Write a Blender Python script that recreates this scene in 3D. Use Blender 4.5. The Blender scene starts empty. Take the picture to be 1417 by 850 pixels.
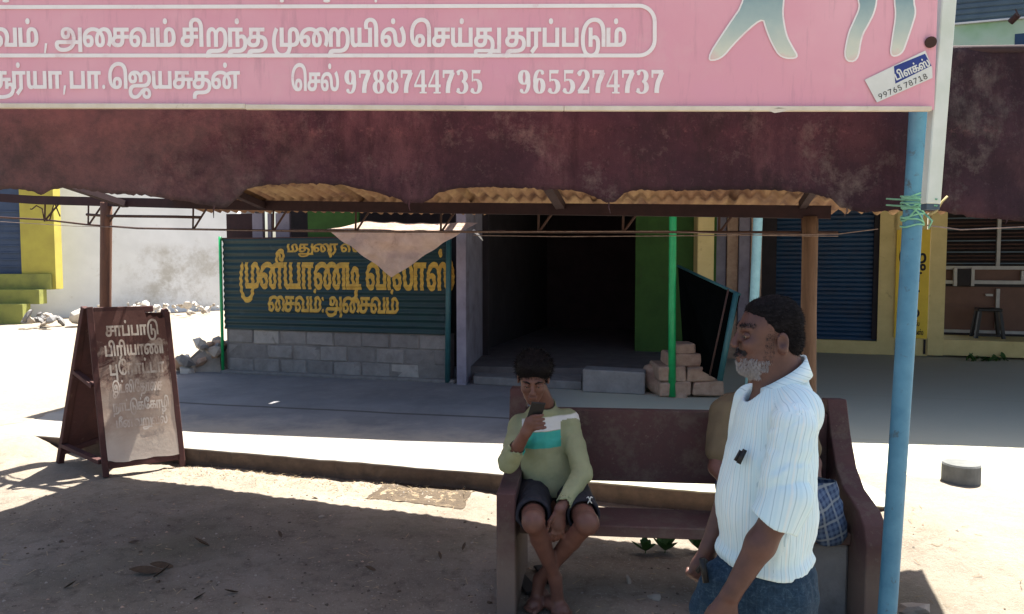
import bpy, bmesh, math, random
import numpy as np
from mathutils import Vector, Matrix, noise as mnoise
random.seed(7); rng = np.random.default_rng(7)
sc = bpy.context.scene
PI = math.pi
# ------------------------------------------------------------------ camera, world, sun, exposure
F = 1080.0; PITCH = math.radians(3.44); CAMZ = 1.70
cd = bpy.data.cameras.new('camera'); cam = bpy.data.objects.new('camera', cd); sc.collection.objects.link(cam)
cd.sensor_width = 36; cd.lens = 36*F/1417; cd.clip_start = 0.05; cd.clip_end = 2000
cam.location = (0, 0, CAMZ); cam.rotation_euler = (PI/2-PITCH, 0, 0); sc.camera = cam
SUN = Vector((0.235, 0.33, 0.915)).normalized()
elev = math.asin(SUN.z); azim = math.atan2(SUN.x, SUN.y)
w = bpy.data.worlds.new('World'); sc.world = w; w.use_nodes = True
nt = w.node_tree; bg = nt.nodes['Background']; sky = nt.nodes.new('ShaderNodeTexSky')
sky.sky_type = 'NISHITA'; sky.sun_disc = False; sky.sun_elevation = elev; sky.sun_rotation = azim
sky.air_density = 1.0; sky.dust_density = 2.5; sky.ozone_density = 1.0
nt.links.new(sky.outputs[0], bg.inputs[0]); bg.inputs[1].default_value = 0.06
sd = bpy.data.lights.new('sun', 'SUN'); sd.energy = 5.0; sd.angle = math.radians(0.53); sd.color = (1, .95, .87)
sun = bpy.data.objects.new('sun', sd); sc.collection.objects.link(sun); sun.rotation_euler = SUN.to_track_quat('Z', 'Y').to_euler()
sc.view_settings.view_transform = 'Standard'; sc.view_settings.look = 'None'; sc.view_settings.gamma = 1
sc.view_settings.use_curve_mapping = False; sc.view_settings.exposure = 2.05
sc.render.engine = 'CYCLES'; sc.cycles.max_bounces = 8; sc.cycles.diffuse_bounces = 5
# ------------------------------------------------------------------ measuring helpers
def ray(px, py):
    x = (px-708.5)/F; a = -(py-425)/F
    c, s = math.cos(PITCH), math.sin(PITCH)
    return Vector((x, c+a*s, -s+a*c))
def P(px, py, Y):                      # a point at distance Y in front of the viewpoint
    r = ray(px, py); r = r*(Y/r.y); return Vector((r.x, r.y, r.z+CAMZ))
def G(px, py, z=0.0):                  # a point on the level z
    r = ray(px, py); t = (z-CAMZ)/r.z; return Vector((r.x*t, r.y*t, z))
class Plane:                           # upright plane through o, turned by ang (its right end nearer for ang > 0)
    def __init__(s, ox, oy, ang):
        a = math.radians(ang); s.o = Vector((ox, oy, 0)); s.u = Vector((math.cos(a), -math.sin(a), 0)); s.v = Vector((math.sin(a), math.cos(a), 0)); s.ang = ang
    def uz(s, px, py, v=0.0):
        r = ray(px, py); o = s.o+s.v*v
        t = (o.dot(s.v))/(r.dot(s.v)); p = r*t
        return (p-s.o).dot(s.u), p.z+CAMZ
    def w(s, u, v, z): return s.o+s.u*u+s.v*v+Vector((0, 0, z))
# ------------------------------------------------------------------ object helpers
col = sc.collection
def link(name, me, parent=None, mat=None):
    o = bpy.data.objects.new(name, me); col.objects.link(o)
    if parent: o.parent = parent
    if mat:
        for m in (mat if isinstance(mat, (list, tuple)) else [mat]): me.materials.append(m)
    return o
def thing(name, label, cat, loc=(0, 0, 0), rz=0, group=None):
    o = bpy.data.objects.new(name, None); col.objects.link(o); o.location = loc; o.rotation_euler = (0, 0, rz)
    o.empty_display_size = .1
    return tag(o, label, cat, group)
def tag(o, label, cat, group=None):
    o['label'] = label; o['category'] = cat
    if group: o['group'] = group
    return o
def struct(o): o['kind'] = 'structure'; return o
def stuff(o): o['kind'] = 'stuff'; return o
class MB:                              # collects vertices and faces of one mesh
    def __init__(s): s.v = []; s.f = []; s.mi = []
    def add(s, vs, fs, mi=0):
        n = len(s.v); s.v += [tuple(p) for p in vs]; s.f += [tuple(i+n for i in f) for f in fs]; s.mi += [mi]*len(fs); return s
    def hexa(s, c, mi=0):              # c: 8 corners, bottom ring then top ring
        return s.add(c, [(3, 2, 1, 0), (4, 5, 6, 7), (0, 1, 5, 4), (1, 2, 6, 5), (2, 3, 7, 6), (3, 0, 4, 7)], mi)
    def box(s, x0, x1, y0, y1, z0, z1, mi=0, fr=None):
        c = [(x0, y0, z0), (x1, y0, z0), (x1, y1, z0), (x0, y1, z0), (x0, y0, z1), (x1, y0, z1), (x1, y1, z1), (x0, y1, z1)]
        if fr: c = [fr(*p) for p in c]
        return s.hexa(c, mi)
    def tube(s, pts, r, n=10, caps=True, mi=0, sx=1.0):
        pts = [Vector(p) for p in pts]; rr = r if isinstance(r, (list, tuple)) else [r]*len(pts)
        base = len(s.v); up = None; vs = []
        for i, p in enumerate(pts):
            d = (pts[min(i+1, len(pts)-1)]-pts[max(i-1, 0)]).normalized()
            if up is None:
                up = Vector((0, 0, 1)) if abs(d.z) < .9 else Vector((0, 1, 0))
            a = d.cross(up).normalized(); b = a.cross(d).normalized(); up = b
            for k in range(n):
                t = 2*PI*k/n; vs.append(p+a*(math.cos(t)*rr[i]*sx)+b*(math.sin(t)*rr[i]))
        fs = [(i*n+k, i*n+(k+1) % n, (i+1)*n+(k+1) % n, (i+1)*n+k) for i in range(len(pts)-1) for k in range(n)]
        if caps: fs += [tuple(range(n))[::-1], tuple((len(pts)-1)*n+k for k in range(n))]
        return s.add(vs, fs, mi)
    def bar(s, a, b, w_, h_, mi=0):    # square bar between two points
        a, b = Vector(a), Vector(b); d = (b-a).normalized(); up = Vector((0, 0, 1)) if abs(d.z) < .95 else Vector((0, 1, 0))
        x = d.cross(up).normalized()*(w_/2); y = x.cross(d).normalized()*(h_/2)
        return s.hexa([a-x-y, a+x-y, a+x+y, a-x+y, b-x-y, b+x-y, b+x+y, b-x+y], mi)
    def build(s, name, mat, parent=None, smooth=False, bevel=0):
        me = bpy.data.meshes.new(name); me.from_pydata(s.v, [], s.f)
        if any(s.mi): me.polygons.foreach_set('material_index', s.mi)
        bm = bmesh.new(); bm.from_mesh(me); bmesh.ops.recalc_face_normals(bm, faces=bm.faces)
        if bevel: bmesh.ops.bevel(bm, geom=bm.edges[:], offset=bevel, segments=1, affect='EDGES', profile=.5)
        bm.to_mesh(me); bm.free()
        if smooth: me.shade_smooth()
        return link(name, me, parent, mat)
def frm(pl): return lambda u, v, z: pl.w(u, v, z)
def rough_box(name, mat, parent, fr, x0, x1, y0, y1, z0, z1, j=.006, bev=.008):   # a worn block with uneven faces
    m = MB(); c = [(x0, y0, z0), (x1, y0, z0), (x1, y1, z0), (x0, y1, z0), (x0, y0, z1), (x1, y0, z1), (x1, y1, z1), (x0, y1, z1)]
    c = [fr(*(a+random.uniform(-j, j) for a in p)) for p in c]; m.hexa(c)
    return m.build(name, mat, parent, bevel=bev)
# ------------------------------------------------------------------ materials
class NT:
    def __init__(s, name):
        s.m = bpy.data.materials.new(name); s.m.use_nodes = True; s.t = s.m.node_tree; s.b = s.t.nodes['Principled BSDF']
        s.out = s.t.nodes['Material Output']; s.co = None
    def n(s, ty, **kw):
        x = s.t.nodes.new(ty)
        for k, v in kw.items(): setattr(x, k, v)
        return x
    def l(s, a, b): s.t.links.new(a, b)
    def coord(s, kind='Object', scale=(1, 1, 1), rot=(0, 0, 0)):
        if kind.startswith('@'): c = s.n('ShaderNodeAttribute', attribute_name=kind[1:]).outputs['Vector']
        elif kind == 'World': c = s.n('ShaderNodeNewGeometry').outputs['Position']
        else: c = s.n('ShaderNodeTexCoord').outputs[kind]
        mp = s.n('ShaderNodeMapping'); mp.inputs['Scale'].default_value = scale; mp.inputs['Rotation'].default_value = rot
        s.l(c, mp.inputs[0]); return mp.outputs[0]
    def noise(s, vec, scale, detail=5, rough=.6, dist=0):
        x = s.n('ShaderNodeTexNoise'); s.l(vec, x.inputs['Vector']); x.inputs['Scale'].default_value = scale
        x.inputs['Detail'].default_value = detail; x.inputs['Roughness'].default_value = rough; x.inputs['Distortion'].default_value = dist
        return x.outputs['Fac']
    def ramp(s, fac, stops, interp='LINEAR'):
        r = s.n('ShaderNodeValToRGB'); r.color_ramp.interpolation = interp; e = r.color_ramp.elements
        while len(e) < len(stops): e.new(.5)
        for q, (p, c) in zip(e, stops):
            q.position = p; q.color = (c, c, c, 1) if isinstance(c, (int, float)) else (*c, 1)
        s.l(fac, r.inputs[0]); return r.outputs[0]
    def mix(s, fac, a, b, mode='MIX'):
        x = s.n('ShaderNodeMix', data_type='RGBA', blend_type=mode)
        for sock, v in ((x.inputs[0], fac), (x.inputs[6], a), (x.inputs[7], b)):
            if isinstance(v, (int, float)): sock.default_value = v
            elif isinstance(v, tuple): sock.default_value = (*v, 1)
            else: s.l(v, sock)
        return x.outputs[2]
    def math(s, op, a, b=0.0, c=0.0):
        x = s.n('ShaderNodeMath', operation=op)
        for i, v in enumerate((a, b, c)):
            if isinstance(v, (int, float)): x.inputs[i].default_value = v
            else: s.l(v, x.inputs[i])
        return x.outputs[0]
    def sep(s, vec): x = s.n('ShaderNodeSeparateXYZ'); s.l(vec, x.inputs[0]); return x.outputs
    def bump(s, h, strength=.3, dist=.01):
        x = s.n('ShaderNodeBump'); x.inputs['Strength'].default_value = strength; x.inputs['Distance'].default_value = dist
        s.l(h, x.inputs['Height']); s.l(x.outputs[0], s.b.inputs['Normal']); return x
    def done(s, color=None, rough=.8, spec=.3, metal=0):
        if color is not None:
            if isinstance(color, tuple): s.b.inputs['Base Color'].default_value = (*color, 1)
            else: s.l(color, s.b.inputs['Base Color'])
        if isinstance(rough, (int, float)): s.b.inputs['Roughness'].default_value = rough
        else: s.l(rough, s.b.inputs['Roughness'])
        s.b.inputs['Specular IOR Level'].default_value = spec; s.b.inputs['Metallic'].default_value = metal
        return s.m
def mat(name, c1, c2=None, scale=6, rough=.8, bump=.25, bscale=40, bd=.004, spec=.25, kind='World', stretch=(1, 1, 1), dirt=None, dscale=3, dlo=.5, dhi=.7, metal=0):
    t = NT(name); v = t.coord(kind, stretch)
    c2 = c2 or tuple(x*.7 for x in c1)
    c = t.ramp(t.noise(v, scale, 6, .65), [(.3, c1), (.72, c2)])
    if dirt: c = t.mix(t.ramp(t.noise(v, dscale, 7, .7, .4), [(dlo, 0.), (dhi, 1.)]), c, dirt)
    if bump: t.bump(t.noise(v, bscale, 6, .7), bump, bd)
    return t.done(c, rough, spec, metal)
M = {}
M['white_paint'] = mat('white_paint', (.74, .76, .72), (.62, .64, .58), 5, .55, .1, dirt=(.3, .27, .2), dlo=.62, dhi=.85)
M['pole_blue'] = mat('pole_blue', (.10, .27, .38), (.06, .19, .29), 9, .5, .3, 50, .002, .3, dirt=(.07, .08, .08), dscale=16, dlo=.60, dhi=.72)
M['rust'] = mat('rust', (.042, .022, .024), (.026, .016, .019), 14, .85, .4, 80, .003)
M['dark_iron'] = mat('dark_iron', (.045, .03, .028), (.08, .04, .03), 20, .8, .3, 80, .002)
M['wood_post'] = mat('wood_post', (.19, .115, .07), (.10, .058, .036), 9, .75, .4, 30, .004, stretch=(3, 3, .35), dirt=(.06, .035, .02), dscale=5, dlo=.55, dhi=.75)
M['wire'] = mat('wire', (.32, .25, .22), (.12, .08, .07), 20, .5, 0)
M['rope'] = mat('rope', (.25, .55, .36), (.16, .40, .27), 60, .7, .3, 200, .001)
M['grey_block'] = mat('grey_block', (.26, .255, .245), (.18, .175, .17), 7, .95, .8, 60, .008, dirt=(.15, .14, .13), dscale=4, dlo=.52, dhi=.72)
M['grey_block_dark'] = mat('grey_block_dark', (.21, .205, .20), (.14, .135, .13), 9, .95, .8, 60, .008)
M['mortar'] = mat('mortar', (.20, .195, .185), (.13, .125, .12), 12, .95, .5, 60, .006)
M['concrete'] = mat('concrete', (.38, .375, .35), (.27, .265, .25), 4, .9, .5, 60, .003, dirt=(.16, .15, .14), dlo=.6, dhi=.8)
M['laterite'] = mat('laterite', (.42, .30, .22), (.28, .185, .13), 14, .95, .7, 50, .006)
M['lavender_wall'] = mat('lavender_wall', (.26, .25, .30), (.16, .15, .19), 3, .9, .3, 40, dirt=(.12, .10, .11), dlo=.55, dhi=.8)
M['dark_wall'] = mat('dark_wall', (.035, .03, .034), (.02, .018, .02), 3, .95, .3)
M['green_wall'] = mat('green_wall', (.042, .11, .024), (.028, .075, .018), 4, .8, .3, dirt=(.05, .045, .02), dlo=.6, dhi=.8)
M['green_pole'] = mat('green_pole', (.015, .36, .11), (.01, .27, .08), 15, .4, .1, 60, .002, .4)
M['teal_pipe'] = mat('teal_pipe', (.03, .12, .13), (.02, .08, .09), 15, .45, .2, 60, .002, .4)
M['pale_pipe'] = mat('pale_pipe', (.28, .50, .52), (.20, .38, .41), 15, .5, .2, 60, .002)
M['cream'] = mat('cream', (.66, .55, .25), (.54, .44, .19), 4, .7, .2, 40, dirt=(.20, .14, .06), dscale=5, dlo=.62, dhi=.8)
M['yellow_board'] = mat('yellow_board', (.74, .54, .06), (.62, .43, .05), 4, .6, .1)
M['black_paint'] = mat('black_paint', (.012, .01, .012), (.02, .016, .016), 20, .6, .05)
M['yellow_wall'] = mat('yellow_wall', (.42, .37, .07), (.33, .28, .06), 2, .8, .2)
M['lime_wall'] = mat('lime_wall', (.26, .27, .07), (.19, .20, .055), 3, .85, .3, dirt=(.16, .16, .06), dlo=.5, dhi=.75)
M['navy_door'] = mat('navy_door', (.05, .075, .13), (.035, .055, .10), 3, .6, .1)
M['shutter_blue'] = mat('shutter_blue', (.012, .052, .115), (.009, .036, .085), 3, .5, .1, spec=.35, dirt=(.03, .04, .06), dlo=.5, dhi=.8)
M['shutter_grey'] = mat('shutter_grey', (.09, .13, .16), (.06, .09, .12), 3, .5, .1)
M['brown_laminate'] = mat('brown_laminate', (.15, .083, .06), (.11, .06, .043), 3, .55, .05, kind='World')
M['alu'] = mat('alu', (.42, .42, .40), (.30, .30, .29), 8, .45, .05)
M['black_plastic'] = mat('black_plastic', (.012, .012, .013), (.02, .02, .02), 10, .4, .05)
M['skin_dark'] = mat('skin_dark', (.165, .070, .045), (.115, .048, .032), 14, .55, .25, 160, .0012, .35, kind='Object')
M['skin_boy'] = mat('skin_boy', (.115, .045, .032), (.08, .032, .024), 14, .55, .2, 160, .0012, .35, kind='Object')
M['hair_black'] = mat('hair_black', (.005, .0045, .005), (.010, .008, .008), 40, .75, 0, spec=.15)
M['hair_grey'] = mat('hair_grey', (.05, .047, .05), (.02, .018, .02), 25, .7, 0, spec=.2)
M['beard_white'] = mat('beard_white', (.42, .40, .39), (.26, .245, .24), 18, .6, 0, spec=.4)
M['eye_white'] = mat('eye_white', (.55, .48, .44), (.5, .42, .38), 5, .25, 0)
M['iris'] = mat('iris', (.012, .008, .006), (.01, .007, .006), 5, .15, 0, spec=.6)
M['lip'] = mat('lip', (.10, .035, .03), (.08, .028, .025), 5, .5, 0)
M['khaki'] = mat('khaki', (.145, .115, .07), (.105, .082, .05), 6, .9, .4, 60, .003, kind='Object')
M['green_leaf'] = mat('green_leaf', (.055, .13, .03), (.035, .08, .02), 20, .55, .2, 60, .002)
M['dry_leaf'] = mat('dry_leaf', (.10, .07, .045), (.05, .035, .025), 20, .85, .3, 60, .002)
M['stone'] = mat('stone', (.33, .29, .24), (.22, .19, .16), 9, .95, .7, 50, .006)
M['white_stone'] = mat('white_stone', (.55, .52, .47), (.36, .33, .29), 9, .95, .7, 50, .006)
# ------------------------------------------------------------------ letter outlines (advance | contours; * marks an off-curve point)
GLYPH = {
't48': '290|70,-3 52,-3* 25,11* 10,40* 10,60 10,86* 36,124* 85,144* 118,144 134,144* 161,140* 184,131* 196,124 202,119 221,106* 243,71* 243,48 243,31* 231,9* 208,-3* 191,-3 173,-3* 150,10* 138,34* 138,49 138,62* 145,86* 159,107* 168,116 174,122 188,134* 220,144* 238,144 266,144* 302,124* 318,91* 318,71 318,55* 311,28* 301,5* 296,-3 261,15 267,25* 276,49* 276,67 276,82* 265,103* 247,115* 234,115 223,115* 208,108* 200,101 193,96* 182,80* 176,61* 176,49 176,36* 184,25* 190,25 196,25* 202,32* 204,43* 204,49 204,64* 189,91* 174,100 163,108* 136,115* 119,115 98,115* 69,102* 51,81* 49,69 49,67* 48,62* 48,57 48,46* 53,32* 62,26* 69,26 74,26* 81,30* 85,37* 85,43 85,51* 76,60* 68,60 58,60* 43,49* 35,41 29,66 39,75* 63,88* 79,88 100,88* 125,65* 125,44 125,29* 113,8* 89,-3*',
't20': '181|76,-3 55,-3* 25,7* 9,27* 9,42 9,55* 26,76* 63,88* 93,88 196,88 196,60 87,60 78,60* 64,59* 59,56 55,54* 51,47* 51,43 51,34* 65,27* 77,27 87,27* 100,32* 108,47* 108,60 108,112 72,112 72,76 34,72 34,141 196,141 196,112 149,112 149,61 149,44* 141,22* 134,15 124,5* 95,-3*',
't36': '261|70,-3 52,-3* 25,11* 10,40* 10,61 10,88* 35,125* 77,144* 104,144 127,144* 160,133* 181,112* 191,86* 191,71 191,60* 187,39* 183,30 231,30 231,141 273,141 273,0 140,0 138,22 143,31* 149,53* 149,66 149,81* 137,103* 116,115* 101,115 84,115* 61,100* 48,74* 48,58 48,47* 53,32* 62,26* 69,26 74,26* 81,30* 85,37* 85,43 85,51* 76,60* 68,60 58,60* 42,49* 35,41 29,66 39,75* 63,88* 79,88 100,88* 125,65* 125,44 125,29* 113,8* 89,-3*',
't88': '214|158,144 182,144* 213,124* 227,90* 227,68 227,48* 217,23* 207,15 200,9* 183,3* 160,0* 143,0 18,0 18,141 61,141 61,30 103,30 103,88 103,104* 110,124* 117,131 125,138* 145,144*|161,115 158,115* 152,113* 150,110 147,107* 145,98* 145,87 145,30 152,30 164,30* 178,37* 185,54* 185,68 185,82* 180,103* 170,115*|119,165 109,165* 96,177* 96,187 96,197* 109,209* 119,209 129,209* 141,197* 141,187 141,177* 129,165*',
'i1375': '70|14,-46 25,27 52,27 32,-46',
't6': '280|91,-37 64,-37* 25,-23* 6,1* 6,16 6,25* 12,37* 19,42 23,45* 34,48* 49,49* 59,49 255,49 254,20 61,20 58,20* 54,20* 51,19* 50,18 47,16* 47,12 47,3* 70,-7* 95,-7 97,-7 123,-7* 158,4* 180,23* 185,35 185,43 186,47* 187,56* 187,60 187,74* 179,97* 162,114* 148,116 146,117* 139,117* 136,117 129,117* 117,114* 110,107* 110,100 110,93* 118,85* 125,85 131,85* 140,92* 140,102 140,111* 131,126* 125,133 152,140 157,135* 166,123* 171,107* 171,97 171,89* 167,75* 156,63* 137,56* 122,56 109,56* 86,65* 72,84* 72,98 72,114* 89,135* 118,144* 136,144 159,144* 193,131* 216,107* 227,77* 227,61 227,56* 226,46* 225,41 225,32 217,10* 181,-21* 129,-37* 96,-37|251,-38 251,141 293,141 293,-38',
't42': '66|-20,213 0,213* 30,201* 39,192 46,185* 55,167* 61,139* 61,117 61,0 18,0 18,108 18,125* 17,150* 10,169* 4,175 0,179* -12,184* -20,184 -30,184* -42,176* -47,165* -47,158 -47,151* -44,137* -39,129 -81,129 -84,135* -88,151* -88,158 -88,173* -76,194* -56,207* -32,213*',
't32': '217|167,144 190,144* 222,124* 238,86* 238,60 238,29* 222,-10* 208,-22 197,-30* 171,-40* 139,-44* 118,-44 88,-44 75,-44* 63,-46* 58,-49 55,-52* 50,-60* 50,-68 50,-71* 51,-76* 51,-78 10,-80 9,-75* 8,-64* 8,-58 8,-47* 18,-30* 25,-24 31,-21* 43,-16* 61,-14* 75,-14 114,-14 135,-14* 166,-8* 186,8* 196,36* 196,59 196,79* 188,103* 173,115* 164,115 158,115* 149,112* 146,108 141,103* 138,88* 138,76 138,0 95,0 95,75 95,89* 94,104* 90,109 88,112* 83,115* 78,115 74,115* 67,112* 65,109 62,104* 60,89* 60,76 60,0 18,0 18,80 18,94* 22,113* 30,127* 36,132 43,138* 62,144* 73,144 86,144* 105,137* 118,122* 125,110 110,112 117,122* 132,136* 153,144*',
't85': '197|165,91 182,91* 206,77* 219,51* 219,32 219,10* 204,-19* 191,-27 182,-33* 161,-41* 134,-44* 116,-44 89,-44 75,-44* 63,-46* 59,-49 55,-52* 51,-60* 51,-68 51,-71* 52,-76* 52,-78 10,-80 10,-75* 9,-64* 9,-58 9,-47* 18,-30* 26,-24 31,-21* 44,-16* 62,-14* 76,-14 110,-14 127,-14* 148,-11* 162,-5* 167,0 172,4* 177,20* 177,31 177,41* 172,55* 162,62* 154,62 148,62* 137,58* 133,54 131,83 138,87* 154,91*|18,0 18,141 172,141 172,112 137,112 137,0 95,0 95,112 61,112 61,0|114,165 104,165* 91,177* 91,187 91,197* 104,209* 114,209 124,209* 136,197* 136,187 136,177* 124,165*',
't25': '206|76,-3 55,-3* 25,7* 9,27* 9,42 9,55* 26,76* 63,88* 93,88 138,88 164,88* 204,76* 226,48* 226,24 226,6* 211,-19* 198,-27 189,-33* 164,-40* 133,-44* 114,-44 90,-44 76,-44* 64,-46* 60,-49 56,-52* 52,-60* 52,-68 52,-71* 52,-76* 52,-78 11,-80 10,-75* 9,-64* 9,-58 9,-47* 19,-30* 27,-24 32,-21* 44,-16* 63,-14* 76,-14 105,-14 123,-14* 150,-12* 169,-5* 175,0 180,5* 185,18* 185,27 185,37* 177,50* 163,57* 146,60* 137,60 87,60 78,60* 64,59* 59,56 55,54* 51,47* 51,43 51,34* 65,27* 77,27 87,27* 100,32* 108,47* 108,60 108,112 72,112 72,76 34,72 34,141 196,141 196,112 149,112 149,61 149,44* 141,22* 134,15 124,5* 96,-3*',
't134': '283|119,-76 91,-76* 51,-59* 25,-28* 13,12* 13,34 13,38 13,58* 23,97* 39,131* 48,144 81,126 67,104* 53,58* 53,35 53,32 53,16* 59,-12* 75,-34* 101,-46* 120,-46 140,-46* 165,-32* 178,-7* 179,9 221,7 218,-21* 191,-58* 148,-76*|234,144 258,144* 289,124* 303,90* 303,68 303,48* 293,23* 283,15 276,9* 259,3* 236,0* 219,0 94,0 94,141 137,141 137,30 179,30 179,88 179,104* 186,124* 193,131 201,138* 221,144*|237,115 234,115* 228,113* 226,110 223,107* 221,98* 221,87 221,30 228,30 240,30* 254,37* 261,54* 261,68 261,82* 256,103* 246,115*',
't30': '241|93,0 93,141 135,141 135,30 203,30 203,141 245,141 245,0|64,-3 53,-3* 38,3* 32,9 28,13* 21,24* 18,41* 18,53 18,141 60,141 60,55 60,46* 62,34* 65,31 67,29* 73,26* 77,26 85,26* 95,35* 99,41 99,11 93,5* 76,-3*',
't92': '253|70,-3 52,-3* 25,11* 10,40* 10,61 10,81* 25,113* 51,134* 86,144* 105,144 124,144* 151,137* 161,128 169,122* 179,104* 185,78* 186,59 186,53* 188,42* 192,34* 195,32 198,29* 205,27* 210,27 217,27* 227,33* 233,49* 233,63 233,75* 227,99* 215,122* 207,133 242,153 259,132* 275,89* 275,65 275,46* 261,15* 232,-3* 208,-3 195,-3* 174,2* 166,8 156,15* 145,40* 144,58 143,67* 141,83* 137,96* 133,101 128,108* 113,115* 102,115 86,115* 62,101* 48,75* 48,58 48,47* 53,32* 62,26* 69,26 74,26* 81,30* 85,37* 85,43 85,51* 76,60* 67,60 58,60* 42,49* 35,41 29,66 39,75* 63,88* 79,88 100,88* 125,65* 125,44 125,29* 113,8* 89,-3*|144,165 134,165* 121,177* 121,187 121,197* 134,209* 144,209 154,209* 166,197* 166,187 166,177* 154,165*',
't46': '225|104,-3 82,-3* 48,11* 24,37* 12,73* 12,96 12,123* 31,166* 64,196* 109,213* 135,213 154,213* 188,204* 201,194 212,186* 226,164* 233,131* 233,107 233,0 191,0 191,93 191,109* 189,137* 182,160* 175,167 168,175* 147,182* 133,182 118,182* 89,172* 66,151* 53,117* 53,94 53,78* 57,55* 66,38* 76,28* 83,26 92,27 96,26* 104,25* 109,25 121,25* 131,38* 131,47 131,55* 123,67* 114,67 107,67* 97,57* 97,47 97,38* 104,22* 108,18 74,20 71,24* 65,40* 65,50 65,63* 76,83* 99,95* 117,95 135,95* 159,82* 170,60* 170,48 170,31* 154,9* 125,-3*',
't89': '241|93,0 93,141 135,141 135,30 203,30 203,141 245,141 245,0|64,-3 53,-3* 38,3* 32,9 28,13* 21,24* 18,41* 18,53 18,141 60,141 60,55 60,46* 62,34* 65,31 67,29* 73,26* 77,26 85,26* 95,35* 99,41 99,11 93,5* 76,-3*|132,165 122,165* 109,177* 109,187 109,197* 122,209* 132,209 141,209* 154,197* 154,187 154,177* 141,165*',
't122': '273|76,-3 55,-3* 25,7* 9,27* 9,42 9,55* 26,76* 63,88* 93,88 140,88 155,88* 184,81* 210,65* 225,37* 225,15 225,2* 218,-20* 212,-30 212,-36 201,-50* 167,-70* 121,-80* 91,-80 86,-80 62,-80* 27,-71* 7,-53* 7,-39 7,-33* 12,-23* 16,-20 21,-17* 34,-14* 46,-14 264,-14 283,-44 187,-44 172,-40 51,-40 48,-40* 45,-41* 45,-44 45,-48* 64,-53* 84,-53 94,-53 112,-53* 140,-49* 161,-41* 169,-34 171,-27 175,-20* 181,-8* 184,6* 184,15 184,31* 171,51* 147,60* 131,60 87,60 78,60* 64,59* 59,56 55,54* 51,47* 51,43 51,34* 65,27* 77,27 87,27* 100,32* 108,47* 108,60 108,112 72,112 72,75 34,72 34,141 196,141 196,112 149,112 149,61 149,44* 141,22* 134,15 124,5* 96,-3*|251,-44 251,141 293,141 293,-44',
't31': '160|83,-53 56,-29 97,9 97,112 61,112 61,0 18,0 18,141 173,141 173,112 139,112 139,0',
't87': '194|18,0 18,141 61,141 61,30 150,30 150,141 192,141 192,0|105,165 96,165* 83,177* 83,187 83,197* 96,209* 105,209 115,209* 128,197* 128,187 128,177* 115,165*',
't28': '194|18,0 18,141 61,141 61,30 150,30 150,141 192,141 192,0',
't116': '254|121,-79 91,-79* 51,-58* 26,-23* 14,25* 14,52 14,56 14,83* 26,131* 49,170* 83,197* 128,213* 157,213 178,213* 214,204* 228,195 239,188* 255,170* 267,144* 272,109* 272,85 272,0 230,0 230,79 230,97* 226,129* 216,156* 207,165 198,173* 173,182* 156,182 138,182* 107,172* 82,150* 64,119* 55,78* 55,52 55,21* 66,-19* 84,-41* 108,-49* 121,-49 136,-49* 157,-39* 168,-22* 173,1* 173,14 173,29* 168,47* 157,56* 150,56 143,56* 132,50* 127,45 124,74 131,79* 150,85* 159,85 176,85* 202,69* 216,38* 216,14 216,-10* 202,-45* 177,-67* 143,-79*|94,0 94,141 136,141 136,0',
't109': '299|305,50 322,50* 342,36* 351,15* 351,3 351,-16* 334,-45* 305,-64* 265,-75* 220,-80* 197,-80 182,-80 139,-80* 72,-63* 50,-44 31,-29* 13,12* 13,37 13,42 13,62* 22,98* 38,131* 47,144 80,125 71,112* 59,84* 53,58* 53,46 53,42 53,20* 69,-14* 102,-38* 151,-50* 184,-50 194,-50 209,-50* 243,-47* 273,-40* 297,-29* 312,-10* 312,2 312,12* 303,21* 295,21 289,21* 279,17* 274,14 272,41 278,45* 296,50*|143,-3 123,-3* 93,7* 77,27* 77,42 77,55* 93,76* 130,88* 160,88 308,88 308,60 155,60 145,60* 131,59* 127,56 122,54* 118,47* 118,43 118,34* 133,27* 145,27 154,27* 168,32* 175,47* 175,60 175,112 140,112 140,76 102,72 102,141 264,141 264,112 216,112 216,61 216,44* 209,22* 201,15 192,5* 163,-3*|240,0 240,69 279,67 279,0',
't90': '160|83,-53 56,-29 97,9 97,112 61,112 61,0 18,0 18,141 173,141 173,112 139,112 139,0|89,165 79,165* 66,177* 66,187 66,197* 79,209* 89,209 99,209* 111,197* 111,187 111,177* 99,165*',
't41': '160|18,0 18,141 173,141 173,112 139,112 139,0 97,0 97,112 61,112 61,0',
'i1376': '70|36,-2 29,-2* 18,8* 18,16 18,23* 29,33* 36,33 43,33* 53,23* 53,16 53,8* 43,-2*',
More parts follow.
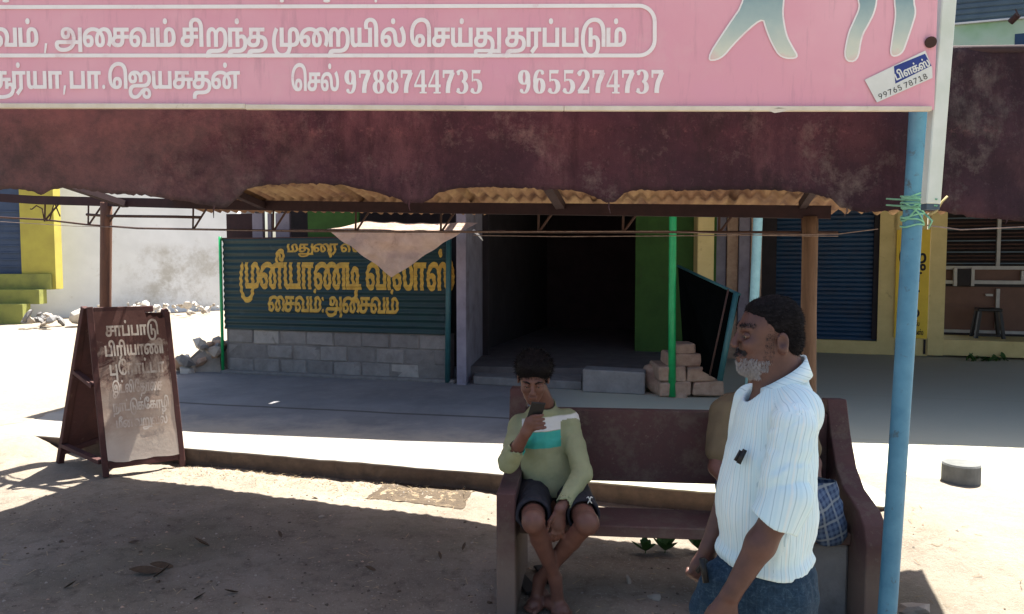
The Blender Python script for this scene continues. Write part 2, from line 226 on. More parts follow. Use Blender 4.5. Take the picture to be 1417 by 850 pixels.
't21': '256|87,144 108,144* 135,136* 152,121* 158,113 145,109 151,121* 168,136* 190,144* 204,144 228,144* 258,127* 273,99* 273,82 273,61* 258,34* 246,26 236,20* 211,13* 182,10* 164,10 104,10 94,10* 80,9* 69,5* 64,2 59,-2* 52,-13* 52,-21 52,-30* 59,-43* 73,-51* 83,-51 93,-51* 108,-46* 124,-34* 135,-24 149,-11* 172,3* 196,9* 211,9 226,9* 248,1* 262,-12* 270,-29* 270,-39 270,-50* 259,-69* 236,-80* 218,-80 203,-80* 183,-73* 172,-61* 168,-48* 168,-42 168,-32* 178,-13* 186,-7 218,-10 209,-17* 200,-30* 200,-36 200,-44* 209,-52* 217,-52 223,-52* 230,-48* 233,-41* 233,-37 233,-33* 231,-27* 225,-22* 215,-19* 208,-19 203,-19* 194,-21* 189,-23 185,-25* 178,-29* 169,-37* 163,-43 151,-56* 128,-72* 100,-80* 81,-80 56,-80* 24,-64* 10,-38* 10,-22 10,-6* 22,16* 32,23 40,29* 62,36* 89,39* 106,39 159,39 173,39* 195,41* 211,46* 218,51 224,56* 230,70* 230,80 230,92* 223,107* 209,114* 201,114 194,114* 185,111* 182,107 178,103* 174,89* 174,74 174,52 132,52 132,71 132,82* 128,99* 118,110* 100,117* 87,117 85,117* 79,116* 76,115 70,114 61,111* 50,103* 46,92* 46,87 46,80* 53,69* 62,69 70,69* 78,78* 78,85 78,91* 72,102* 58,108* 46,108 81,121 89,120* 104,110* 113,94* 113,83 113,64* 87,42* 61,42 43,42* 21,54* 10,75* 10,88 10,106* 31,131* 65,144*',
't108': '217|76,-3 55,-3* 25,7* 9,27* 9,42 9,55* 26,76* 63,88* 93,88 240,88 240,60 87,60 78,60* 64,59* 59,56 55,54* 51,47* 51,43 51,34* 65,27* 77,27 87,27* 100,32* 108,47* 108,60 108,112 72,112 72,76 34,72 34,141 196,141 196,112 149,112 149,61 149,44* 141,22* 134,15 124,5* 95,-3*|172,0 172,69 213,67 213,0',
't86': '308|70,-3 52,-3* 25,11* 10,40* 10,60 10,86* 36,124* 85,144* 118,144 134,144* 160,140* 184,131* 196,124 202,119 220,106* 243,71* 243,48 243,31* 231,9* 208,-3* 191,-3 173,-3* 149,10* 138,33* 138,49 138,62* 147,88* 164,109* 174,117 182,123 192,129* 213,137* 242,141* 263,141 343,141 343,112 309,112 309,0 267,0 267,112 257,112 245,112* 228,110* 215,107* 205,101* 200,98 192,92* 181,77* 176,59* 176,49 176,37* 184,25* 190,25 196,25* 202,32* 204,42* 204,49 204,64* 189,91* 174,100 162,108* 136,115* 119,115 98,115* 69,102* 51,81* 49,69 49,66* 48,61* 48,57 48,46* 53,32* 62,26* 69,26 74,26* 81,30* 85,37* 85,43 85,51* 76,60* 68,60 58,60* 43,49* 35,41 29,66 39,75* 63,88* 79,88 100,88* 125,65* 125,44 125,29* 113,8* 89,-3*|174,165 164,165* 151,177* 151,187 151,197* 164,209* 174,209 183,209* 196,197* 196,187 196,177* 183,165*',
't29': '214|158,144 182,144* 213,124* 227,90* 227,68 227,48* 217,23* 207,15 200,9* 183,3* 160,0* 143,0 18,0 18,141 61,141 61,30 103,30 103,88 103,104* 110,124* 117,131 125,138* 145,144*|161,115 158,115* 152,113* 150,110 147,107* 145,98* 145,87 145,30 152,30 164,30* 178,37* 185,54* 185,68 185,82* 180,103* 170,115*',
't98': '321|70,-3 52,-3* 25,11* 10,40* 10,61 10,81* 25,113* 51,134* 84,144* 102,144 119,144* 144,136* 163,120* 171,109 154,107 160,119* 176,136* 197,144* 210,144 224,144* 242,137* 248,131 257,123* 264,97* 264,79 264,62 264,50* 268,36* 273,32 275,29* 283,27* 287,27 295,27* 305,33* 311,49* 311,63 311,75* 305,99* 293,122* 284,133 319,153 337,132* 353,89* 353,65 353,46* 339,15* 309,-3* 286,-3 272,-3* 252,2* 244,8 238,13* 228,27* 222,49* 222,64 222,79 222,90* 221,104* 218,109 216,112* 210,115* 205,115 201,115* 194,112* 192,109 189,105* 187,91* 187,79 187,0 145,0 145,63 145,76* 140,97* 133,104 128,109* 113,115* 101,115 85,115* 61,101* 48,75* 48,58 48,47* 53,32* 62,26* 69,26 74,26* 81,30* 85,37* 85,43 85,51* 76,60* 67,60 58,60* 42,49* 35,41 29,66 39,75* 63,88* 79,88 100,88* 125,65* 125,44 125,29* 113,8* 89,-3*|183,165 173,165* 160,177* 160,187 160,197* 173,209* 182,209 192,209* 205,197* 205,187 205,177* 192,165*',
't139': '173|83,-53 56,-29 97,9 97,112 61,112 61,0 18,0 18,141 173,141 173,112 139,112 139,0|139,213 167,213* 193,193* 193,177 193,162* 171,144* 150,144 128,144* 109,162* 109,177 109,185* 119,203* 127,210 149,203 144,196* 136,186* 136,178 136,175* 139,169* 145,166* 149,166 155,166* 160,172* 160,177 160,183* 150,188* 142,188 136,188* 124,185* 118,183 109,180* 98,165* 98,155 98,149* 101,139* 103,134 70,128 67,135* 64,149* 64,158 64,167* 72,187* 90,203* 119,213*',
't83': '412|70,-3 52,-3* 25,11* 10,40* 10,60 10,86* 36,124* 85,144* 118,144 134,144* 160,140* 184,131* 196,124 202,119 220,106* 243,71* 243,48 243,31* 231,9* 208,-3* 191,-3 173,-3* 149,10* 138,33* 138,49 138,62* 146,86* 161,108* 171,117 177,123 193,134* 228,144* 250,144 265,144* 288,140* 310,131* 321,124 327,118 338,109* 355,87* 363,62* 363,48 363,31* 351,9* 328,-3* 311,-3 293,-3* 269,10* 258,33* 258,49 258,62* 267,88* 284,109* 295,117 302,123 312,129* 333,137* 362,141* 384,141 464,141 464,112 429,112 429,0 387,0 387,112 378,112 365,112* 348,110* 335,107* 326,101* 321,98 313,92* 302,77* 297,59* 297,49 297,37* 304,25* 310,25 316,25* 322,32* 324,42* 324,49 324,59* 318,79* 306,95* 297,101 286,108* 263,115* 250,115 234,115* 211,107* 202,100 194,95* 182,79* 176,61* 176,50 176,37* 184,25* 190,25 196,25* 202,32* 204,42* 204,49 204,64* 189,91* 174,100 162,108* 136,115* 119,115 98,115* 69,102* 51,81* 49,69 49,67* 48,61* 48,57 48,48* 52,34* 62,25* 69,25 74,25* 81,29* 85,37* 85,43 85,51* 76,60* 68,60 58,60* 43,49* 35,41 29,66 39,75* 63,88* 79,88 100,88* 125,65* 125,44 125,29* 113,8* 89,-3*|234,165 224,165* 211,177* 211,187 211,197* 224,209* 234,209 244,209* 256,197* 256,187 256,177* 244,165*',
't114': '199|18,0 18,141 61,141 61,30 217,30 217,0|138,121 154,121* 174,113* 185,99* 190,82* 190,74 190,62* 184,37* 180,24 153,-71 114,-61 135,8 136,15 141,34 145,44* 149,65* 149,73 149,81* 143,92* 136,92 130,92* 122,81* 122,72 122,63* 128,46* 139,30* 147,21 118,4 109,15* 93,37* 84,60* 84,74 84,86* 95,108* 120,121*',
't127': '322|70,-3 52,-3* 25,11* 10,40* 10,60 10,86* 36,124* 85,144* 118,144 134,144* 160,140* 184,131* 196,124 202,119 220,106* 243,71* 243,48 243,31* 231,9* 208,-3* 191,-3 173,-3* 149,10* 138,33* 138,49 138,62* 147,88* 164,109* 174,117 182,123 192,129* 213,137* 242,141* 263,141 343,141 343,112 309,112 309,0 267,0 267,112 257,112 245,112* 228,110* 215,107* 205,101* 200,98 192,92* 181,77* 176,59* 176,49 176,37* 184,25* 190,25 196,25* 202,32* 204,42* 204,49 204,64* 189,91* 174,100 162,108* 136,115* 119,115 98,115* 69,102* 51,81* 49,69 49,66* 48,61* 48,57 48,46* 53,32* 62,26* 69,26 74,26* 81,30* 85,37* 85,43 85,51* 76,60* 68,60 58,60* 43,49* 35,41 29,66 39,75* 63,88* 79,88 100,88* 125,65* 125,44 125,29* 113,8* 89,-3*|309,213 337,213* 362,193* 362,177 362,162* 341,144* 320,144 298,144* 279,162* 279,177 279,185* 289,203* 297,210 319,203 313,196* 306,186* 306,178 306,175* 309,169* 314,166* 319,166 325,166* 330,172* 330,177 330,183* 320,188* 312,188 306,188* 294,185* 288,183 279,180* 268,165* 268,155 268,149* 271,139* 273,134 240,128 237,135* 234,149* 234,158 234,167* 242,187* 260,203* 289,213*',
't33': '253|70,-3 52,-3* 25,11* 10,40* 10,61 10,81* 25,113* 51,134* 86,144* 105,144 124,144* 151,137* 161,128 169,122* 179,104* 185,78* 186,59 186,53* 188,42* 192,34* 195,32 198,29* 205,27* 210,27 217,27* 227,33* 233,49* 233,63 233,75* 227,99* 215,122* 207,133 242,153 259,132* 275,89* 275,65 275,46* 261,15* 232,-3* 208,-3 195,-3* 174,2* 166,8 156,15* 145,40* 144,58 143,67* 141,83* 137,96* 133,101 128,108* 113,115* 102,115 86,115* 62,101* 48,75* 48,58 48,47* 53,32* 62,26* 69,26 74,26* 81,30* 85,37* 85,43 85,51* 76,60* 67,60 58,60* 42,49* 35,41 29,66 39,75* 63,88* 79,88 100,88* 125,65* 125,44 125,29* 113,8* 89,-3*',
'i1377': '70|36,-2 29,-2* 18,8* 18,16 18,23* 29,33* 36,33 43,33* 53,23* 53,16 53,8* 43,-2*|36,102 29,102* 18,112* 18,119 18,127* 29,137* 36,137 43,137* 53,127* 53,119 53,112* 43,102*',
't24': '412|70,-3 52,-3* 25,11* 10,40* 10,60 10,86* 36,124* 85,144* 118,144 134,144* 160,140* 184,131* 196,124 202,119 220,106* 243,71* 243,48 243,31* 231,9* 208,-3* 191,-3 173,-3* 149,10* 138,33* 138,49 138,62* 146,86* 161,108* 171,117 177,123 193,134* 228,144* 250,144 265,144* 288,140* 310,131* 321,124 327,118 338,109* 355,87* 363,62* 363,48 363,31* 351,9* 328,-3* 311,-3 293,-3* 269,10* 258,33* 258,49 258,62* 267,88* 284,109* 295,117 302,123 312,129* 333,137* 362,141* 384,141 464,141 464,112 429,112 429,0 387,0 387,112 378,112 365,112* 348,110* 335,107* 326,101* 321,98 313,92* 302,77* 297,59* 297,49 297,37* 304,25* 310,25 316,25* 322,32* 324,42* 324,49 324,59* 318,79* 306,95* 297,101 286,108* 263,115* 250,115 234,115* 211,107* 202,100 194,95* 182,79* 176,61* 176,50 176,37* 184,25* 190,25 196,25* 202,32* 204,42* 204,49 204,64* 189,91* 174,100 162,108* 136,115* 119,115 98,115* 69,102* 51,81* 49,69 49,67* 48,61* 48,57 48,48* 52,34* 62,25* 69,25 74,25* 81,29* 85,37* 85,43 85,51* 76,60* 68,60 58,60* 43,49* 35,41 29,66 39,75* 63,88* 79,88 100,88* 125,65* 125,44 125,29* 113,8* 89,-3*',
't131': '194|150,-71 150,0 18,0 18,141 61,141 61,30 150,30 150,141 192,141 192,-71',
't47': '180|123,-3 98,-3* 57,11* 27,38* 11,79* 11,105 11,130* 28,170* 59,198* 101,213* 127,213 148,213* 179,201* 196,179* 196,162 196,150* 184,129* 160,116* 142,116 124,116* 101,128* 89,148* 89,161 89,171* 95,186* 100,191 136,191 131,188* 124,172* 124,163 124,153* 134,144* 140,144 149,144* 156,155* 156,163 156,168* 151,178* 140,184* 130,184 129,184* 119,184* 113,183 102,182* 80,171* 62,151* 52,123* 52,104 52,85* 62,56* 80,37* 103,27* 114,26 118,26* 124,25* 127,25 137,25* 148,32* 153,42* 153,48 153,56* 145,67* 137,67 130,67* 121,57* 121,48 121,38* 128,22* 132,18 96,19 92,26* 86,39* 86,51 86,63* 97,83* 120,95* 138,95 157,95* 181,82* 193,61* 193,48 193,33* 177,10* 146,-3*',
't82': '173|18,0 18,141 61,141 61,30 184,30 184,0|101,165 92,165* 79,177* 79,187 79,197* 92,209* 101,209 111,209* 124,197* 124,187 124,177* 111,165*',
't23': '173|18,0 18,141 61,141 61,30 184,30 184,0',
't8': '282|72,-80 50,-80* 20,-68* 6,-46* 6,-30 6,-11* 30,19* 49,28 66,36* 109,43* 131,43 147,43* 184,38* 201,32 216,27* 240,10* 255,-14* 255,-30 255,-54* 223,-80* 188,-80 167,-80* 129,-69* 111,-60 96,-52* 71,-32* 51,-8* 42,6 29,27* 17,69* 17,95 17,117* 33,160* 68,193* 121,213* 158,213 191,213* 240,197* 257,182 270,170* 286,142* 294,103* 294,76 294,0 252,0 252,62 252,87* 246,124* 235,150* 225,160 214,171* 181,183* 157,183 135,183* 99,171* 72,148* 57,113* 57,90 57,77* 61,55* 69,34* 75,22 83,7* 104,-18* 130,-37* 145,-43 155,-46* 175,-51* 186,-51 203,-51* 217,-38* 217,-28 217,-17* 202,-1* 190,3 178,9* 145,14* 130,14 110,14* 76,8* 64,1 54,-4* 44,-19* 44,-28 44,-38* 58,-51* 75,-51 85,-51* 104,-47* 113,-44 128,-39* 153,-20* 173,6* 178,22 181,31* 185,52* 185,63 185,75* 179,97* 166,113* 153,117 150,116 146,116* 141,117* 138,117 132,117* 122,114* 115,107* 115,100 115,93* 122,85* 129,85 136,85* 143,92* 143,102 143,111* 134,126* 128,133 159,132 163,129* 170,118* 175,105* 175,99 175,87* 165,68* 143,56* 126,56 113,56* 91,66* 77,84* 77,99 77,114* 94,134* 122,144* 139,144 168,144* 205,123* 224,86* 224,63 224,47* 219,20* 213,8 208,-7* 189,-32* 165,-53* 151,-60 133,-69* 94,-80*',
't145': '318|255,213 276,213* 309,201* 320,191 330,182* 342,159* 347,128* 347,108 347,0 305,0 305,104 305,122* 302,146* 295,163* 289,169 283,176* 265,183* 254,183 239,183* 223,174* 215,159* 215,152 215,145* 219,135* 227,127* 239,122* 247,121 247,88 227,89* 196,106* 177,134* 177,152 177,169* 194,196* 229,213*|70,-3 52,-3* 25,11* 10,40* 10,61 10,81* 25,113* 51,134* 86,144* 105,144 124,144* 151,137* 161,128 169,122* 179,104* 185,78* 186,59 186,53* 188,42* 192,34* 195,32 198,29* 205,27* 210,27 217,27* 227,33* 233,49* 233,63 233,74* 228,94* 220,113* 215,122 251,141 259,130* 270,106* 275,80* 275,65 275,46* 261,15* 232,-3* 208,-3 195,-3* 174,2* 166,8 156,15* 145,40* 144,58 143,67* 141,83* 137,96* 133,101 128,108* 113,115* 102,115 86,115* 62,101* 48,75* 48,58 48,47* 53,32* 62,26* 69,26 74,26* 81,30* 85,37* 85,43 85,51* 76,60* 67,60 58,60* 42,49* 35,41 29,66 39,75* 63,88* 79,88 100,88* 125,65* 125,44 125,29* 113,8* 89,-3*',
't26': '197|165,91 182,91* 206,77* 219,51* 219,32 219,10* 204,-19* 191,-27 182,-33* 161,-41* 134,-44* 116,-44 89,-44 75,-44* 63,-46* 59,-49 55,-52* 51,-60* 51,-68 51,-71* 52,-76* 52,-78 10,-80 10,-75* 9,-64* 9,-58 9,-47* 18,-30* 26,-24 31,-21* 44,-16* 62,-14* 76,-14 110,-14 127,-14* 148,-11* 162,-5* 167,0 172,4* 177,20* 177,31 177,41* 172,55* 162,62* 154,62 148,62* 137,58* 133,54 131,83 138,87* 154,91*|18,0 18,141 172,141 172,112 137,112 137,0 95,0 95,112 61,112 61,0',
't77': '206|76,-3 55,-3* 25,7* 9,27* 9,42 9,55* 26,76* 63,88* 93,88 149,88 164,88* 185,85* 200,80* 207,76 216,71* 226,53* 226,41 226,20* 199,-3* 174,-3 168,-3* 152,-2* 145,0 151,29 155,28* 162,27* 166,27 175,27* 186,35* 186,43 186,48* 180,55* 169,59* 155,60* 148,60 87,60 78,60* 64,59* 59,56 55,54* 51,47* 51,43 51,34* 65,26* 77,26 87,26* 100,32* 108,47* 108,60 108,112 72,112 72,76 34,72 34,141 196,141 196,112 149,112 149,61 149,44* 141,22* 134,15 124,5* 96,-3*|124,165 114,165* 101,177* 101,187 101,197* 114,209* 124,209 133,209* 146,197* 146,187 146,177* 133,165*',
't18': '206|76,-3 55,-3* 25,7* 9,27* 9,42 9,55* 26,76* 63,88* 93,88 149,88 164,88* 185,85* 200,80* 207,76 216,71* 226,53* 226,41 226,20* 199,-3* 174,-3 168,-3* 152,-2* 145,0 151,29 155,28* 162,27* 166,27 175,27* 186,35* 186,43 186,48* 180,55* 169,59* 155,60* 148,60 87,60 78,60* 64,59* 59,56 55,54* 51,47* 51,43 51,34* 65,26* 77,26 87,26* 100,32* 108,47* 108,60 108,112 72,112 72,76 34,72 34,141 196,141 196,112 149,112 149,61 149,44* 141,22* 134,15 124,5* 96,-3*',
't35': '214|158,144 182,144* 213,124* 227,90* 227,68 227,48* 217,23* 207,15 200,9* 183,3* 160,0* 143,0 18,0 18,141 61,141 61,30 103,30 103,88 103,104* 110,124* 117,131 125,138* 145,144*|161,115 158,115* 152,113* 150,110 147,107* 145,98* 145,87 145,30 152,30 164,30* 178,37* 185,54* 185,68 185,82* 180,103* 170,115*|57,-9 63,-9* 75,-10* 79,-11 77,-37 75,-37* 67,-36* 64,-36 57,-36* 51,-40* 51,-43 51,-46* 55,-50* 64,-51* 69,-51 75,-51 86,-51* 102,-47* 113,-37* 116,-31 118,-28* 127,-24* 142,-21* 154,-21 177,-28 166,-30* 156,-36* 154,-41 148,-55* 127,-72* 97,-80* 78,-80 71,-80 56,-80* 32,-75* 24,-69 18,-65* 11,-52* 11,-43 11,-28* 34,-9*|143,-47 140,-44 130,-42* 113,-32* 104,-14* 103,0 144,1 144,-5* 147,-12* 151,-14 154,-17* 163,-18* 171,-18 198,-18 198,-47',
't133': '214|187,213 215,213* 240,193* 240,177 240,162* 219,144* 198,144 176,144* 157,162* 157,177 157,185* 167,203* 174,210 197,203 191,196* 184,186* 184,178 184,175* 186,169* 192,166* 196,166 202,166* 207,172* 207,177 207,183* 197,188* 190,188 184,188* 172,185* 166,183 157,180* 146,165* 146,155 146,149* 148,139* 151,134 118,128 115,135* 112,149* 112,158 112,167* 120,187* 138,203* 166,213*|158,144 182,144* 213,124* 227,90* 227,68 227,48* 217,23* 207,15 200,9* 183,3* 160,0* 143,0 18,0 18,141 61,141 61,30 103,30 103,88 103,104* 110,124* 117,131 125,138* 145,144*|161,115 158,115* 152,113* 150,110 147,107* 145,98* 145,87 145,30 152,30 164,30* 178,37* 185,54* 185,68 185,82* 180,103* 170,115*',
't143': '284|167,144 190,144* 222,124* 238,86* 238,59 238,32* 227,-8* 217,-25 216,-33 198,-58* 137,-80* 95,-80 86,-80 62,-80* 26,-71* 7,-53* 7,-39 7,-33* 11,-23* 16,-20 20,-17* 34,-14* 46,-14 282,-14 282,-44 195,-44 181,-40 51,-40 48,-40* 44,-41* 44,-44 44,-48* 64,-53* 85,-53 91,-53 121,-53* 162,-42* 174,-29 177,-18 183,-9* 192,16* 196,44* 196,58 196,78* 188,103* 173,115* 164,115 158,115* 149,112* 146,108 141,103* 138,88* 138,76 138,0 95,0 95,75 95,89* 94,104* 90,109 88,112* 83,115* 78,115 74,115* 67,112* 65,109 62,104* 60,89* 60,76 60,0 18,0 18,80 18,94* 22,113* 30,127* 36,132 43,138* 62,144* 73,144 86,144* 105,137* 118,122* 125,110 110,112 117,122* 132,136* 153,144*|268,-44 268,141 310,141 310,-44',
't34': '268|70,-3 52,-3* 25,11* 10,40* 10,61 10,82* 25,113* 49,134* 81,144* 99,144 113,144* 135,139* 156,128* 167,119 150,88 141,99* 116,115* 99,115 84,115* 61,101* 48,76* 48,58 48,47* 53,32* 62,25* 69,25 74,25* 81,29* 85,37* 85,43 85,51* 75,60* 68,60 58,60* 42,49* 35,41 29,66 39,75* 63,88* 79,88 100,88* 125,65* 125,44 125,29* 113,8* 89,-3*|145,0 145,116 150,119 150,141 298,141 298,112 263,112 263,0 221,0 221,112 187,112 187,0',
'i1374': '170|85,194 103,194* 130,177* 146,149* 146,130 146,117* 134,86* 119,64 75,0 49,0 113,93 115,93 113,88* 103,79* 90,74* 82,74 65,74* 39,88* 24,114* 24,132 24,150* 40,178* 68,194*|85,173 74,173* 57,162* 48,144* 48,132 48,120* 57,102* 74,92* 85,92 96,92* 113,102* 123,120* 123,132 123,144* 113,162* 96,173*',
'i1366': '170|36,0 121,168 121,170 23,170 23,191 147,191 147,168 62,0',
'i1373': '170|85,-3 67,-3* 40,14* 24,42* 24,61 24,74* 36,105* 52,127 95,191 121,191 57,98 55,98 57,103* 67,112* 80,117* 88,117 106,117* 131,103* 146,77* 146,59 146,41* 130,13* 103,-3*|85,18 96,18* 113,29* 123,47* 123,59 123,71* 113,89* 96,99* 85,99 74,99* 57,89* 47,71* 47,59 47,47* 57,29* 74,18*',
'i1364': '170|83,-3 66,-3* 39,11* 23,34* 23,48 46,48 47,40* 57,26* 73,19* 83,19 94,19* 112,30* 123,49* 123,61 123,73* 112,92* 93,104* 81,104 72,104* 54,98* 49,94 26,96 37,191 138,191 138,170 58,170 51,114 52,114 58,119* 76,125* 86,125 99,125* 121,115* 137,98* 147,75* 147,61 147,43* 130,14* 101,-3*',
'i1367': '170|85,-3 66,-3* 36,11* 19,35* 19,51 19,63* 29,83* 46,97* 57,99 57,100 43,104* 26,128* 26,143 26,157* 42,180* 68,194* 85,194 102,194* 128,180* 143,157* 143,143 143,128* 127,104* 113,100 113,99 124,97* 141,83* 151,63* 151,51 151,35* 134,11* 104,-3*|85,19 98,19* 116,27* 126,42* 126,52 126,63* 115,79* 97,88* 85,88 73,88* 54,79* 43,63* 43,52 43,42* 53,27* 72,19*|85,109 95,109* 111,117* 120,131* 120,141 120,151* 111,165* 95,173* 85,173 74,173* 59,165* 50,151* 50,141 50,131* 59,117* 75,109*',
'i1360': '170|29,0 29,21 147,21 147,0|104,191 104,0 80,0 80,168 79,168 33,134 33,160 74,191',
}
LINE = {'a': 't48 t20 t36 t88 _ i1375 _ t6 t48 t20 t36 t88 _ t20 t42 t32 t85 t25 _ t134 t48 t32 t30 t42 t92 _ t46 t20 t89 t122 _ t25 t31 t87 t28 t116 t88', 'b': 't109 t90 t30 t41 i1375 t28 t41 i1376 t46 t21 t30 t108 t25 t86', 'c': 't46 t20 t92', 'd': 't29 t122 t48 t31 _ t98 t139 _ t28 t41 t83 t114', 'e': 't134 t127 t30 t41 t83 t114 _ t36 t42 t33 t41 t98', 'f': 't48 t20 t36 t88 i1377 t6 t48 t20 t36 t88', 'g': 't20 t41 t87 t28 t41 t116', 'h': 't28 t42 t31 t42 t30 t41 t24 t42', 'i': 't131 t47 t31 t41 t82 t23 t41', 'j': 't8 t82 t145 _ t47 t25 t41 t48 t20', 'k': 't26 t41 t82 t116 t77 t47 t18 t41 t35 t42', 'l': 't133 t86 _ t36 t143 t36 t92', 'm': 't28 t42 t34 t77 t98', 'n': 'i1374 i1374 i1366 i1373 i1364 _ i1366 i1367 i1366 i1360 i1367', 'o': 't46 t21', 'p': 't31', 'q': 't41'}
def glyph_contours(key, seg=4):
    parts = GLYPH[key].split('|'); out = []
    for c in parts[1:]:
        pts = []
        for q in c.split():
            on = not q.endswith('*'); x, y = q.rstrip('*').split(','); pts.append((float(x), float(y), on))
        full = []
        for i, p in enumerate(pts):                      # implied on-curve points
            q = pts[(i+1) % len(pts)]; full.append(p)
            if not p[2] and not q[2]: full.append(((p[0]+q[0])/2, (p[1]+q[1])/2, True))
        k0 = next((i for i, p in enumerate(full) if p[2]), 0); full = full[k0:]+full[:k0]
        poly = []; i = 0; n = len(full)
        while i < n:
            p = full[i]
            if full[(i+1) % n][2]: poly.append(p[:2]); i += 1
            else:
                c1 = full[(i+1) % n]; e = full[(i+2) % n]
                for s_ in range(seg):
                    t = s_/seg; poly.append(((1-t)**2*p[0]+2*t*(1-t)*c1[0]+t*t*e[0], (1-t)**2*p[1]+2*t*(1-t)*c1[1]+t*t*e[1]))
                i += 2
        if len(poly) > 2: out.append(poly)
    return float(parts[0]), out
from mathutils.geometry import delaunay_2d_cdt
def winding(p, c):
    w_ = 0
    for i in range(len(c)):
        (x0, y0), (x1, y1) = c[i-1], c[i]
        if y0 <= p[1]:
            if y1 > p[1] and (x1-x0)*(p[1]-y0)-(p[0]-x0)*(y1-y0) > 0: w_ += 1
        elif y1 <= p[1] and (x1-x0)*(p[1]-y0)-(p[0]-x0)*(y1-y0) < 0: w_ -= 1
    return w_
def fill2d(contours, union=False):                      # triangulate contours by the nonzero rule (or as a union of pieces)
    vs = []; es = []
    for c in contours:
        k = len(vs); n = len(c); vs += [Vector(p[:2]) for p in c]; es += [(k+i, k+(i+1) % n) for i in range(n)]
    r = delaunay_2d_cdt(vs, es, [], 0, 1e-5); v = [tuple(p) for p in r[0]]; f = []
    for q in r[2]:
        m_ = (sum(v[a][0] for a in q)/len(q), sum(v[a][1] for a in q)/len(q)); w_ = [winding(m_, c) for c in contours]
        if (any(w_) if union else sum(w_) != 0): f.append(tuple(q))
    return v, f
def split_fill(cs): return [fill2d(cs)]
GC = {}
XH = 137.0                                              # body height of the letters
def line_shapes(key, space=45, track=0):
    x = 0; res = []
    for g in LINE[key].split():
        if g == '_': x += space; continue
        if g not in GC:
            adv, cs = glyph_contours(g); GC[g] = (adv+8, split_fill(cs))
        adv, shs = GC[g]
        for v, f in shs: res.append(([(a+x, b) for a, b in v], f))
        x += adv+track
    return res, x
def lettering(name, shapes, place, mat_, parent, cuts=None, nrm=Vector((0, -1, 0))):
    bm = bmesh.new()
    for i, (v, f) in enumerate(shapes):
        vs = [bm.verts.new((a, b, (i % 6)*.00022)) for a, b in v]
        for q in f:
            try: bm.faces.new([vs[k] for k in q])
            except ValueError: pass
    if cuts:
        for z in cuts: bmesh.ops.bisect_plane(bm, geom=bm.verts[:]+bm.edges[:]+bm.faces[:], plane_co=(0, z, 0), plane_no=(0, 1, 0))
    for v in bm.verts: v.co = place(v.co.x, v.co.y)+nrm*v.co.z
    me = bpy.data.meshes.new(name); bm.to_mesh(me); bm.free()
    return link(name, me, parent, mat_)
def scaled(shapes, sx, sy, dx=0, dy=0): return [([(a*sx+dx, b*sy+dy) for a, b in v], f) for v, f in shapes]
# painted numerals with a broad nib: thick uprights, thin hairlines
def ribbon(pts, thick, thin):
    L = []; R = []; n = len(pts); closed = math.hypot(pts[0][0]-pts[-1][0], pts[0][1]-pts[-1][1]) < 1e-6
    for i, (x, y) in enumerate(pts):
        x0, y0 = pts[i-1] if i else (pts[-2] if closed else pts[0]); x1, y1 = pts[i+1] if i < n-1 else (pts[1] if closed else pts[-1])
        dx, dy = x1-x0, y1-y0; d = math.hypot(dx, dy) or 1; dx /= d; dy /= d; w_ = (thin+(thick-thin)*abs(dy)**1.6)/2
        L.append((x-dy*w_, y+dx*w_)); R.append((x+dy*w_, y-dx*w_))
    return L+R, [(i, i+1, n+i+1, n+i) for i in range(n-1)]
def arc(cx, cy, rx, ry, a0, a1, n=14): return [(cx+rx*math.cos(math.radians(a0+(a1-a0)*i/n)), cy+ry*math.sin(math.radians(a0+(a1-a0)*i/n))) for i in range(n+1)]
def blob2(cx, cy, r): p = arc(cx, cy, r, r, 0, 360, 10)[:-1]; return p, [tuple(range(10))]
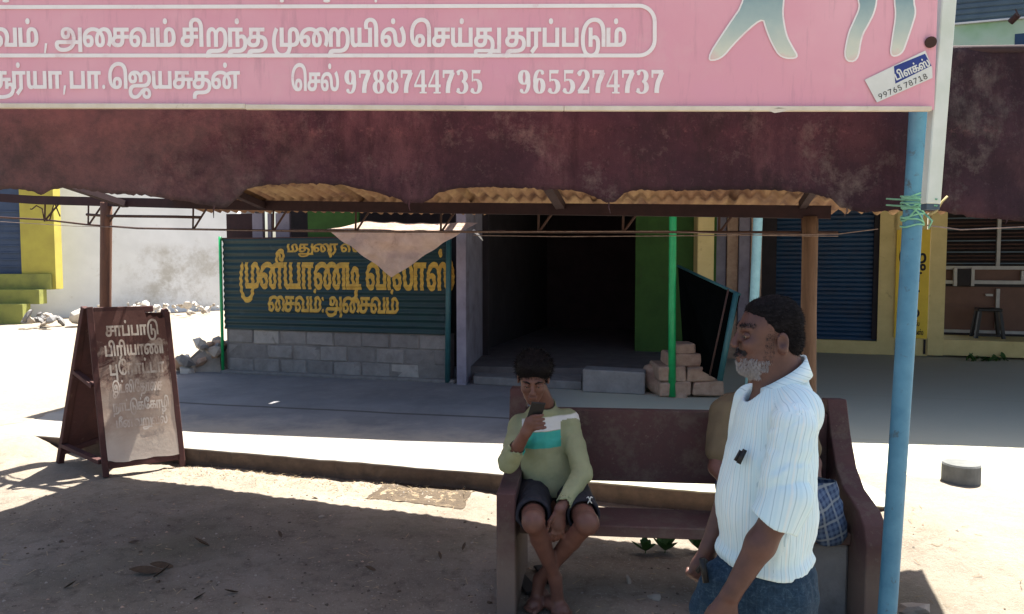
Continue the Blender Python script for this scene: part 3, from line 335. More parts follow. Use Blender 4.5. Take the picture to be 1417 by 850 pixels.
def numeral(d):                                         # in a cell .62 wide, 1 high
    T, t = .20, .07
    if d == '8': return [ribbon(arc(.3, .27, .17, .24, 0, 360, 22), T, t), ribbon(arc(.3, .745, .145, .215, 0, 360, 22), T*.9, t)]
    if d == '9': return [ribbon(arc(.28, .68, .16, .27, 0, 360, 22), T, t), ribbon(arc(.28, .45, .19, .42, 25, -130, 16), T*.8, t), blob2(.17, .13, .075)]
    if d == '6': return [ribbon(arc(.3, .32, .16, .29, 0, 360, 22), T, t), ribbon(arc(.32, .55, .2, .42, 205, 50, 16), T*.8, t), blob2(.43, .86, .075)]
    if d == '7': return [([(.08, .99), (.54, .99), (.54, .83), (.08, .83)], [(0, 1, 2, 3)]), ([(.05, .99), (.13, .99), (.13, .66), (.05, .66)], [(0, 1, 2, 3)]), ribbon([(.5, .9), (.42, .7), (.32, .45), (.28, .2), (.28, .02)], T, T*.8)]
    if d == '4': return [([(.34, .99), (.5, .99), (.5, .0), (.34, .0)], [(0, 1, 2, 3)]), ([(.38, .97), (.3, .97), (.02, .36), (.1, .36)], [(0, 1, 2, 3)]), ([(.02, .38), (.58, .38), (.58, .26), (.02, .26)], [(0, 1, 2, 3)]), ([(.26, .07), (.58, .07), (.58, .0), (.26, .0)], [(0, 1, 2, 3)])]
    if d == '3': return [ribbon(arc(.26, .73, .19, .24, 150, -85, 16), T, t), ribbon(arc(.26, .27, .21, .25, 85, -150, 16), T, t), blob2(.13, .83, .07), blob2(.12, .16, .075)]
    if d == '5': return [([(.1, .99), (.5, .99), (.47, .84), (.1, .84)], [(0, 1, 2, 3)]), ([(.1, .99), (.17, .99), (.17, .5), (.1, .5)], [(0, 1, 2, 3)]), ribbon(arc(.27, .3, .2, .28, 115, -150, 18), T, t), blob2(.13, .16, .075)]
    if d == '2': return [ribbon(arc(.28, .73, .18, .24, 165, -25, 14)+[(.34, .42), (.2, .2), (.1, .08)], T, t), ([(.06, .15), (.52, .15), (.54, .0), (.06, .0)], [(0, 1, 2, 3)]), ([(.48, .28), (.54, .28), (.54, .05), (.48, .05)], [(0, 1, 2, 3)]), blob2(.13, .8, .075)]
    return []
NUM = {}
def number_shapes(s):
    r = []
    for i, c in enumerate(s):
        if c not in NUM: NUM[c] = fill2d([[v[a] for a in q] for v, f in numeral(c) for q in f], True)
        v, f = NUM[c]; r.append(([(x+i*.62, y) for x, y in v], f))
    return r, len(s)*.62
# ================================================================== SETTING
def kerb(x): return 5.58-.304*x                         # the front edge of the platform
def ss(a, b, x): t = max(0., min(1., (x-a)/(b-a))); return t*t*(3-2*t)
def gz(x, y):
    d = y-kerb(x); n1 = mnoise.noise((x*1.3, y*1.3, 0)); n2 = mnoise.noise((x*5, y*5, 3)); n3 = mnoise.noise((x*17, y*17, 7))
    z = -.006+.014*n1+.010*n2+.0055*n3-.012*max(0, mnoise.noise((x*3.1, y*3.1, 11))-.25)
    # sand washed up against the kerb on the left
    mound = math.exp(-((d+.17)/.13)**2)*ss(-3.2, -2.3, x)*(1-ss(-.25, .5, x))
    z += mound*(.022+.02*max(0, n2)+.012*n3)
    # sand drifted over the platform on the right
    dr = ss(1.9, 2.6, x)*(1-ss(.75, 1.25, d+.35*n1+.12*n2))
    z = z*(1-dr)+dr*(.162*ss(-1.5, -.35, d)+.008*n2+.004*n3+.004)*1
    # sandy yard on the left, level with the platform
    ya = ss(-.2, .06, d)*(1-ss(-4.75, -4.45, x+.25*n2+.2*n1)*1.0)
    zy = .160+.012*n1+.008*n2+.004*n3+.018*ss(0, 18, d)*6*.9
    z = z*(1-ya)+zy*ya
    lf = (1-ss(-4.3, -3.75, x))*ss(-1.1, -.1, d)*(1-ss(-.05, .1, d)); return z+(.158-z)*lf if z < .158 else z
def axis(lo, hi, step, far, g=1.16):
    a = list(np.arange(lo, hi+1e-6, step)); s_ = step; x = hi
    while x < far: s_ *= g; x += s_; a.append(x)
    s_ = step; x = lo; b = []
    while x > -far: s_ *= g; x -= s_; b.append(x)
    return b[::-1]+a
xs = axis(-6.0, 4.6, .035, 300); ys = axis(2.8, 8.2, .035, 300)
vv = [(x, y, gz(x, y)) for y in ys for x in xs]; nx = len(xs)
ff = [(j*nx+i, j*nx+i+1, (j+1)*nx+i+1, (j+1)*nx+i) for j in range(len(ys)-1) for i in range(nx-1)]
me = bpy.data.meshes.new('ground'); me.from_pydata(vv, [], ff); me.shade_smooth()
t = NT('sandy_ground'); v = t.coord('World'); gp_ = t.sep(v)
c = t.ramp(t.noise(v, 1.3, 8, .68, .3), [(.3, (.255, .22, .18)), (.5, (.19, .163, .132)), (.7, (.135, .115, .093))])
c = t.mix(t.ramp(t.noise(v, 9, 8, .75), [(.5, 0.), (.72, .85)]), c, (.085, .068, .052))
c = t.mix(t.ramp(t.noise(v, 70, 3, .7), [(.60, 0.), (.68, .8)]), c, (.33, .30, .25))
c = t.mix(t.ramp(t.noise(v, 46, 4, .8), [(.65, 0.), (.70, .9)]), c, (.05, .038, .03))
c = t.mix(t.ramp(t.noise(v, .8, 3, .5), [(.52, 0.), (.7, .5)]), c, (.095, .09, .055))
dk = t.math('ADD', t.math('SUBTRACT', gp_[1], 5.58), t.math('MULTIPLY', gp_[0], .304))      # loose sand along kerb, yard and right side, painted paler to boost the sunlight
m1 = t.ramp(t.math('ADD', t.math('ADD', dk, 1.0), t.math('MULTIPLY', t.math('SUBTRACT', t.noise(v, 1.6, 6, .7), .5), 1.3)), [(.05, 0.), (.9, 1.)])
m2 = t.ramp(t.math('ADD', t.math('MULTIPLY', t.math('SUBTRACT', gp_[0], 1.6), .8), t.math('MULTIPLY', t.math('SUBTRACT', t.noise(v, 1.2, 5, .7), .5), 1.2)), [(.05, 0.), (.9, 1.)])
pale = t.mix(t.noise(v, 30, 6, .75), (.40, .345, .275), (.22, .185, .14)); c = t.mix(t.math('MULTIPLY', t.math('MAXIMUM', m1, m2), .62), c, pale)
h = t.math('ADD', t.math('MULTIPLY', t.noise(v, 14, 8, .7), 1.0), t.math('MULTIPLY', t.noise(v, 90, 5, .75), .45))
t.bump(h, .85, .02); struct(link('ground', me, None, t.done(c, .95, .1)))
# platform: one slab with a broken front edge
xs2 = list(np.arange(-9, 12.01, .06)); V = []; Fc = []
for i, x in enumerate(xs2):
    y0 = kerb(x)+.018*mnoise.noise((x*2.2, 0, 5))+.014*mnoise.noise((x*9, 1, 5))
    w_ = .012*mnoise.noise((x*8, 4, 5)); 
    row = [(x, y0+.03+w_, -.15), (x, y0+.022+w_, .03+.01*mnoise.noise((x*11, 9, 1))), (x, y0+.012*mnoise.noise((x*20, 2, 2)), .10), (x, y0-.006, .142), (x, y0+.02, .150), (x, y0+.7, .150), (x, 14.5, .150)]
    V += row
nr = 7
for i in range(len(xs2)-1):
    for k in range(nr-1): Fc.append((i*nr+k, (i+1)*nr+k, (i+1)*nr+k+1, i*nr+k+1))
me = bpy.data.meshes.new('platform'); me.from_pydata(V, [], Fc)
t = NT('platform_concrete'); v = t.coord('World'); sp = t.sep(v)
top = t.ramp(t.noise(v, 1.1, 7, .65, .2), [(.3, (.22, .216, .218)), (.7, (.135, .133, .138))])
top = t.mix(t.ramp(t.noise(v, 6, 6, .7), [(.5, 0.), (.75, .5)]), top, (.25, .24, .23))
cr = t.n('ShaderNodeTexWave', wave_type='BANDS', bands_direction='Y'); mp = t.coord('World', (1, 1, 1), (0, 0, math.radians(15)))
t.l(mp, cr.inputs['Vector']); cr.inputs['Scale'].default_value = .13; cr.inputs['Distortion'].default_value = 1.2; cr.inputs['Detail'].default_value = 4
top = t.mix(t.ramp(cr.outputs['Fac'], [(0., .8), (.0004, 0.)]), top, (.05, .045, .04))
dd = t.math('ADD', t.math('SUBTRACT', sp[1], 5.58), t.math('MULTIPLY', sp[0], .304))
sun_dust = t.ramp(t.math('ADD', t.math('MULTIPLY', dd, .45), t.math('MULTIPLY', t.math('SUBTRACT', t.noise(v, 2.2, 7, .7), .5), 1.1)), [(.30, 1.), (.62, 0.)])  # dusty front strip, painted paler to strengthen the sunlit band
top = t.mix(t.math('MULTIPLY', sun_dust, .8), top, (.31, .285, .245))
top = t.mix(t.math('MULTIPLY', t.ramp(sp[0], [(.0, 0.), (1., 1.)]), .85), top, (.44, .43, .33))  # right-hand floor colour raised to stand in for light under the porch
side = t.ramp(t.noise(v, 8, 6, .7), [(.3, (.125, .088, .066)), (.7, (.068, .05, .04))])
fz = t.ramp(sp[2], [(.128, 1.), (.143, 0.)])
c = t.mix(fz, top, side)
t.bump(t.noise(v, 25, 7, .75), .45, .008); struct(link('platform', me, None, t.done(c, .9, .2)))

# ------------------------------------------------------------------ shop facades
FA = Plane(-3.97, 10.75, 15.5); fa = frm(FA)
# pillar beside the painted stall front
pl_ = thing('pillar', 'tall pale grey concrete pillar between the white wall and the green stall front', 'pillar', FA.w(-.12, .9, 0), -math.radians(15.5))
m = MB(); m.box(-.125, .125, -.125, .125, .1, 3.1); m.build('shaft', M['concrete'], pl_, bevel=.01)
m = MB(); m.box(-.16, .16, -.16, .16, .08, .3); m.build('footing', M['grey_block'], pl_, bevel=.01)
# painted stall front: block base, green corrugated sheet
Z0, Z1, WU = .754, 1.992, 3.28
sf = thing('stall_front', 'dark green corrugated stall front with yellow painted writing above grey block wall', 'stall front')
def corr(z): return .0095*math.cos(2*PI*z/.0855)
me = MB(); nz = 116; nu = 30
for j in range(nz+1):
    for i in range(nu+1):
        z = Z0+(Z1-Z0)*j/nz; u = .02+WU*i/nu
        me.v.append(tuple(FA.w(u, -.03-corr(z)+.006*mnoise.noise((u*1.5, z*2, 0)), z)))
for j in range(nz):
    for i in range(nu): me.f.append((j*(nu+1)+i, j*(nu+1)+i+1, (j+1)*(nu+1)+i+1, (j+1)*(nu+1)+i)); me.mi.append(0)
t = NT('green_sheet'); v = t.coord('World')
c = t.ramp(t.noise(v, 2.5, 6, .6), [(.3, (.007, .036, .037)), (.7, (.006, .026, .032))])
c = t.mix(t.ramp(t.noise(v, 5, 5, .6), [(.62, 0.), (.72, .6)]), c, (.03, .06, .065))
c = t.mix(t.ramp(t.noise(t.coord('World', (1, 1, 6)), 7, 5, .7), [(.62, 0.), (.74, .5)]), c, (.06, .05, .045))
sheet = me.build('corrugated_sheet', t.done(c, .5, .4), sf, smooth=True)
t = NT('yellow_lettering'); v = t.coord('World')
c = t.ramp(t.noise(v, 14, 6, .7), [(.35, (.60, .40, .075)), (.7, (.40, .25, .055))])
c = t.mix(t.ramp(t.noise(t.coord('World', (1, 1, 4)), 16, 6, .75), [(.58, 0.), (.7, .85)]), c, (.05, .07, .05)); M['yellow_lettering'] = t.done(c, .6, .3)
def sheet_text(key, px0, px1, yb, yt, space=45):
    u0, z0 = FA.uz(px0, yb, -.04); u1, z1 = FA.uz(px1, yb, -.04); _, zt = FA.uz((px0+px1)/2, yt, -.04)
    sh, wd = line_shapes(key, space); sh = scaled(sh, (u1-u0)/wd, (zt-z0)/XH)
    zb = (z0+z1)/2; lift = .004
    place = lambda x, y: FA.w(u0+x, -.03-corr(zb+y)-lift+.006*mnoise.noise(((u0+x)*1.5, (zb+y)*2, 0)), zb+y)
    return lettering('lettering', sh, place, M['yellow_lettering'], sf, cuts=list(np.arange(-.3, .6, .01)), nrm=-FA.v)
sheet_text('d', 396, 590, 349, 337); sheet_text('e', 330, 626, 401, 366, 60); sheet_text('f', 370, 551, 433, 413)
# block wall below: each block is a part
m = MB(); m.box(.03, WU+.02, .004, .17, .1, Z0+.0, fr=fa); m.build('mortar_bed', M['mortar'], sf)
M['concrete_dull'] = mat('concrete_dull', (.36, .35, .325), (.24, .235, .22), 7, .95, .8, 60, .008, dirt=(.12, .11, .10), dscale=5, dlo=.55, dhi=.75)
for r_ in range(3):
    u = .05-(.2 if r_ % 2 else 0); z = .165+r_*.198
    while u < WU:
        a = max(u, .04); b = min(u+.40, WU+.01)
        if b-a > .06:
            mm = M['concrete_dull'] if random.random() < .22 else (M['grey_block'] if random.random() < .55 else M['grey_block_dark'])
            rough_box('concrete_block', mm, sf, fa, a+random.uniform(.003, .012), b-random.uniform(.003, .012), -.004+random.uniform(-.010, .010), .1, z+random.uniform(-.004, .004), z+.186, .007, .012)
        u += .405
m = MB(); m.box(-.02, WU+.12, -.11, .05, .1, .19, fr=fa); m.build('base_ledge', M['mortar'], sf, bevel=.02)
m = MB(); m.tube([FA.w(0, -.06, .16), FA.w(0, -.06, 2.02)], .022, 8); m.build('frame_pipe', M['green_pole'], sf, True)
m = MB(); m.tube([FA.w(WU+.02, -.09, .16), FA.w(WU+.05, -.09, 2.1)], .035, 10); m.build('frame_pipe', M['teal_pipe'], sf, True)
m = MB(); m.bar(FA.w(0, -.01, 1.985), FA.w(WU+.06, -.01, 1.985), .04, .04); m.build('top_rail', M['dark_iron'], sf)
# open gap above the sheet: slats and the dim wall of the stall
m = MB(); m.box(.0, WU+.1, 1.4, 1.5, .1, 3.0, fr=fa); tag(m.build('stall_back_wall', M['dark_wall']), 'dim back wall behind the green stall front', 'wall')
for px, w_, k in ((322, .10, 0), (340, .13, 0), (357, .09, 1), (373, .03, 1), (392, .12, 1)):
    u, z = FA.uz(px, 318, .3); m = MB(); m.box(u-w_, u+w_*.8, .3, .34, 1.7, 2.35, fr=fa)
    o = m.build('plank', M['lavender_wall'] if k else M['rust']); tag(o, {322: 'leftmost reddish plank above the green sheet', 340: 'wider reddish plank above the green sheet', 357: 'pale plank next to the reddish ones above the green sheet', 373: 'thinnest pale plank above the green sheet', 392: 'broad pale plank above the green sheet, nearest the cream cloth'}[px], 'plank', 'planks in the gap above the green sheet')
m = MB(); m.box(1.25, 2.0, .1, .14, 1.99, 2.5, fr=fa); tag(m.build('board', M['green_wall']), 'small green board above the yellow writing, behind the cream cloth', 'board')

# main shop: side wall, dark room, green wall, raised floor
sh_ = thing('shop_building', 'open shop with a dark interior, pale side wall and green inner wall', 'building')
m = MB(); c0 = FA.uz(646, 528, -.0)[0]
m.box(c0+.0, c0+.10, -.05, 2.4, .12, 3.3, fr=fa)
a = P(646, 528, 9.75); b = P(673, 490, 11.6)
wl = MB(); wl.hexa([Vector((a.x, 9.62, .1)), Vector((b.x-.0, 11.7, .1)), Vector((b.x-.12, 11.75, .1)), Vector((a.x-.12, 9.67, .1)), Vector((a.x, 9.62, 3.3)), Vector((b.x, 11.7, 3.3)), Vector((b.x-.12, 11.75, 3.3)), Vector((a.x-.12, 9.67, 3.3))])
wl.build('side_wall', M['lavender_wall'], sh_)
FB = Plane(b.x, 11.7, 15.5); fb = frm(FB)
gu0 = FB.uz(879, 400, .6)[0]; gu1 = FB.uz(942, 400, .6)[0]
m = MB(); m.box(gu0, gu1+.5, .6, .75, .3, 3.3, fr=fb); m.build('green_inner_wall', M['green_wall'], sh_)
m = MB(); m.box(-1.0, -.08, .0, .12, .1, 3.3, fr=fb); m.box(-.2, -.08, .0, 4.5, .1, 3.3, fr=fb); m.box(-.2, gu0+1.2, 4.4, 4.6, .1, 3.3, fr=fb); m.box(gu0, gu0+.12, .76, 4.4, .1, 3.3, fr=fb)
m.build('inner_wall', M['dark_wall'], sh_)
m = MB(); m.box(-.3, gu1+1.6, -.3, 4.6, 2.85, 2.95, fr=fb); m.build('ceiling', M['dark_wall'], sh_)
rf = MB(); c_ = [G(662, 507, .33), G(932, 512, .33)]
rf.hexa([Vector((c_[0].x-.1, c_[0].y, .1)), Vector((c_[1].x, c_[1].y, .1)), Vector((3.6, 16.5, .1)), Vector((-1.6, 16.8, .1)), Vector((c_[0].x-.1, c_[0].y, .33)), Vector((c_[1].x, c_[1].y, .33)), Vector((3.6, 16.5, .33)), Vector((-1.6, 16.8, .33))])
rf.build('raised_floor', mat('dark_floor', (.12, .115, .115), (.075, .07, .072), 5, .9, .5), sh_)
st = MB(); a = P(806, 544, 9.1); b = P(892, 545, 8.9)
stp = tag(MB().hexa([Vector((a.x, a.y, .15)), Vector((b.x, b.y, .15)), Vector((b.x+.07, b.y+.33, .15)), Vector((a.x+.07, a.y+.33, .15)), Vector((a.x, a.y, .42)), Vector((b.x, b.y, .41)), Vector((b.x+.07, b.y+.33, .41)), Vector((a.x+.07, a.y+.33, .42))]).build('entrance_step', M['grey_block'], bevel=.012), 'low grey concrete step in front of the dark shop entrance', 'step')
st2 = tag(MB().hexa([G(655, 532, .15), G(805, 540, .15), G(806, 520, .15), G(660, 512, .15)]+[p+Vector((0, 0, .10)) for p in (G(655, 532, .15), G(805, 540, .15), G(806, 520, .15), G(660, 512, .15))]).build('floor_slab', M['grey_block_dark'], bevel=.01), 'wide low slab at the foot of the dark shop entrance', 'slab')

# bright green post
gp = tag(MB().tube([P(930, 549, 8.75), P(930, 430, 8.8), P(931, 320, 8.9), P(932, 170, 9.0)], .043, 12).build('green_post', M['green_pole'], None, True), 'bright green painted round post beside the brick stove', 'post')
def rock(name, p, r, mt, parent=None, sq=.7, sub=2):
    bm = bmesh.new(); bmesh.ops.create_icosphere(bm, subdivisions=sub, radius=1)
    sd_ = random.uniform(0, 99); kx, ky, kz = [random.uniform(.7, 1.3) for _ in range(3)]
    for v_ in bm.verts:
        n = v_.co.normalized(); q = 1+.38*mnoise.noise(n*1.3+Vector((sd_, 0, 0)))+.15*mnoise.noise(n*3.5+Vector((sd_, 5, 0)))
        v_.co = Vector((round(n.x*q*kx*3)/3*.35+n.x*q*kx*.65, n.y*q*ky, n.z*q*kz*sq))*r
    me = bpy.data.meshes.new(name); bm.to_mesh(me); bm.free(); o = link(name, me, parent, mt); o.location = p
    o.rotation_euler = (random.uniform(0, 1), random.uniform(0, 1), random.uniform(0, 6)); return o
# stove of laterite bricks
sv = thing('brick_stove', 'stepped stove of brown mud bricks behind the bright green post', 'stove')
def bricks(px0, px1, y0, y1, Y, n, depth=.5):
    a = P(px0, y1, Y); b = P(px1, y1, Y); top = P((px0+px1)/2, y0, Y).z; L = (b.x-a.x)/n
    for i in range(n):
        rough_box('brick', M['laterite'], sv, lambda x, y, z: Vector((x, y, z)), a.x+i*L+.006, a.x+(i+1)*L-.006, Y+random.uniform(-.02, .02), Y+depth, a.z+.004, top-.004, .014, .016)
bricks(914, 1003, 529, 550, 8.7, 2, .7); bricks(912, 990, 508, 530, 8.74, 2, .6); bricks(924, 978, 489, 509, 8.8, 1, .45); bricks(934, 964, 475, 490, 8.85, 1, .35)
md = rock('mud_mound', Vector((P(925, 548, 8.95).x, 9.05, .2)), .22, M['laterite'], sv, .9, 3); md.scale = (1.2, .9, 1.0)
for o_ in (md,): o_.data.shade_smooth()
# leaning gate of pipes with dark sheet
lg = thing('leaning_gate', 'teal pipe gate with dark sheet leaning beside the brick stove', 'gate')
A_, B_, C_, D_ = P(938, 368, 9.3), P(1024, 408, 8.3), P(996, 527, 8.25), P(946, 500, 9.3)
m = MB(); m.tube([A_, B_], .016, 8); m.build('top_pipe', M['teal_pipe'], lg, True)
m = MB(); m.tube([B_+Vector((-.04, 0, .02)), C_], .032, 8); m.build('side_pipe', M['teal_pipe'], lg, True)
m = MB(); m.tube([P(1008, 400, 8.32), P(982, 520, 8.35)], .011, 8); m.build('inner_pipe', M['dark_iron'], lg, True)
m = MB(); o_ = Vector((.02, .05, 0)); m.hexa([D_, C_, C_+o_, D_+o_, A_, B_, B_+o_, A_+o_]); m.build('dark_sheet', mat('dark_sheet', (.002, .003, .003), (.004, .005, .005), 8, .9, .2, 30, .004, 0.), lg)
# column, plank fence, pipe behind the gate
u0 = P(965, 360, 11.2); tag(MB().box(u0.x, P(988, 360, 11.2).x, 11.2, 11.45, .15, 3.2).build('yellow_column', M['cream'], bevel=.01), 'cream yellow column behind the leaning gate', 'column')
for i in range(4):
    a = P(990+i*16.5, 330, 12.3-i*.04)
    o = MB().box(a.x, a.x+.17, 12.3-i*.04, 12.34-i*.04, .15, 3.0).build('fence_board', M['laterite'] if i % 2 else M['lavender_wall'])
    tag(o, ('first', 'second', 'third', 'fourth')[i]+' upright board from the yellow column, behind the leaning gate', 'board', 'upright boards behind the gate')
m = MB(); m.box(P(930, 330, 12.9).x, P(1075, 330, 12.9).x, 12.9, 13.0, .1, 3.3); tag(m.build('passage_wall', M['dark_wall']), 'dark wall at the end of the passage behind the gate', 'wall')
tag(MB().tube([P(1036, 560, 8.0), P(1044, 410, 8.1), P(1049, 300, 8.2), P(1052, 180, 8.3)], .05, 10).build('pale_post', M['pale_pipe'], None, True), 'pale turquoise post between the leaning gate and the blue shutter', 'post')

# right hand shops
FC = Plane(6.0, 12.75, 20.0); fc = frm(FC)
rb = thing('shutter_shop', 'cream fronted shop with a closed blue roller shutter', 'shop')
def prect(parent, name, mt, px0, px1, y0, y1, v0, v1, bev=0):
    """a box on the facade whose front face fills the measured rectangle"""
    ua, za = FC.uz(px0, y1, v0); ub, zb = FC.uz(px1, y1, v0); _, zt = FC.uz((px0+px1)/2, y0, v0); zb_ = (za+zb)/2
    return MB().box(ua, ub, v0, v1, zb_, zt, fr=fc).build(name, mt, parent, bevel=bev)
# shutter with ribs
def shutter(parent, mt, px0, px1, y0, y1, v0, pitch):
    ua, za = FC.uz(px0, y1, v0); ub, zb = FC.uz(px1, y1, v0); _, zt = FC.uz((px0+px1)/2, y0, v0); z0 = (za+zb)/2
    m = MB(); n = int((zt-z0)/pitch)
    for k in range(n):
        z = z0+k*pitch
        for (dz, dv) in ((0, 0), (.25, -.016), (.75, -.016), (1.0, 0)): m.v += [tuple(FC.w(ua, v0+dv, z+dz*pitch)), tuple(FC.w(ub, v0+dv, z+dz*pitch))]
        b_ = len(m.v)-8
        for q in range(3): m.f.append((b_+2*q, b_+2*q+1, b_+2*q+3, b_+2*q+2)); m.mi.append(0)
    return m.build('roller_shutter', mt, parent)
shutter(rb, M['shutter_blue'], 1050, 1216, 255, 470, .12, .075)
prect(rb, 'door_jamb', M['cream'], 1213, 1237, 255, 491, 0, .3)
prect(rb, 'dark_reveal', M['dark_wall'], 1206, 1215, 255, 470, .03, .1)
prect(rb, 'sill', M['cream'], 1050, 1213, 470, 489, 0, .4)
prect(rb, 'upper_wall', M['dark_wall'], 1040, 1330, 60, 255, .02, .3)
prect(rb, 'side_column', M['cream'], 1283, 1305, 255, 492, -.03, .3)
prect(rb, 'base_panel', M['cream'], 1237, 1283, 468, 492, .0, .2)
for a in (1240, 1279): prect(rb, 'panel_bracket', M['black_paint'], a-1.5, a+1.5, 470, 490, -.02, .0)
prect(rb, 'board_surround', M['cream'], 1237, 1283, 250, 318, .0, .2)
yb = prect(None, 'yellow_signboard', M['yellow_board'], 1237, 1283, 318, 468, -.05, -.01)
tag(yb, 'narrow upright yellow signboard with black letters beside the cream column', 'sign')
def yb_text(key, pxc, yb_, h_px, w_px, custom=None):
    u0, z0 = FC.uz(pxc-w_px/2, yb_, -.054); u1, _ = FC.uz(pxc+w_px/2, yb_, -.054); _, z1 = FC.uz(pxc, yb_-h_px, -.054)
    shp, wd = custom or line_shapes(key); shp = scaled(shp, (u1-u0)/wd, (z1-z0)/(XH if not custom else 1))
    lettering('lettering', shp, lambda x, y: FC.w(u0+x, -.054, z0+y), M['black_paint'], yb, nrm=-FC.v)
yb_text('o', 1262, 366, 15, 38); yb_text('p', 1268, 390, 13, 14); yb_text('q', 1266, 416, 14, 12)
yb_text('', 1266, 440, 13, 13, ([ribbon(arc(.5, .5, .38, .42, 0, 360, 20), .24, .12)], 1.0))
yb_text('c', 1264, 451, 5, 16); yb_text('m', 1264, 463, 5, 26)
# counter shop with grille
cs = thing('counter_shop', 'open counter shop with dark slatted grille and brown panels', 'shop')
prect(cs, 'plinth', M['cream'], 1305, 1620, 475, 497, -.02, 1.4)
prect(cs, 'grille_back', M['dark_wall'], 1303, 1620, 240, 372, 1.2, 1.3)
for k in range(14):
    prect(cs, 'grille_slat', M['alu'], 1300, 1620, 300+k*5.4-.9, 300+k*5.4+.9, 1.05, 1.09).data.materials[0] = M['dark_iron'] if k % 3 else M['shutter_grey']
for px in (1381, 1465, 1550): prect(cs, 'mullion', M['alu'], px-2.5, px+2.5, 296, 372, 1.0, 1.06)
prect(cs, 'counter_panel', M['brown_laminate'], 1296, 1620, 371, 470, 1.05, 1.15)
prect(cs, 'counter_rail', M['alu'], 1296, 1620, 368.5, 373.5, .95, 1.04)
prect(cs, 'counter_rail', M['alu'], 1296, 1620, 389, 394, .93, 1.04)
prect(cs, 'dark_groove', M['black_paint'], 1296, 1620, 394.2, 398, .99, 1.04)
prect(cs, 'cash_window', M['black_paint'], 1325, 1343, 372, 395, .9, 1.0)
for a in (1322, 1346): prect(cs, 'window_frame', M['alu'], a-2.2, a+2.2, 371, 396, .88, 1.0)
prect(cs, 'panel_post', M['alu'], 1377, 1382, 400, 455, .98, 1.04)
prect(cs, 'door_handle', M['alu'], 1364, 1374, 407, 410, .97, 1.03)
prect(cs, 'panel_post', M['alu'], 1413, 1421, 375, 392, .96, 1.03)
prect(cs, 'skirting', M['alu'], 1296, 1620, 460, 464, .98, 1.04)
prect(cs, 'skirting', M['black_paint'], 1296, 1620, 464.3, 477, .96, 1.04)
# stool on the plinth
so_ = thing('stool', 'black plastic stool in front of the brown counter', 'stool', (0, 0, 0))
su0, sz0 = FC.uz(1350, 474, .45); su1, _ = FC.uz(1387, 474, .45); _, sz1 = FC.uz(1368, 427, .45)
MB().box(su0+.01, su1-.01, .42, .76, sz1-.05, sz1, fr=fc).build('seat', M['black_plastic'], so_, bevel=.012)
for a in (0, 1):
    for d in (0, 1):
        MB().bar(FC.w((su0-.02, su1+.02)[a], (.40, .78)[d], sz0-.03), FC.w((su0+.05, su1-.05)[a], (.45, .72)[d], sz1-.04), .045, .045).build('leg', M['black_plastic'], so_)
MB().bar(FC.w(su0, .42, sz0+.12), FC.w(su1, .42, sz0+.12), .03, .03).build('stretcher', M['black_plastic'], so_)
# weeds at the plinth foot
# first floor of that building: name board and shutter above
uf = thing('upper_storey', 'upper storey with closed grey shutter above the green and white board', 'building')
shutter(uf, M['shutter_grey'], 1200, 1620, -190, 31, .5, .09)
prect(uf, 'slab_edge', M['concrete'], 1040, 1620, 71, 90, .05, .6)
t = NT('painted_board'); v = t.coord('World')
c = t.ramp(t.noise(v, .9, 4, .5), [(.3, (.50, .58, .42)), (.5, (.40, .56, .40)), (.7, (.16, .38, .13))])
nb = prect(None, 'name_board', t.done(c, .6, .3), 1040, 1620, 34, 70, -.1, 0); tag(nb, 'long pale green name board under the grey upper shutter', 'sign')
prect(nb, 'board_edge', M['white_paint'], 1040, 1620, 31, 35.5, -.14, -.02)
prect(nb, 'blue_mark', M['shutter_blue'], 1404, 1432, 46, 62, -.106, -.1)
lamp = thing('small_lamp', 'small dark fitting on the edge of the green name board', 'lamp')
c_ = FC.w(*((lambda q: (q[0], -.3, q[1]))(FC.uz(1398, 31, -.3)))); MB().tube([c_, c_+Vector((.05, -.1, .08))], .05, 8).build('fitting', M['dark_iron'], lamp)
MB().tube([c_+Vector((.05, -.1, .08)), c_+Vector((.2, .2, .25))], .012, 6).build('arm', M['dark_iron'], lamp)

# ------------------------------------------------------------------ main porch roof (casts the shade over the platform)
pr = thing('porch_roof', 'high porch roof over the platform in front of the shops', 'roof')
zr = 3.25
sh_off = Vector((SUN.x, SUN.y))*(zr-.15)/SUN.z
edge = [G(40, 578, .15), G(265, 597, .15), G(480, 606, .15), G(690, 615, .15), G(940, 613, .15), G(1190, 610, .15), G(1417, 620, .15), G(1750, 632, .15)]
edge = [Vector((p.x+sh_off.x, p.y+sh_off.y, zr)) for p in edge]; ex_ = [e.x for e in edge]; ey_ = [e.y for e in edge]
def roof_quad(xa, xb, ya, yb_, yc, yd, dz=0):                  # ya, yb_: front at xa, xb; yc, yd: back at xb, xa
    zz = lambda y: zr+(y-7)*.045+dz; q = [Vector((xa, ya, zz(ya))), Vector((xb, yb_, zz(yb_))), Vector((xb+.15*(yc-yb_), yc, zz(yc))), Vector((xa+.15*(yd-ya), yd, zz(yd)))]; o_ = Vector((0, 0, .03))
    MB().hexa(q+[p+o_ for p in q]).build('roof_sheet', M['rust'], pr)
xsp = [ex_[0], -3.6, -2.02, -.50, -.1, 1.0, 2.2, 3.4, 4.6, 6.0, ex_[-1], 9.5, 13.0]; ex_.append(13.0); ey_.append(ey_[-1]-1.5); yf = lambda x: float(np.interp(x, ex_, ey_))
for xa, xb in zip(xsp, xsp[1:]):
    if xa == -2.02:                                      # a gap added in the unseen sheets so the sun strikes the cream cloth
        roof_quad(xa, xb, yf(xa), yf(xb), 9.52, 9.52); roof_quad(xa+.2, xb+.5, 9.69, 9.69, 16, 16, .04)
    else: roof_quad(xa, xb, yf(xa), yf(xb), 16, 16)
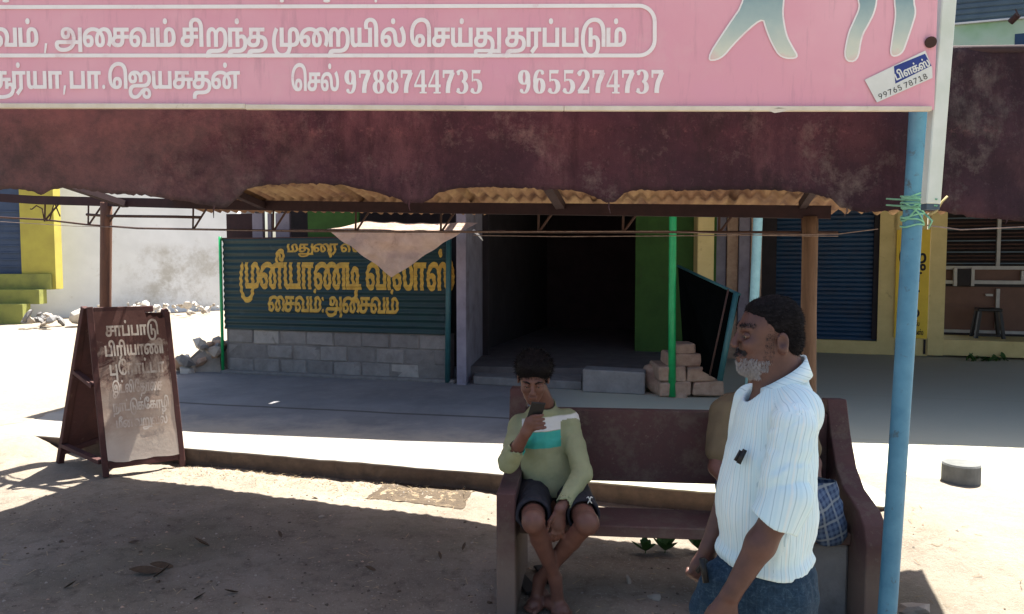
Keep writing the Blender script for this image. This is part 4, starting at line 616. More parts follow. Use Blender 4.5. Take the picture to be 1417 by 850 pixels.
back = [Vector((e.x+1.2, e.y+8, zr+.35)) for e in edge]
for i in (2, 4, 6): MB().bar(edge[i]+Vector((0, .1, -.05)), back[i]+Vector((0, 0, -.05)), .07, .09).build('rafter', M['dark_iron'], pr)

# ------------------------------------------------------------------ left background
ug = thing('yellow_building', 'yellow and green corner building with dark blue door and steps', 'building')
def lrect(parent, name, mt, px0, px1, y0, y1, Y, D):
    a = P(px0, y1, Y); b = P(px1, y0, Y); return MB().box(a.x, b.x, Y, Y+D, a.z, b.z).build(name, mt, parent)
lrect(ug, 'column', M['yellow_wall'], 31, 70, 180, 400, 18.8, .3)
lrect(ug, 'door', M['navy_door'], -60, 31, 180, 379, 18.95, .2)
for k in range(9): lrect(ug, 'door_rib', M['navy_door'], -60, 31, 292+k*9.5, 293.5+k*9.5, 18.92, .02)
lrect(ug, 'step', M['lime_wall'], -60, 69, 379.5, 401, 18.7, .5)
lrect(ug, 'step', M['lime_wall'], -60, 54, 401.2, 421, 18.4, .3)
lrect(ug, 'step', M['lime_wall'], -60, 31, 421.2, 450, 18.1, .3)
lrect(ug, 'wall', M['yellow_wall'], -260, -60, 100, 400, 18.9, 3)
t = NT('whitewash'); v = t.coord('World'); sp = t.sep(v)
c = t.ramp(t.noise(v, .9, 6, .6), [(.35, (.72, .74, .74)), (.75, (.58, .60, .60))])
st_ = t.ramp(t.noise(v, .8, 9, .75), [(.46, 0.), (.60, 1.)])
lowx = t.ramp(t.math('MULTIPLY', t.math('ADD', sp[0], 14), .1), [(.30, 0.), (.42, 1.)])
lowz = t.ramp(t.math('MULTIPLY', sp[2], .3), [(.25, 1.), (.58, .9), (.66, 0.)])
c = t.mix(t.math('MULTIPLY', st_, t.math('MULTIPLY', lowx, lowz)), c, (.44, .43, .39))
c = t.mix(t.ramp(t.noise(v, 3, 6, .7), [(.62, 0.), (.75, .4)]), c, (.40, .38, .34))
a, b = P(20, 440, 19.3), P(330, 425, 23.0); n_ = (b-a).cross(Vector((0, 0, 1))).normalized()*-.3
ww = MB().hexa([Vector((a.x, a.y, -.2)), Vector((b.x, b.y, -.2)), Vector((b.x+.0, b.y+.4, -.2)), Vector((a.x, a.y+.4, -.2)), Vector((a.x, a.y, 4.6)), Vector((b.x, b.y, 4.6)), Vector((b.x, b.y+.4, 4.6)), Vector((a.x, a.y+.4, 4.6))]).build('white_wall', t.done(c, .9, .2))
tag(ww, 'long whitewashed wall with grey stains in the sunny yard', 'wall')
lrect(ww, 'patch', mat('grey_patch', (.36, .35, .32), (.25, .24, .21), 3, .9, .3), 252, 292, 300, 340, 22.9, .02)
# rubble heaps: individual chunks
hp = thing('rubble_heap', 'heap of broken bricks and stones at the foot of the grey pillar', 'rubble')
for k in range(34):
    px = random.uniform(246, 303); y = random.uniform(470, 512) if px > 275 else random.uniform(487, 514)
    p = G(px, 514, .15); p.y += random.uniform(-.2, .5); top = P(px, y, p.y).z
    rock('chunk', Vector((p.x, p.y, max(.17, top-.05))), random.uniform(.05, .13), random.choice([M['stone'], M['laterite'], M['white_stone'], M['grey_block_dark']]), hp, sub=1)
MB().add([tuple(G(240, 516, .14)), tuple(G(306, 516, .14)), tuple(G(306, 516, .14)+Vector((0, .9, 0))), tuple(G(245, 516, .14)+Vector((0, .9, 0))), tuple(P(282, 478, 11.0)), tuple(P(301, 470, 11.1))], [(0, 1, 5, 4), (1, 2, 5), (2, 3, 4, 5), (3, 0, 4)]).build('soil', M['stone'], hp)
hp2 = thing('soil_heap', 'low grey heap of soil and stones near the green steps', 'rubble')
for k in range(16):
    px = random.uniform(44, 88); rock('chunk', P(px, random.uniform(433, 447), 17.3)+Vector((0, random.uniform(-.5, .5), 0)), random.uniform(.07, .16), M['grey_block_dark'] if random.random() < .6 else M['stone'], hp2, .5, 1)
hp3 = thing('white_rubble', 'long heap of white broken plaster along the stained wall', 'rubble')
for k in range(70):
    px = random.uniform(150, 292); y = 427+random.uniform(-6, 8)
    rock('chunk', P(px, y, 20.3)+Vector((0, random.uniform(-.8, .8), 0)), random.choice((.03, .05, .06, .08, .11)), random.choice([M['white_stone'], M['white_stone'], M['stone']]), hp3, .5, 1)
bl = rock('boulder', P(108, 438, 17.5), .20, M['white_stone']); tag(bl, 'single pale boulder on the sand left of the rusty post', 'stone')
# ================================================================== FRONT CANOPY
LX = lambda x: 5.42-.39*x                                # the line of the canopy's far edge and its posts
LA = math.degrees(math.atan(.39)); FL = Plane(0, 5.42, LA)
def L(px, py, v=0.0): u, z = FL.uz(px, py, v); return FL.w(u, v, z)
tag(MB().tube([Vector((L(145, 400).x, L(145, 400).y, -.05)), L(146, 420), L(147, 300), L(147, 280)], .047, 14).build('rusty_post', mat('rusty_post', (.17, .085, .052), (.08, .042, .034), 7, .7, .3, 50, .003, stretch=(3, 3, .4)), None, True), 'rusty brown round post rising behind the folding menu board', 'post')
p1 = L(1118, 600)
tag(MB().tube([Vector((p1.x, p1.y, -.05)), L(1118, 600), L(1119, 430), L(1121, 325), L(1121, 300)], [.05, .048, .045, .046, .046], 14).build('wooden_post', M['wood_post'], None, True), 'reddish wooden post behind the man in the white shirt', 'post')
lt = thing('lattice_beam', 'rusty angle beam with thin rods hanging below it, along the canopy edge', 'beam')
bp = [L(-60, 270), L(50, 277), L(330, 284), L(600, 288), L(900, 291), L(1150, 294)]
for a, b in zip(bp, bp[1:]):
    pass
m = MB()
for i, (a, b) in enumerate(zip(bp, bp[1:])): m.bar(a, b, .045, .075+.0005*i)
m.build('top_angle', M['rust'], lt)
m = MB(); m.tube([L(x, y) for x, y in ((-60, 299), (0, 301), (60, 304), (120, 311), (190, 316), (300, 318), (420, 320), (650, 321), (900, 321), (1160, 322))], .0085, 7); m.build('bottom_rod', M['dark_iron'], lt, True)
m = MB(); m.tube([L(x, y, -.02) for x, y in ((120, 297), (147, 299), (240, 300), (278, 301))], .012, 7); m.build('short_rod', M['dark_iron'], lt, True)
for px in (62, 122, 147, 267, 378, 492, 610, 745, 862, 995, 1110):
    yt = np.interp(px, [-60, 50, 330, 600, 900, 1150], [272, 280, 287, 291, 294, 297]); yb_ = np.interp(px, [-60, 0, 60, 120, 190, 420, 1160], [299, 301, 304, 311, 316, 320, 322])
    MB().tube([L(px, yb_), L(px+.5, yt)], .008, 6).build('strut', M['dark_iron'], lt)
    MB().tube([L(px+1, yb_), L(px+21, yt)], .008, 6).build('strut', M['dark_iron'], lt)
def wire(pts, label, r=.003, mt='wire'):
    return tag(MB().tube(pts, r, 6).build('wire', M[mt], None, True), label, 'wire')
wire([L(x, y, -.05) for x, y in ((-60, 303), (100, 313), (330, 319), (655, 321), (920, 320), (1060, 326), (1160, 327))], 'long thin wire just under the rods of the canopy edge')
wire([L(x, y, -.06) for x, y in ((655, 326), (780, 327.5), (1000, 326), (1160, 324), (1215, 317))], 'thin wire hanging lowest across the dark shop opening')
wire([P(x, y, Y) for x, y, Y in ((1283, 312, 3.3), (1330, 318, 3.33), (1417, 314, 3.38), (1560, 304, 3.45))], 'thin pale wire running right from the blue pole')
# twisted scrap of creeper on the left strut
tw = []
for k in range(9): tw.append(L(42+k*5+random.uniform(-3, 3), 283+random.uniform(-2, 26)))
tag(MB().tube(tw, .006, 5).build('dry_vine', M['dark_iron'], None, True), 'dry twisted vine on the leftmost strut of the canopy', 'vine')
# corrugated canopy roof: sheets as parts
cr = thing('canopy_roof', 'yellowish corrugated roof sheets of the front canopy seen from below', 'roof')
t = NT('roof_sheet_paint'); v = t.coord('World')
c = t.ramp(t.noise(v, 1.6, 6, .65), [(.3, (.29, .195, .10)), (.5, (.18, .10, .055)), (.7, (.095, .045, .03))])
c = t.mix(t.ramp(t.noise(v, 4, 6, .7), [(.52, 0.), (.68, .85)]), c, (.07, .035, .028))
t.done(c, .75, .2)
tr = t.n('ShaderNodeBsdfTranslucent'); t.l(c, tr.inputs[0]); mx = t.n('ShaderNodeMixShader'); mx.inputs[0].default_value = .05
t.l(t.b.outputs[0], mx.inputs[1]); t.l(tr.outputs[0], mx.inputs[2]); t.l(mx.outputs[0], t.out.inputs[0]); M['roof_sheet_paint'] = t.m
ryaw = math.radians(12); rd = Vector((-math.sin(ryaw), -math.cos(ryaw), .165))   # rib direction, rising towards the viewer
ru = Vector((math.cos(math.radians(LA)), -math.sin(math.radians(LA)), 0))
def eave(s_):                                            # point on the eave line at x
    a = Vector((s_, LX(s_), 0)); a.z = float(np.interp(s_, [-4.6, -2.2, -.5, 2.3], [2.245, 2.15, 2.10, 2.035]))+.030; return a
x = -2.75; k = 0
while x < 2.62:
    x1 = min(x+.83, 2.62); m = MB(); nn = 48; pitch = .09; far_cut = 0
    for i in range(nn+1):
        xx = x-.05+(x1-x+.05)*i/nn; s_ = xx/math.cos(math.radians(LA))
        for j in range(9):
            cut = .0
            qm = (eave(xx).y-3.50)/-rd.y; q = -.42+cut+(qm-cut)*j/8; p = eave(xx)+rd*q
            p.z += .017*math.cos(2*PI*s_/pitch)+(.008 if k % 2 else 0)+.006*mnoise.noise((xx*2, q*2, 1)); m.v.append(tuple(p))
    for i in range(nn):
        for j in range(8): m.f.append((i*9+j, (i+1)*9+j, (i+1)*9+j+1, i*9+j+1)); m.mi.append(0)
    m.build('roof_sheet', M['roof_sheet_paint'], cr, True); x = x1; k += 1
for px, w_ in ((322, .05), (765, .06), (-2.9, .06), (1050, .04)):
    xx = {322: -1.95, 765: .33, -2.9: -3.3, 1050: 1.75}[px]; a = eave(xx)+Vector((0, 0, -.05)); MB().bar(a, a+rd*((a.y-3.52)/-rd.y), w_, .05).build('rafter', M['rust'], cr)
MB().bar(L(323, 284), L(325, 240), .035, .03).build('hanger', M['rust'], cr)

# ================================================================== maroon cloth band
YC = 3.45
bot = [(-90, 262), (-40, 258), (0, 262), (40, 263), (58, 270), (72, 262), (90, 259), (115, 262), (150, 268), (195, 270), (240, 276), (285, 284), (310, 288), (330, 272), (345, 260), (375, 256), (430, 254), (480, 257), (520, 266), (545, 273), (565, 282), (590, 279), (610, 266), (630, 261), (680, 259), (740, 261), (755, 264), (765, 262), (790, 262), (815, 268), (835, 279), (850, 281), (862, 268), (880, 263), (930, 264), (990, 263), (1030, 262), (1080, 264), (1125, 268), (1150, 275), (1165, 288), (1200, 294), (1235, 291), (1265, 294), (1300, 292), (1340, 301), (1380, 303), (1440, 308), (1500, 310)]
bx = [p[0] for p in bot]; by = [p[1] for p in bot]
def cloth_band(px0, px1, ztop):
    m = MB(); n = int((px1-px0)/4); R_ = 26
    for i in range(n+1):
        px = px0+(px1-px0)*i/n; yb_ = float(np.interp(px, bx, by))+2.2*mnoise.noise((px*.09, 0, 0))+2.2*mnoise.noise((px*.27, 0, 0))+1.2*abs(mnoise.noise((px*.9, 3, 0))); b = P(px, yb_, YC)
        for j in range(R_+1):
            f_ = j/R_; z = b.z+(ztop-b.z)*f_; xx = b.x
            dy = .012*math.sin(xx*9+2*mnoise.noise((xx, z, 0)))*(1-f_*.5)+.012*mnoise.noise((xx*3, z*5, 2))+.02*(1-f_)**2*mnoise.noise((xx*5, 0, 9))+.005*mnoise.noise((xx*14, z*9, 4))
            m.v.append((xx, YC+dy, z))
    for i in range(n):
        for j in range(R_): m.f.append((i*(R_+1)+j, (i+1)*(R_+1)+j, (i+1)*(R_+1)+j+1, i*(R_+1)+j+1)); m.mi.append(0)
    return m
t = NT('maroon_cloth'); v = t.coord('World')
c = t.ramp(t.noise(v, 2.2, 8, .7, .1), [(.30, (.062, .029, .036)), (.5, (.038, .020, .027)), (.72, (.020, .013, .018))])
c = t.mix(t.ramp(t.noise(v, 3.2, 10, .78, .1), [(.53, 0.), (.64, .85)]), c, (.105, .085, .08))
c = t.mix(t.ramp(t.noise(t.coord('World', (1, 1, .6)), 1.6, 9, .75, .05), [(.52, 0.), (.66, .75)]), c, (.10, .052, .058))
c = t.mix(t.ramp(t.noise(t.coord('World', (1, 1, .5)), 2.0, 9, .8), [(.50, 0.), (.62, .8)]), c, (.020, .015, .017))
c = t.mix(t.ramp(t.noise(v, 24, 8, .85), [(.56, 0.), (.66, .7)]), c, (.018, .012, .015))
c = t.mix(t.ramp(t.noise(t.coord('World', (5, 5, .7)), 2.5, 7, .7), [(.52, 0.), (.68, .6)]), c, (.026, .013, .017))
c = t.mix(t.ramp(t.noise(v, 42, 6, .8), [(.57, 0.), (.70, .45)]), c, (.11, .075, .078))
vz = t.sep(v); bandz = t.ramp(vz[2], [(.0, 0.), (1., 1.)])
zb = t.math('SUBTRACT', 1.0, t.math('MINIMUM', t.math('MULTIPLY', t.math('ABSOLUTE', t.math('SUBTRACT', vz[2], 2.262)), 26.0), 1.0))
c = t.mix(t.math('MULTIPLY', zb, t.ramp(t.noise(v, 13, 5, .8), [(.54, 0.), (.68, .5)])), c, (.17, .085, .085))
vx = t.sep(v)[0]; lf_ = t.ramp(t.math('ADD', t.math('MULTIPLY', t.math('ADD', vx, 2.2), .4), t.math('MULTIPLY', t.math('SUBTRACT', t.noise(v, 3.5, 9, .8), .5), 1.4)), [(.25, .65), (.55, 0.)])
c = t.mix(lf_, c, t.ramp(t.noise(v, 4.5, 9, .8), [(.38, (.055, .046, .044)), (.5, (.10, .066, .064)), (.62, (.145, .085, .08))]))
t.bump(t.math('ADD', t.noise(v, 30, 7, .75), t.math('MULTIPLY', t.noise(v, 160, 3, .6), .4)), .7, .006)
M['maroon_cloth'] = t.done(c, .9, .15)
cb = cloth_band(-90, 1500, 2.622).build('cloth_valance', M['maroon_cloth'], None, True)
so = cb.modifiers.new('thick', 'SOLIDIFY'); so.thickness = .004
fr_ = MB()
for px in (566, 843, 1172, 1392, 297):
    a = P(px, float(np.interp(px, bx, by))-2, YC); l_ = random.uniform(.02, .07); fr_.tube([a, a+Vector((random.uniform(-.006, .006), 0, -l_*.5)), a+Vector((random.uniform(-.01, .01), .01, -l_))], [.004, .003, .0015], 5)
stuff(fr_.build('frayed_threads', M['maroon_cloth'], cb))
tag(cb, 'weathered maroon cloth band with scalloped lower edge hanging below the pink signboard', 'cloth')
tag(MB().tube([(-2.8, YC+.01, 2.618), (-1, YC+.01, 2.60), (1.3, YC+.01, 2.605), (2.7, YC+.01, 2.625)], .018, 8).build('hanging_rail', M['rust'], None, True), 'thin rusty rail along the top of the maroon cloth band', 'rail')

# ================================================================== blue pole, pale bar, rope
YP = 3.28
pt, pb = P(1272, 150, YP), P(1228, 845, YP); dr_ = (pb-pt)/(pt.z-pb.z)
foot = pt+dr_*(pt.z+.05); topp = pt-dr_*1.1
bpole = thing('blue_pole', 'sky blue steel pole leaning at the right end of the pink signboard', 'pole', (foot.x, foot.y, 0))
o = MB().tube([foot, pb, (pt+pb)/2+Vector((.004, 0, 0)), pt, topp], .0385, 20).build('pipe', M['pole_blue'], None, True); o.parent = bpole; o.matrix_parent_inverse = Matrix.Translation(bpole.location).inverted()
YB = 3.13
t = NT('pale_bar_paint'); c = t.ramp(t.noise(t.coord('World'), 6, 5, .6), [(.3, (.70, .74, .68)), (.75, (.56, .62, .52))]); M['pale_bar'] = t.done(c, .5, .3)
a, b = P(1311, -20, YB), P(1287.5, 283, YB)
bar = thing('pale_bar', 'pale greenish white square bar beside the right edge of the pink signboard', 'bar')
MB().bar(a+(a-b)*.25, b, .058, .05).build('tube', M['pale_bar'], bar, bevel=.004)
MB().bar(b+Vector((0, 0, .004)), b+Vector((0, 0, -.022)), .052, .044).build('end_cap', M['shutter_grey'], bar)
rp = thing('rope', 'light green rope wound round the blue pole and the pale bar', 'rope')
def poleat(y): p = P(np.interp(y, [150, 845], [1272, 1228]), y, YP); return p
for y0, tl in ((270, 4), (277, -3), (284, 5), (291, -4), (298, 3), (305, -3), (312, 2), (288, 18), (296, -16)):
    c_ = poleat(y0); pts = []
    for k in range(25):
        an = 2*PI*k/24; pts.append(c_+Vector((math.cos(an)*.043, math.sin(an)*.043, .001*tl*3*math.cos(an)+.003*math.sin(an*3))))
    MB().tube(pts, .0038, 6).build('coil', M['rope'], rp, True)
for y0 in (272, 281):
    a = P(1246, y0, YP-.05); b = P(1297, y0+4, YB-.03); MB().tube([a, (a+b)/2+Vector((0, -.01, .004)), b, b+Vector((.01, .05, -.005)), a+Vector((0, .12, 0))], .0038, 6).build('coil', M['rope'], rp, True)
MB().tube([P(1282, 300, YB), P(1296, 292, YB-.02), P(1303, 280, YB), P(1311, 272, YB)], .005, 6).build('loose_end', mat('straw_rope', (.42, .34, .16), (.3, .24, .1), 40, .8, 0), rp, True)
MB().tube([P(1280, 296, YB), P(1290, 306, YB-.02), P(1285, 316, YB)], .004, 6).build('loose_end', M['rope'], rp, True)

# ================================================================== pink signboard
YS = 3.10
pb_ = thing('pink_signboard', 'large pink signboard with white writing and painted legs at the top', 'sign', (0, YS, P(600, 150, YS).z))
def S(px, py, d=0.0): return P(px, py, YS-d)
def sp_(o): o.parent = pb_; o.matrix_parent_inverse = Matrix.Translation(pb_.location).inverted(); return o
t = NT('pink_paint'); v = t.coord('World')
c = t.ramp(t.noise(v, 1.4, 6, .6), [(.3, (.76, .41, .46)), (.55, (.71, .345, .405)), (.75, (.71, .33, .42))])
c = t.mix(t.ramp(t.noise(v, 5, 7, .7), [(.55, 0.), (.75, .35)]), c, (.72, .48, .48))
c = t.mix(t.ramp(t.noise(t.coord('World', (8, 8, .9)), 3, 6, .7), [(.54, 0.), (.72, .5)]), c, (.45, .24, .27))
t.bump(t.noise(v, 9, 5, .6), .15, .006); M['pink'] = t.done(c, .55, .25)
zt = 4.1  # top out of view, raised so the board's shade covers the standing man
m = MB(); nxp, nzp = 60, 14; x0, x1 = S(-260, 150).x, S(1293, 150).x; z0, z1 = S(0, 146).z, zt
for j in range(nzp+1):
    for i in range(nxp+1):
        xx = x0+(x1-x0)*i/nxp; zz = z0+(z1-z0)*j/nzp; zz -= .018*(1-j/nzp)*(i/nxp)*.9
        m.v.append((xx, YS+.006, zz))
for j in range(nzp):
    for i in range(nxp): m.f.append((j*(nxp+1)+i, j*(nxp+1)+i+1, (j+1)*(nxp+1)+i+1, (j+1)*(nxp+1)+i)); m.mi.append(0)
pan = sp_(m.build('panel', M['pink'])); so = pan.modifiers.new('thick', 'SOLIDIFY'); so.thickness = .008; so.offset = 0 
t = NT('sign_white'); v = t.coord('World'); c = t.ramp(t.noise(v, 9, 6, .65), [(.3, (.86, .84, .80)), (.58, (.82, .77, .74)), (.70, (.74, .58, .58))]); M['sign_white'] = t.done(c, .6, .2)
M['trim'] = mat('trim', (.74, .68, .56), (.58, .50, .38), 7, .8, .3, 60, dirt=(.20, .13, .08), dscale=9, dlo=.62, dhi=.74)
# trim strips (two boards butted) and its broken splinters
for (xa, xb, ya, yb2) in ((-260, 340, 146.5, 147.5), (340.5, 780, 148.5, 150.5), (780.5, 1288, 150.5, 151)):
    a, b = S(xa, ya, .012), S(xb, yb2, .012)
    sp_(MB().bar(a, b, .02, .019).build('trim_strip', M['trim'], bevel=.002))
sp_(MB().add([tuple(S(1060, 152, .022)), tuple(S(1078, 149, .022)), tuple(S(1100, 152, .022)), tuple(S(1072, 156.5, .022))], [(0, 1, 2, 3)]).build('splinter', M['trim']))
for xb in (-200, 500, 1240): sp_(MB().bar(P(xb, 150, YS+.03), P(xb, -700, YS+.03), .03, .03).build('batten', M['wood_post']))
def sign_text(key, px0, px1, yb0, h_px, space=45, track=0, custom=None):
    a, b = S(px0, yb0, .002), S(px1, yb0, .002); hh = S(px0, yb0-h_px, .002).z-a.z
    shp, wd = custom or line_shapes(key, space, track); shp = scaled(shp, (b.x-a.x)/wd, hh/(XH if not custom else 1))
    return sp_(lettering('lettering', shp, lambda x, y: Vector((a.x+x, YS-.0005, a.z+y)), M['sign_white'], None))
_, wa = line_shapes('a', 45); 
# first word starts left of the frame; the second word starts at 75 px and the line ends at 866 px
sh_a, wa = line_shapes('a', 45); nlead = LINE['a'].split().index('t6'); xlead = 0
for g in LINE['a'].split()[:nlead]: xlead += 45 if g == '_' else GC[g][0]
pa = 75-(866-75)*xlead/(wa-xlead)
sign_text('a', pa, 866, 65, 26)
sign_text('b', -22, 329, 123, 24); sign_text('c', 402, 468, 126, 25)
for s_, a, b in (('9788744735', 476, 669), ('9655274737', 716, 920)):
    sign_text('', a, b, 129.5, 33, custom=number_shapes(s_))
# rounded frame line
def frame_line(x0, y0, x1, y1, r, wpx):
    pts = [(x0, y0)]+[(x1-r+r*math.sin(k*PI/16), y0-2.5+r-r*math.cos(k*PI/16)) for k in range(9)]+[(x1-r+r*math.cos(k*PI/16), y1-r+r*math.sin(k*PI/16)) for k in range(9)]+[(x0, y1)]
    V_ = []; 
    for i, (x, y) in enumerate(pts):
        xa, ya = pts[max(i-1, 0)]; xb, yb2 = pts[min(i+1, len(pts)-1)]; d = math.hypot(xb-xa, yb2-ya); nx_, ny_ = -(yb2-ya)/d*wpx/2, (xb-xa)/d*wpx/2
        V_ += [tuple(S(x+nx_, y+ny_, .0018)), tuple(S(x-nx_, y-ny_, .0018))]
    sp_(MB().add(V_, [(2*i, 2*i+1, 2*i+3, 2*i+2) for i in range(len(pts)-1)]).build('painted_frame', M['sign_white']))
frame_line(-250, 10.5, 906, 77, 22, 5.5)
# feet of the writing line above the frame
for px, w_ in ((8, 5), (390, 3), (452, 5), (520, 2)): 
    v2, f2 = blob2(0, 0, 1); sp_(MB().add([tuple(S(px+a*w_, 1.5+b*2.3, .002)) for a, b in v2], f2).build('lettering', M['sign_white']))
# painted legs
legs = [[(1031, -70), (1031, 0), (1005, 37), (974, 85), (998, 84), (1019, 58), (1055, 25), (1058, 38), (1067, 61), (1080, 82), (1108, 82), (1096, 62), (1089, 48), (1084, 20), (1086, 0), (1090, -70)],
        [(1180, -70), (1186, 0), (1189, 10), (1180, 30), (1172, 48), (1166, 85), (1188, 87), (1193, 51), (1203, 34), (1211, 18), (1215, 0), (1217, -70)],
        [(1238, -70), (1236, 0), (1239, 20), (1234, 51), (1230, 80), (1249, 77), (1257, 55), (1264, 34), (1269, 17), (1265, 0), (1266, -70)]]
t = NT('painted_legs'); v = t.coord('World'); sp = t.sep(v); zA, zB = S(0, 85).z, S(0, -10).z
fr_ = t.math('DIVIDE', t.math('SUBTRACT', sp[2], zA), zB-zA); fr_ = t.math('ADD', fr_, t.math('MULTIPLY', t.math('SUBTRACT', t.noise(v, 12, 5, .6), .5), .5))
c = t.ramp(fr_, [(.0, (.70, .48, .45)), (.12, (.62, .64, .52)), (.55, (.40, .50, .46)), (1., (.22, .34, .36))]); M['painted_legs'] = t.done(c, .6, .2)
for pg in legs:
    for _ in range(2): pg = [q for i in range(len(pg)) for q in ((pg[i][0]*.75+pg[(i+1) % len(pg)][0]*.25, pg[i][1]*.75+pg[(i+1) % len(pg)][1]*.25), (pg[i][0]*.25+pg[(i+1) % len(pg)][0]*.75, pg[i][1]*.25+pg[(i+1) % len(pg)][1]*.75))]
    cx_ = sum(p[0] for p in pg)/len(pg)
    v2, f2 = fill2d([[(x, -y) for x, y in pg]]); sp_(MB().add([tuple(S(x, -y, .0015)) for x, y in v2], f2).build('painted_outline', M['sign_white']))
    ins = []
    for i, (x, y) in enumerate(pg):
        xa, ya = pg[i-1]; xb, yb2 = pg[(i+1) % len(pg)]; d = math.hypot(xb-xa, yb2-ya); ins.append((x+(yb2-ya)/d*2.4, y-(xb-xa)/d*2.4))
    v2, f2 = fill2d([[(x, -y) for x, y in ins]]); sp_(MB().add([tuple(S(x, -y, .0026)) for x, y in v2], f2).build('painted_leg', M['painted_legs']))
bolt = sp_(MB().tube([S(1288, 58.5, -.002), S(1288, 58.5, .014)], .022, 14).build('bolt', M['dark_iron'], None, bevel=.003))
# stuck-on label
stk = thing('sticker', 'small white sticker with a blue panel stuck crooked on the pink signboard', 'sticker', S(1240, 105, .004))
def sk(o): o.parent = stk; o.matrix_parent_inverse = Matrix.Translation(stk.location).inverted(); return o
sk(MB().add([tuple(S(x, y, .003)) for x, y in ((1196.5, 110.6), (1213.5, 142), (1290.5, 108), (1290, 94), (1280.6, 70))], [(0, 1, 2, 3, 4)]).build('paper', M['white_paint']))
sk(MB().add([tuple(S(x, y, .0036)) for x, y in ((1237, 92), (1239, 116), (1289, 91), (1280, 74.5))], [(0, 1, 2, 3)]).build('blue_panel', mat('label_blue', (.035, .06, .26), None, 5, .5, 0)))
def stk_text(key, x0, y0, x1, y1, h_, mt):
    shp, wd = line_shapes(key, 60); a = Vector((x0, y0)); b = Vector((x1, y1)); e = (b-a)/wd; n_ = Vector((e.y, -e.x)).normalized()*h_/(XH if mt != 'black_paint' else 180)
    return sk(lettering('lettering', shp, lambda x, y: S(*(a+e*x+n_*y), .0042), M[mt], None))
stk_text('m', 1240, 112, 1287, 91.5, 9, 'white_paint'); stk_text('n', 1217, 138, 1285, 108, 7, 'black_paint')

# ================================================================== cream cloth by the shop
YW = 9.0; cc = MB()
top_l, top_r, apex = (452, 317), (638, 321), (542, 384)
n1, n2 = 34, 26; idx = {}
for j in range(n2+1):
    for i in range(n1+1):
        s_ = i/n1; f_ = j/n2
        tx = top_l[0]+(top_r[0]-top_l[0])*s_; ty = top_l[1]+(top_r[1]-top_l[1])*s_+6*math.sin(PI*s_)*.3
        px = tx+(apex[0]-tx)*f_; py = ty+(apex[1]-ty)*f_
        p = P(px, py, YW+.05*math.sin(px*.07+f_*2.5)*(1-f_)+.10*mnoise.noise((px*.022, py*.03, 0))+.05*mnoise.noise((px*.06, py*.07, 4))-.02*f_)+Vector((0, 0, .03*mnoise.noise((px*.04, py*.05, 8)))); idx[i, j] = len(cc.v); cc.v.append(tuple(p))
for j in range(n2):
    for i in range(n1): cc.f.append((idx[i, j], idx[i+1, j], idx[i+1, j+1], idx[i, j+1])); cc.mi.append(0)
k0 = len(cc.v)
for j in range(7):                                       # the part folded back over the wire
    for i in range(n1+1):
        s_ = i/n1; f_ = j/6; tx = top_l[0]+(top_r[0]-top_l[0])*s_; ty = top_l[1]+(top_r[1]-top_l[1])*s_+6*math.sin(PI*s_)*.3
        q = P(tx+(10+12*s_)*f_, ty, YW); q.y += .24*f_; q.z += (.115+.03*mnoise.noise((tx*.03, 0, 5)))*f_*ss(-.05, .2, s_)+.010*mnoise.noise((tx*.06, f_*3, 3)); cc.v.append(tuple(q))
for j in range(6):
    for i in range(n1): a = k0+j*(n1+1)+i; cc.f.append((a, a+1, a+n1+2, a+n1+1)); cc.mi.append(0)
t = NT('cream_cloth'); v = t.coord('World')
c = t.ramp(t.noise(v, 6, 7, .7, .4), [(.35, (.74, .57, .46)), (.6, (.60, .44, .35)), (.75, (.42, .29, .23))])
t.bump(t.noise(v, 9, 7, .7, .6), .9, .05); t.done(c, .95, .1)
tr = t.n('ShaderNodeBsdfTranslucent'); t.l(c, tr.inputs[0]); mx = t.n('ShaderNodeMixShader'); mx.inputs[0].default_value = .35
t.l(t.b.outputs[0], mx.inputs[1]); t.l(tr.outputs[0], mx.inputs[2]); t.l(mx.outputs[0], t.out.inputs[0])
tag(cc.build('hanging_cloth', t.m, None, True), 'cream cloth hanging in a triangle over the green painted sheet', 'cloth')
wire([P(x, y, YW+.005) for x, y in ((400, 318), (458, 318), (560, 322), (655, 321), (700, 319))], 'short wire holding up the cream cloth', .006, 'dark_iron')
tag(MB().tube([P(655, 319, YW), P(662, 325, YW-.03), P(668, 333, YW)], [.02, .014, .006], 6).build('knotted_rag', M['white_paint'], None, True), 'small white knotted rag at the right end of the cream cloth', 'rag')

# ================================================================== folding menu board
BL, BR = Vector((-3.2, 6.02, .0)), Vector((-2.70, 6.36, .0)); TL, TR = Vector((-3.39, 6.21, 1.325)), Vector((-2.90, 6.55, 1.305))
ab = thing('menu_board', 'folding wooden menu board with faded handwriting and worn lower half', 'sign', (-3.3, 6.4, 0))  # worn lower half also lightened in colour to stand in for grazing sun
def ak(o): o.parent = ab; o.matrix_parent_inverse = Matrix.Translation(ab.location).inverted(); return o
eu = (BR-BL).normalized(); ew = (TL-BL).normalized(); en = eu.cross(ew).normalized()
if en.y > 0: en = -en
Wd, Ht = (BR-BL).length, (TL-BL).length
def Bd(u, h, d=0): return BL+eu*u+ew*h+en*d
M['maroon_wood'] = mat('maroon_wood', (.085, .035, .032), (.05, .024, .022), 8, .8, .4, 40, .004, dirt=(.15, .09, .07), dscale=9, dlo=.6, dhi=.75)
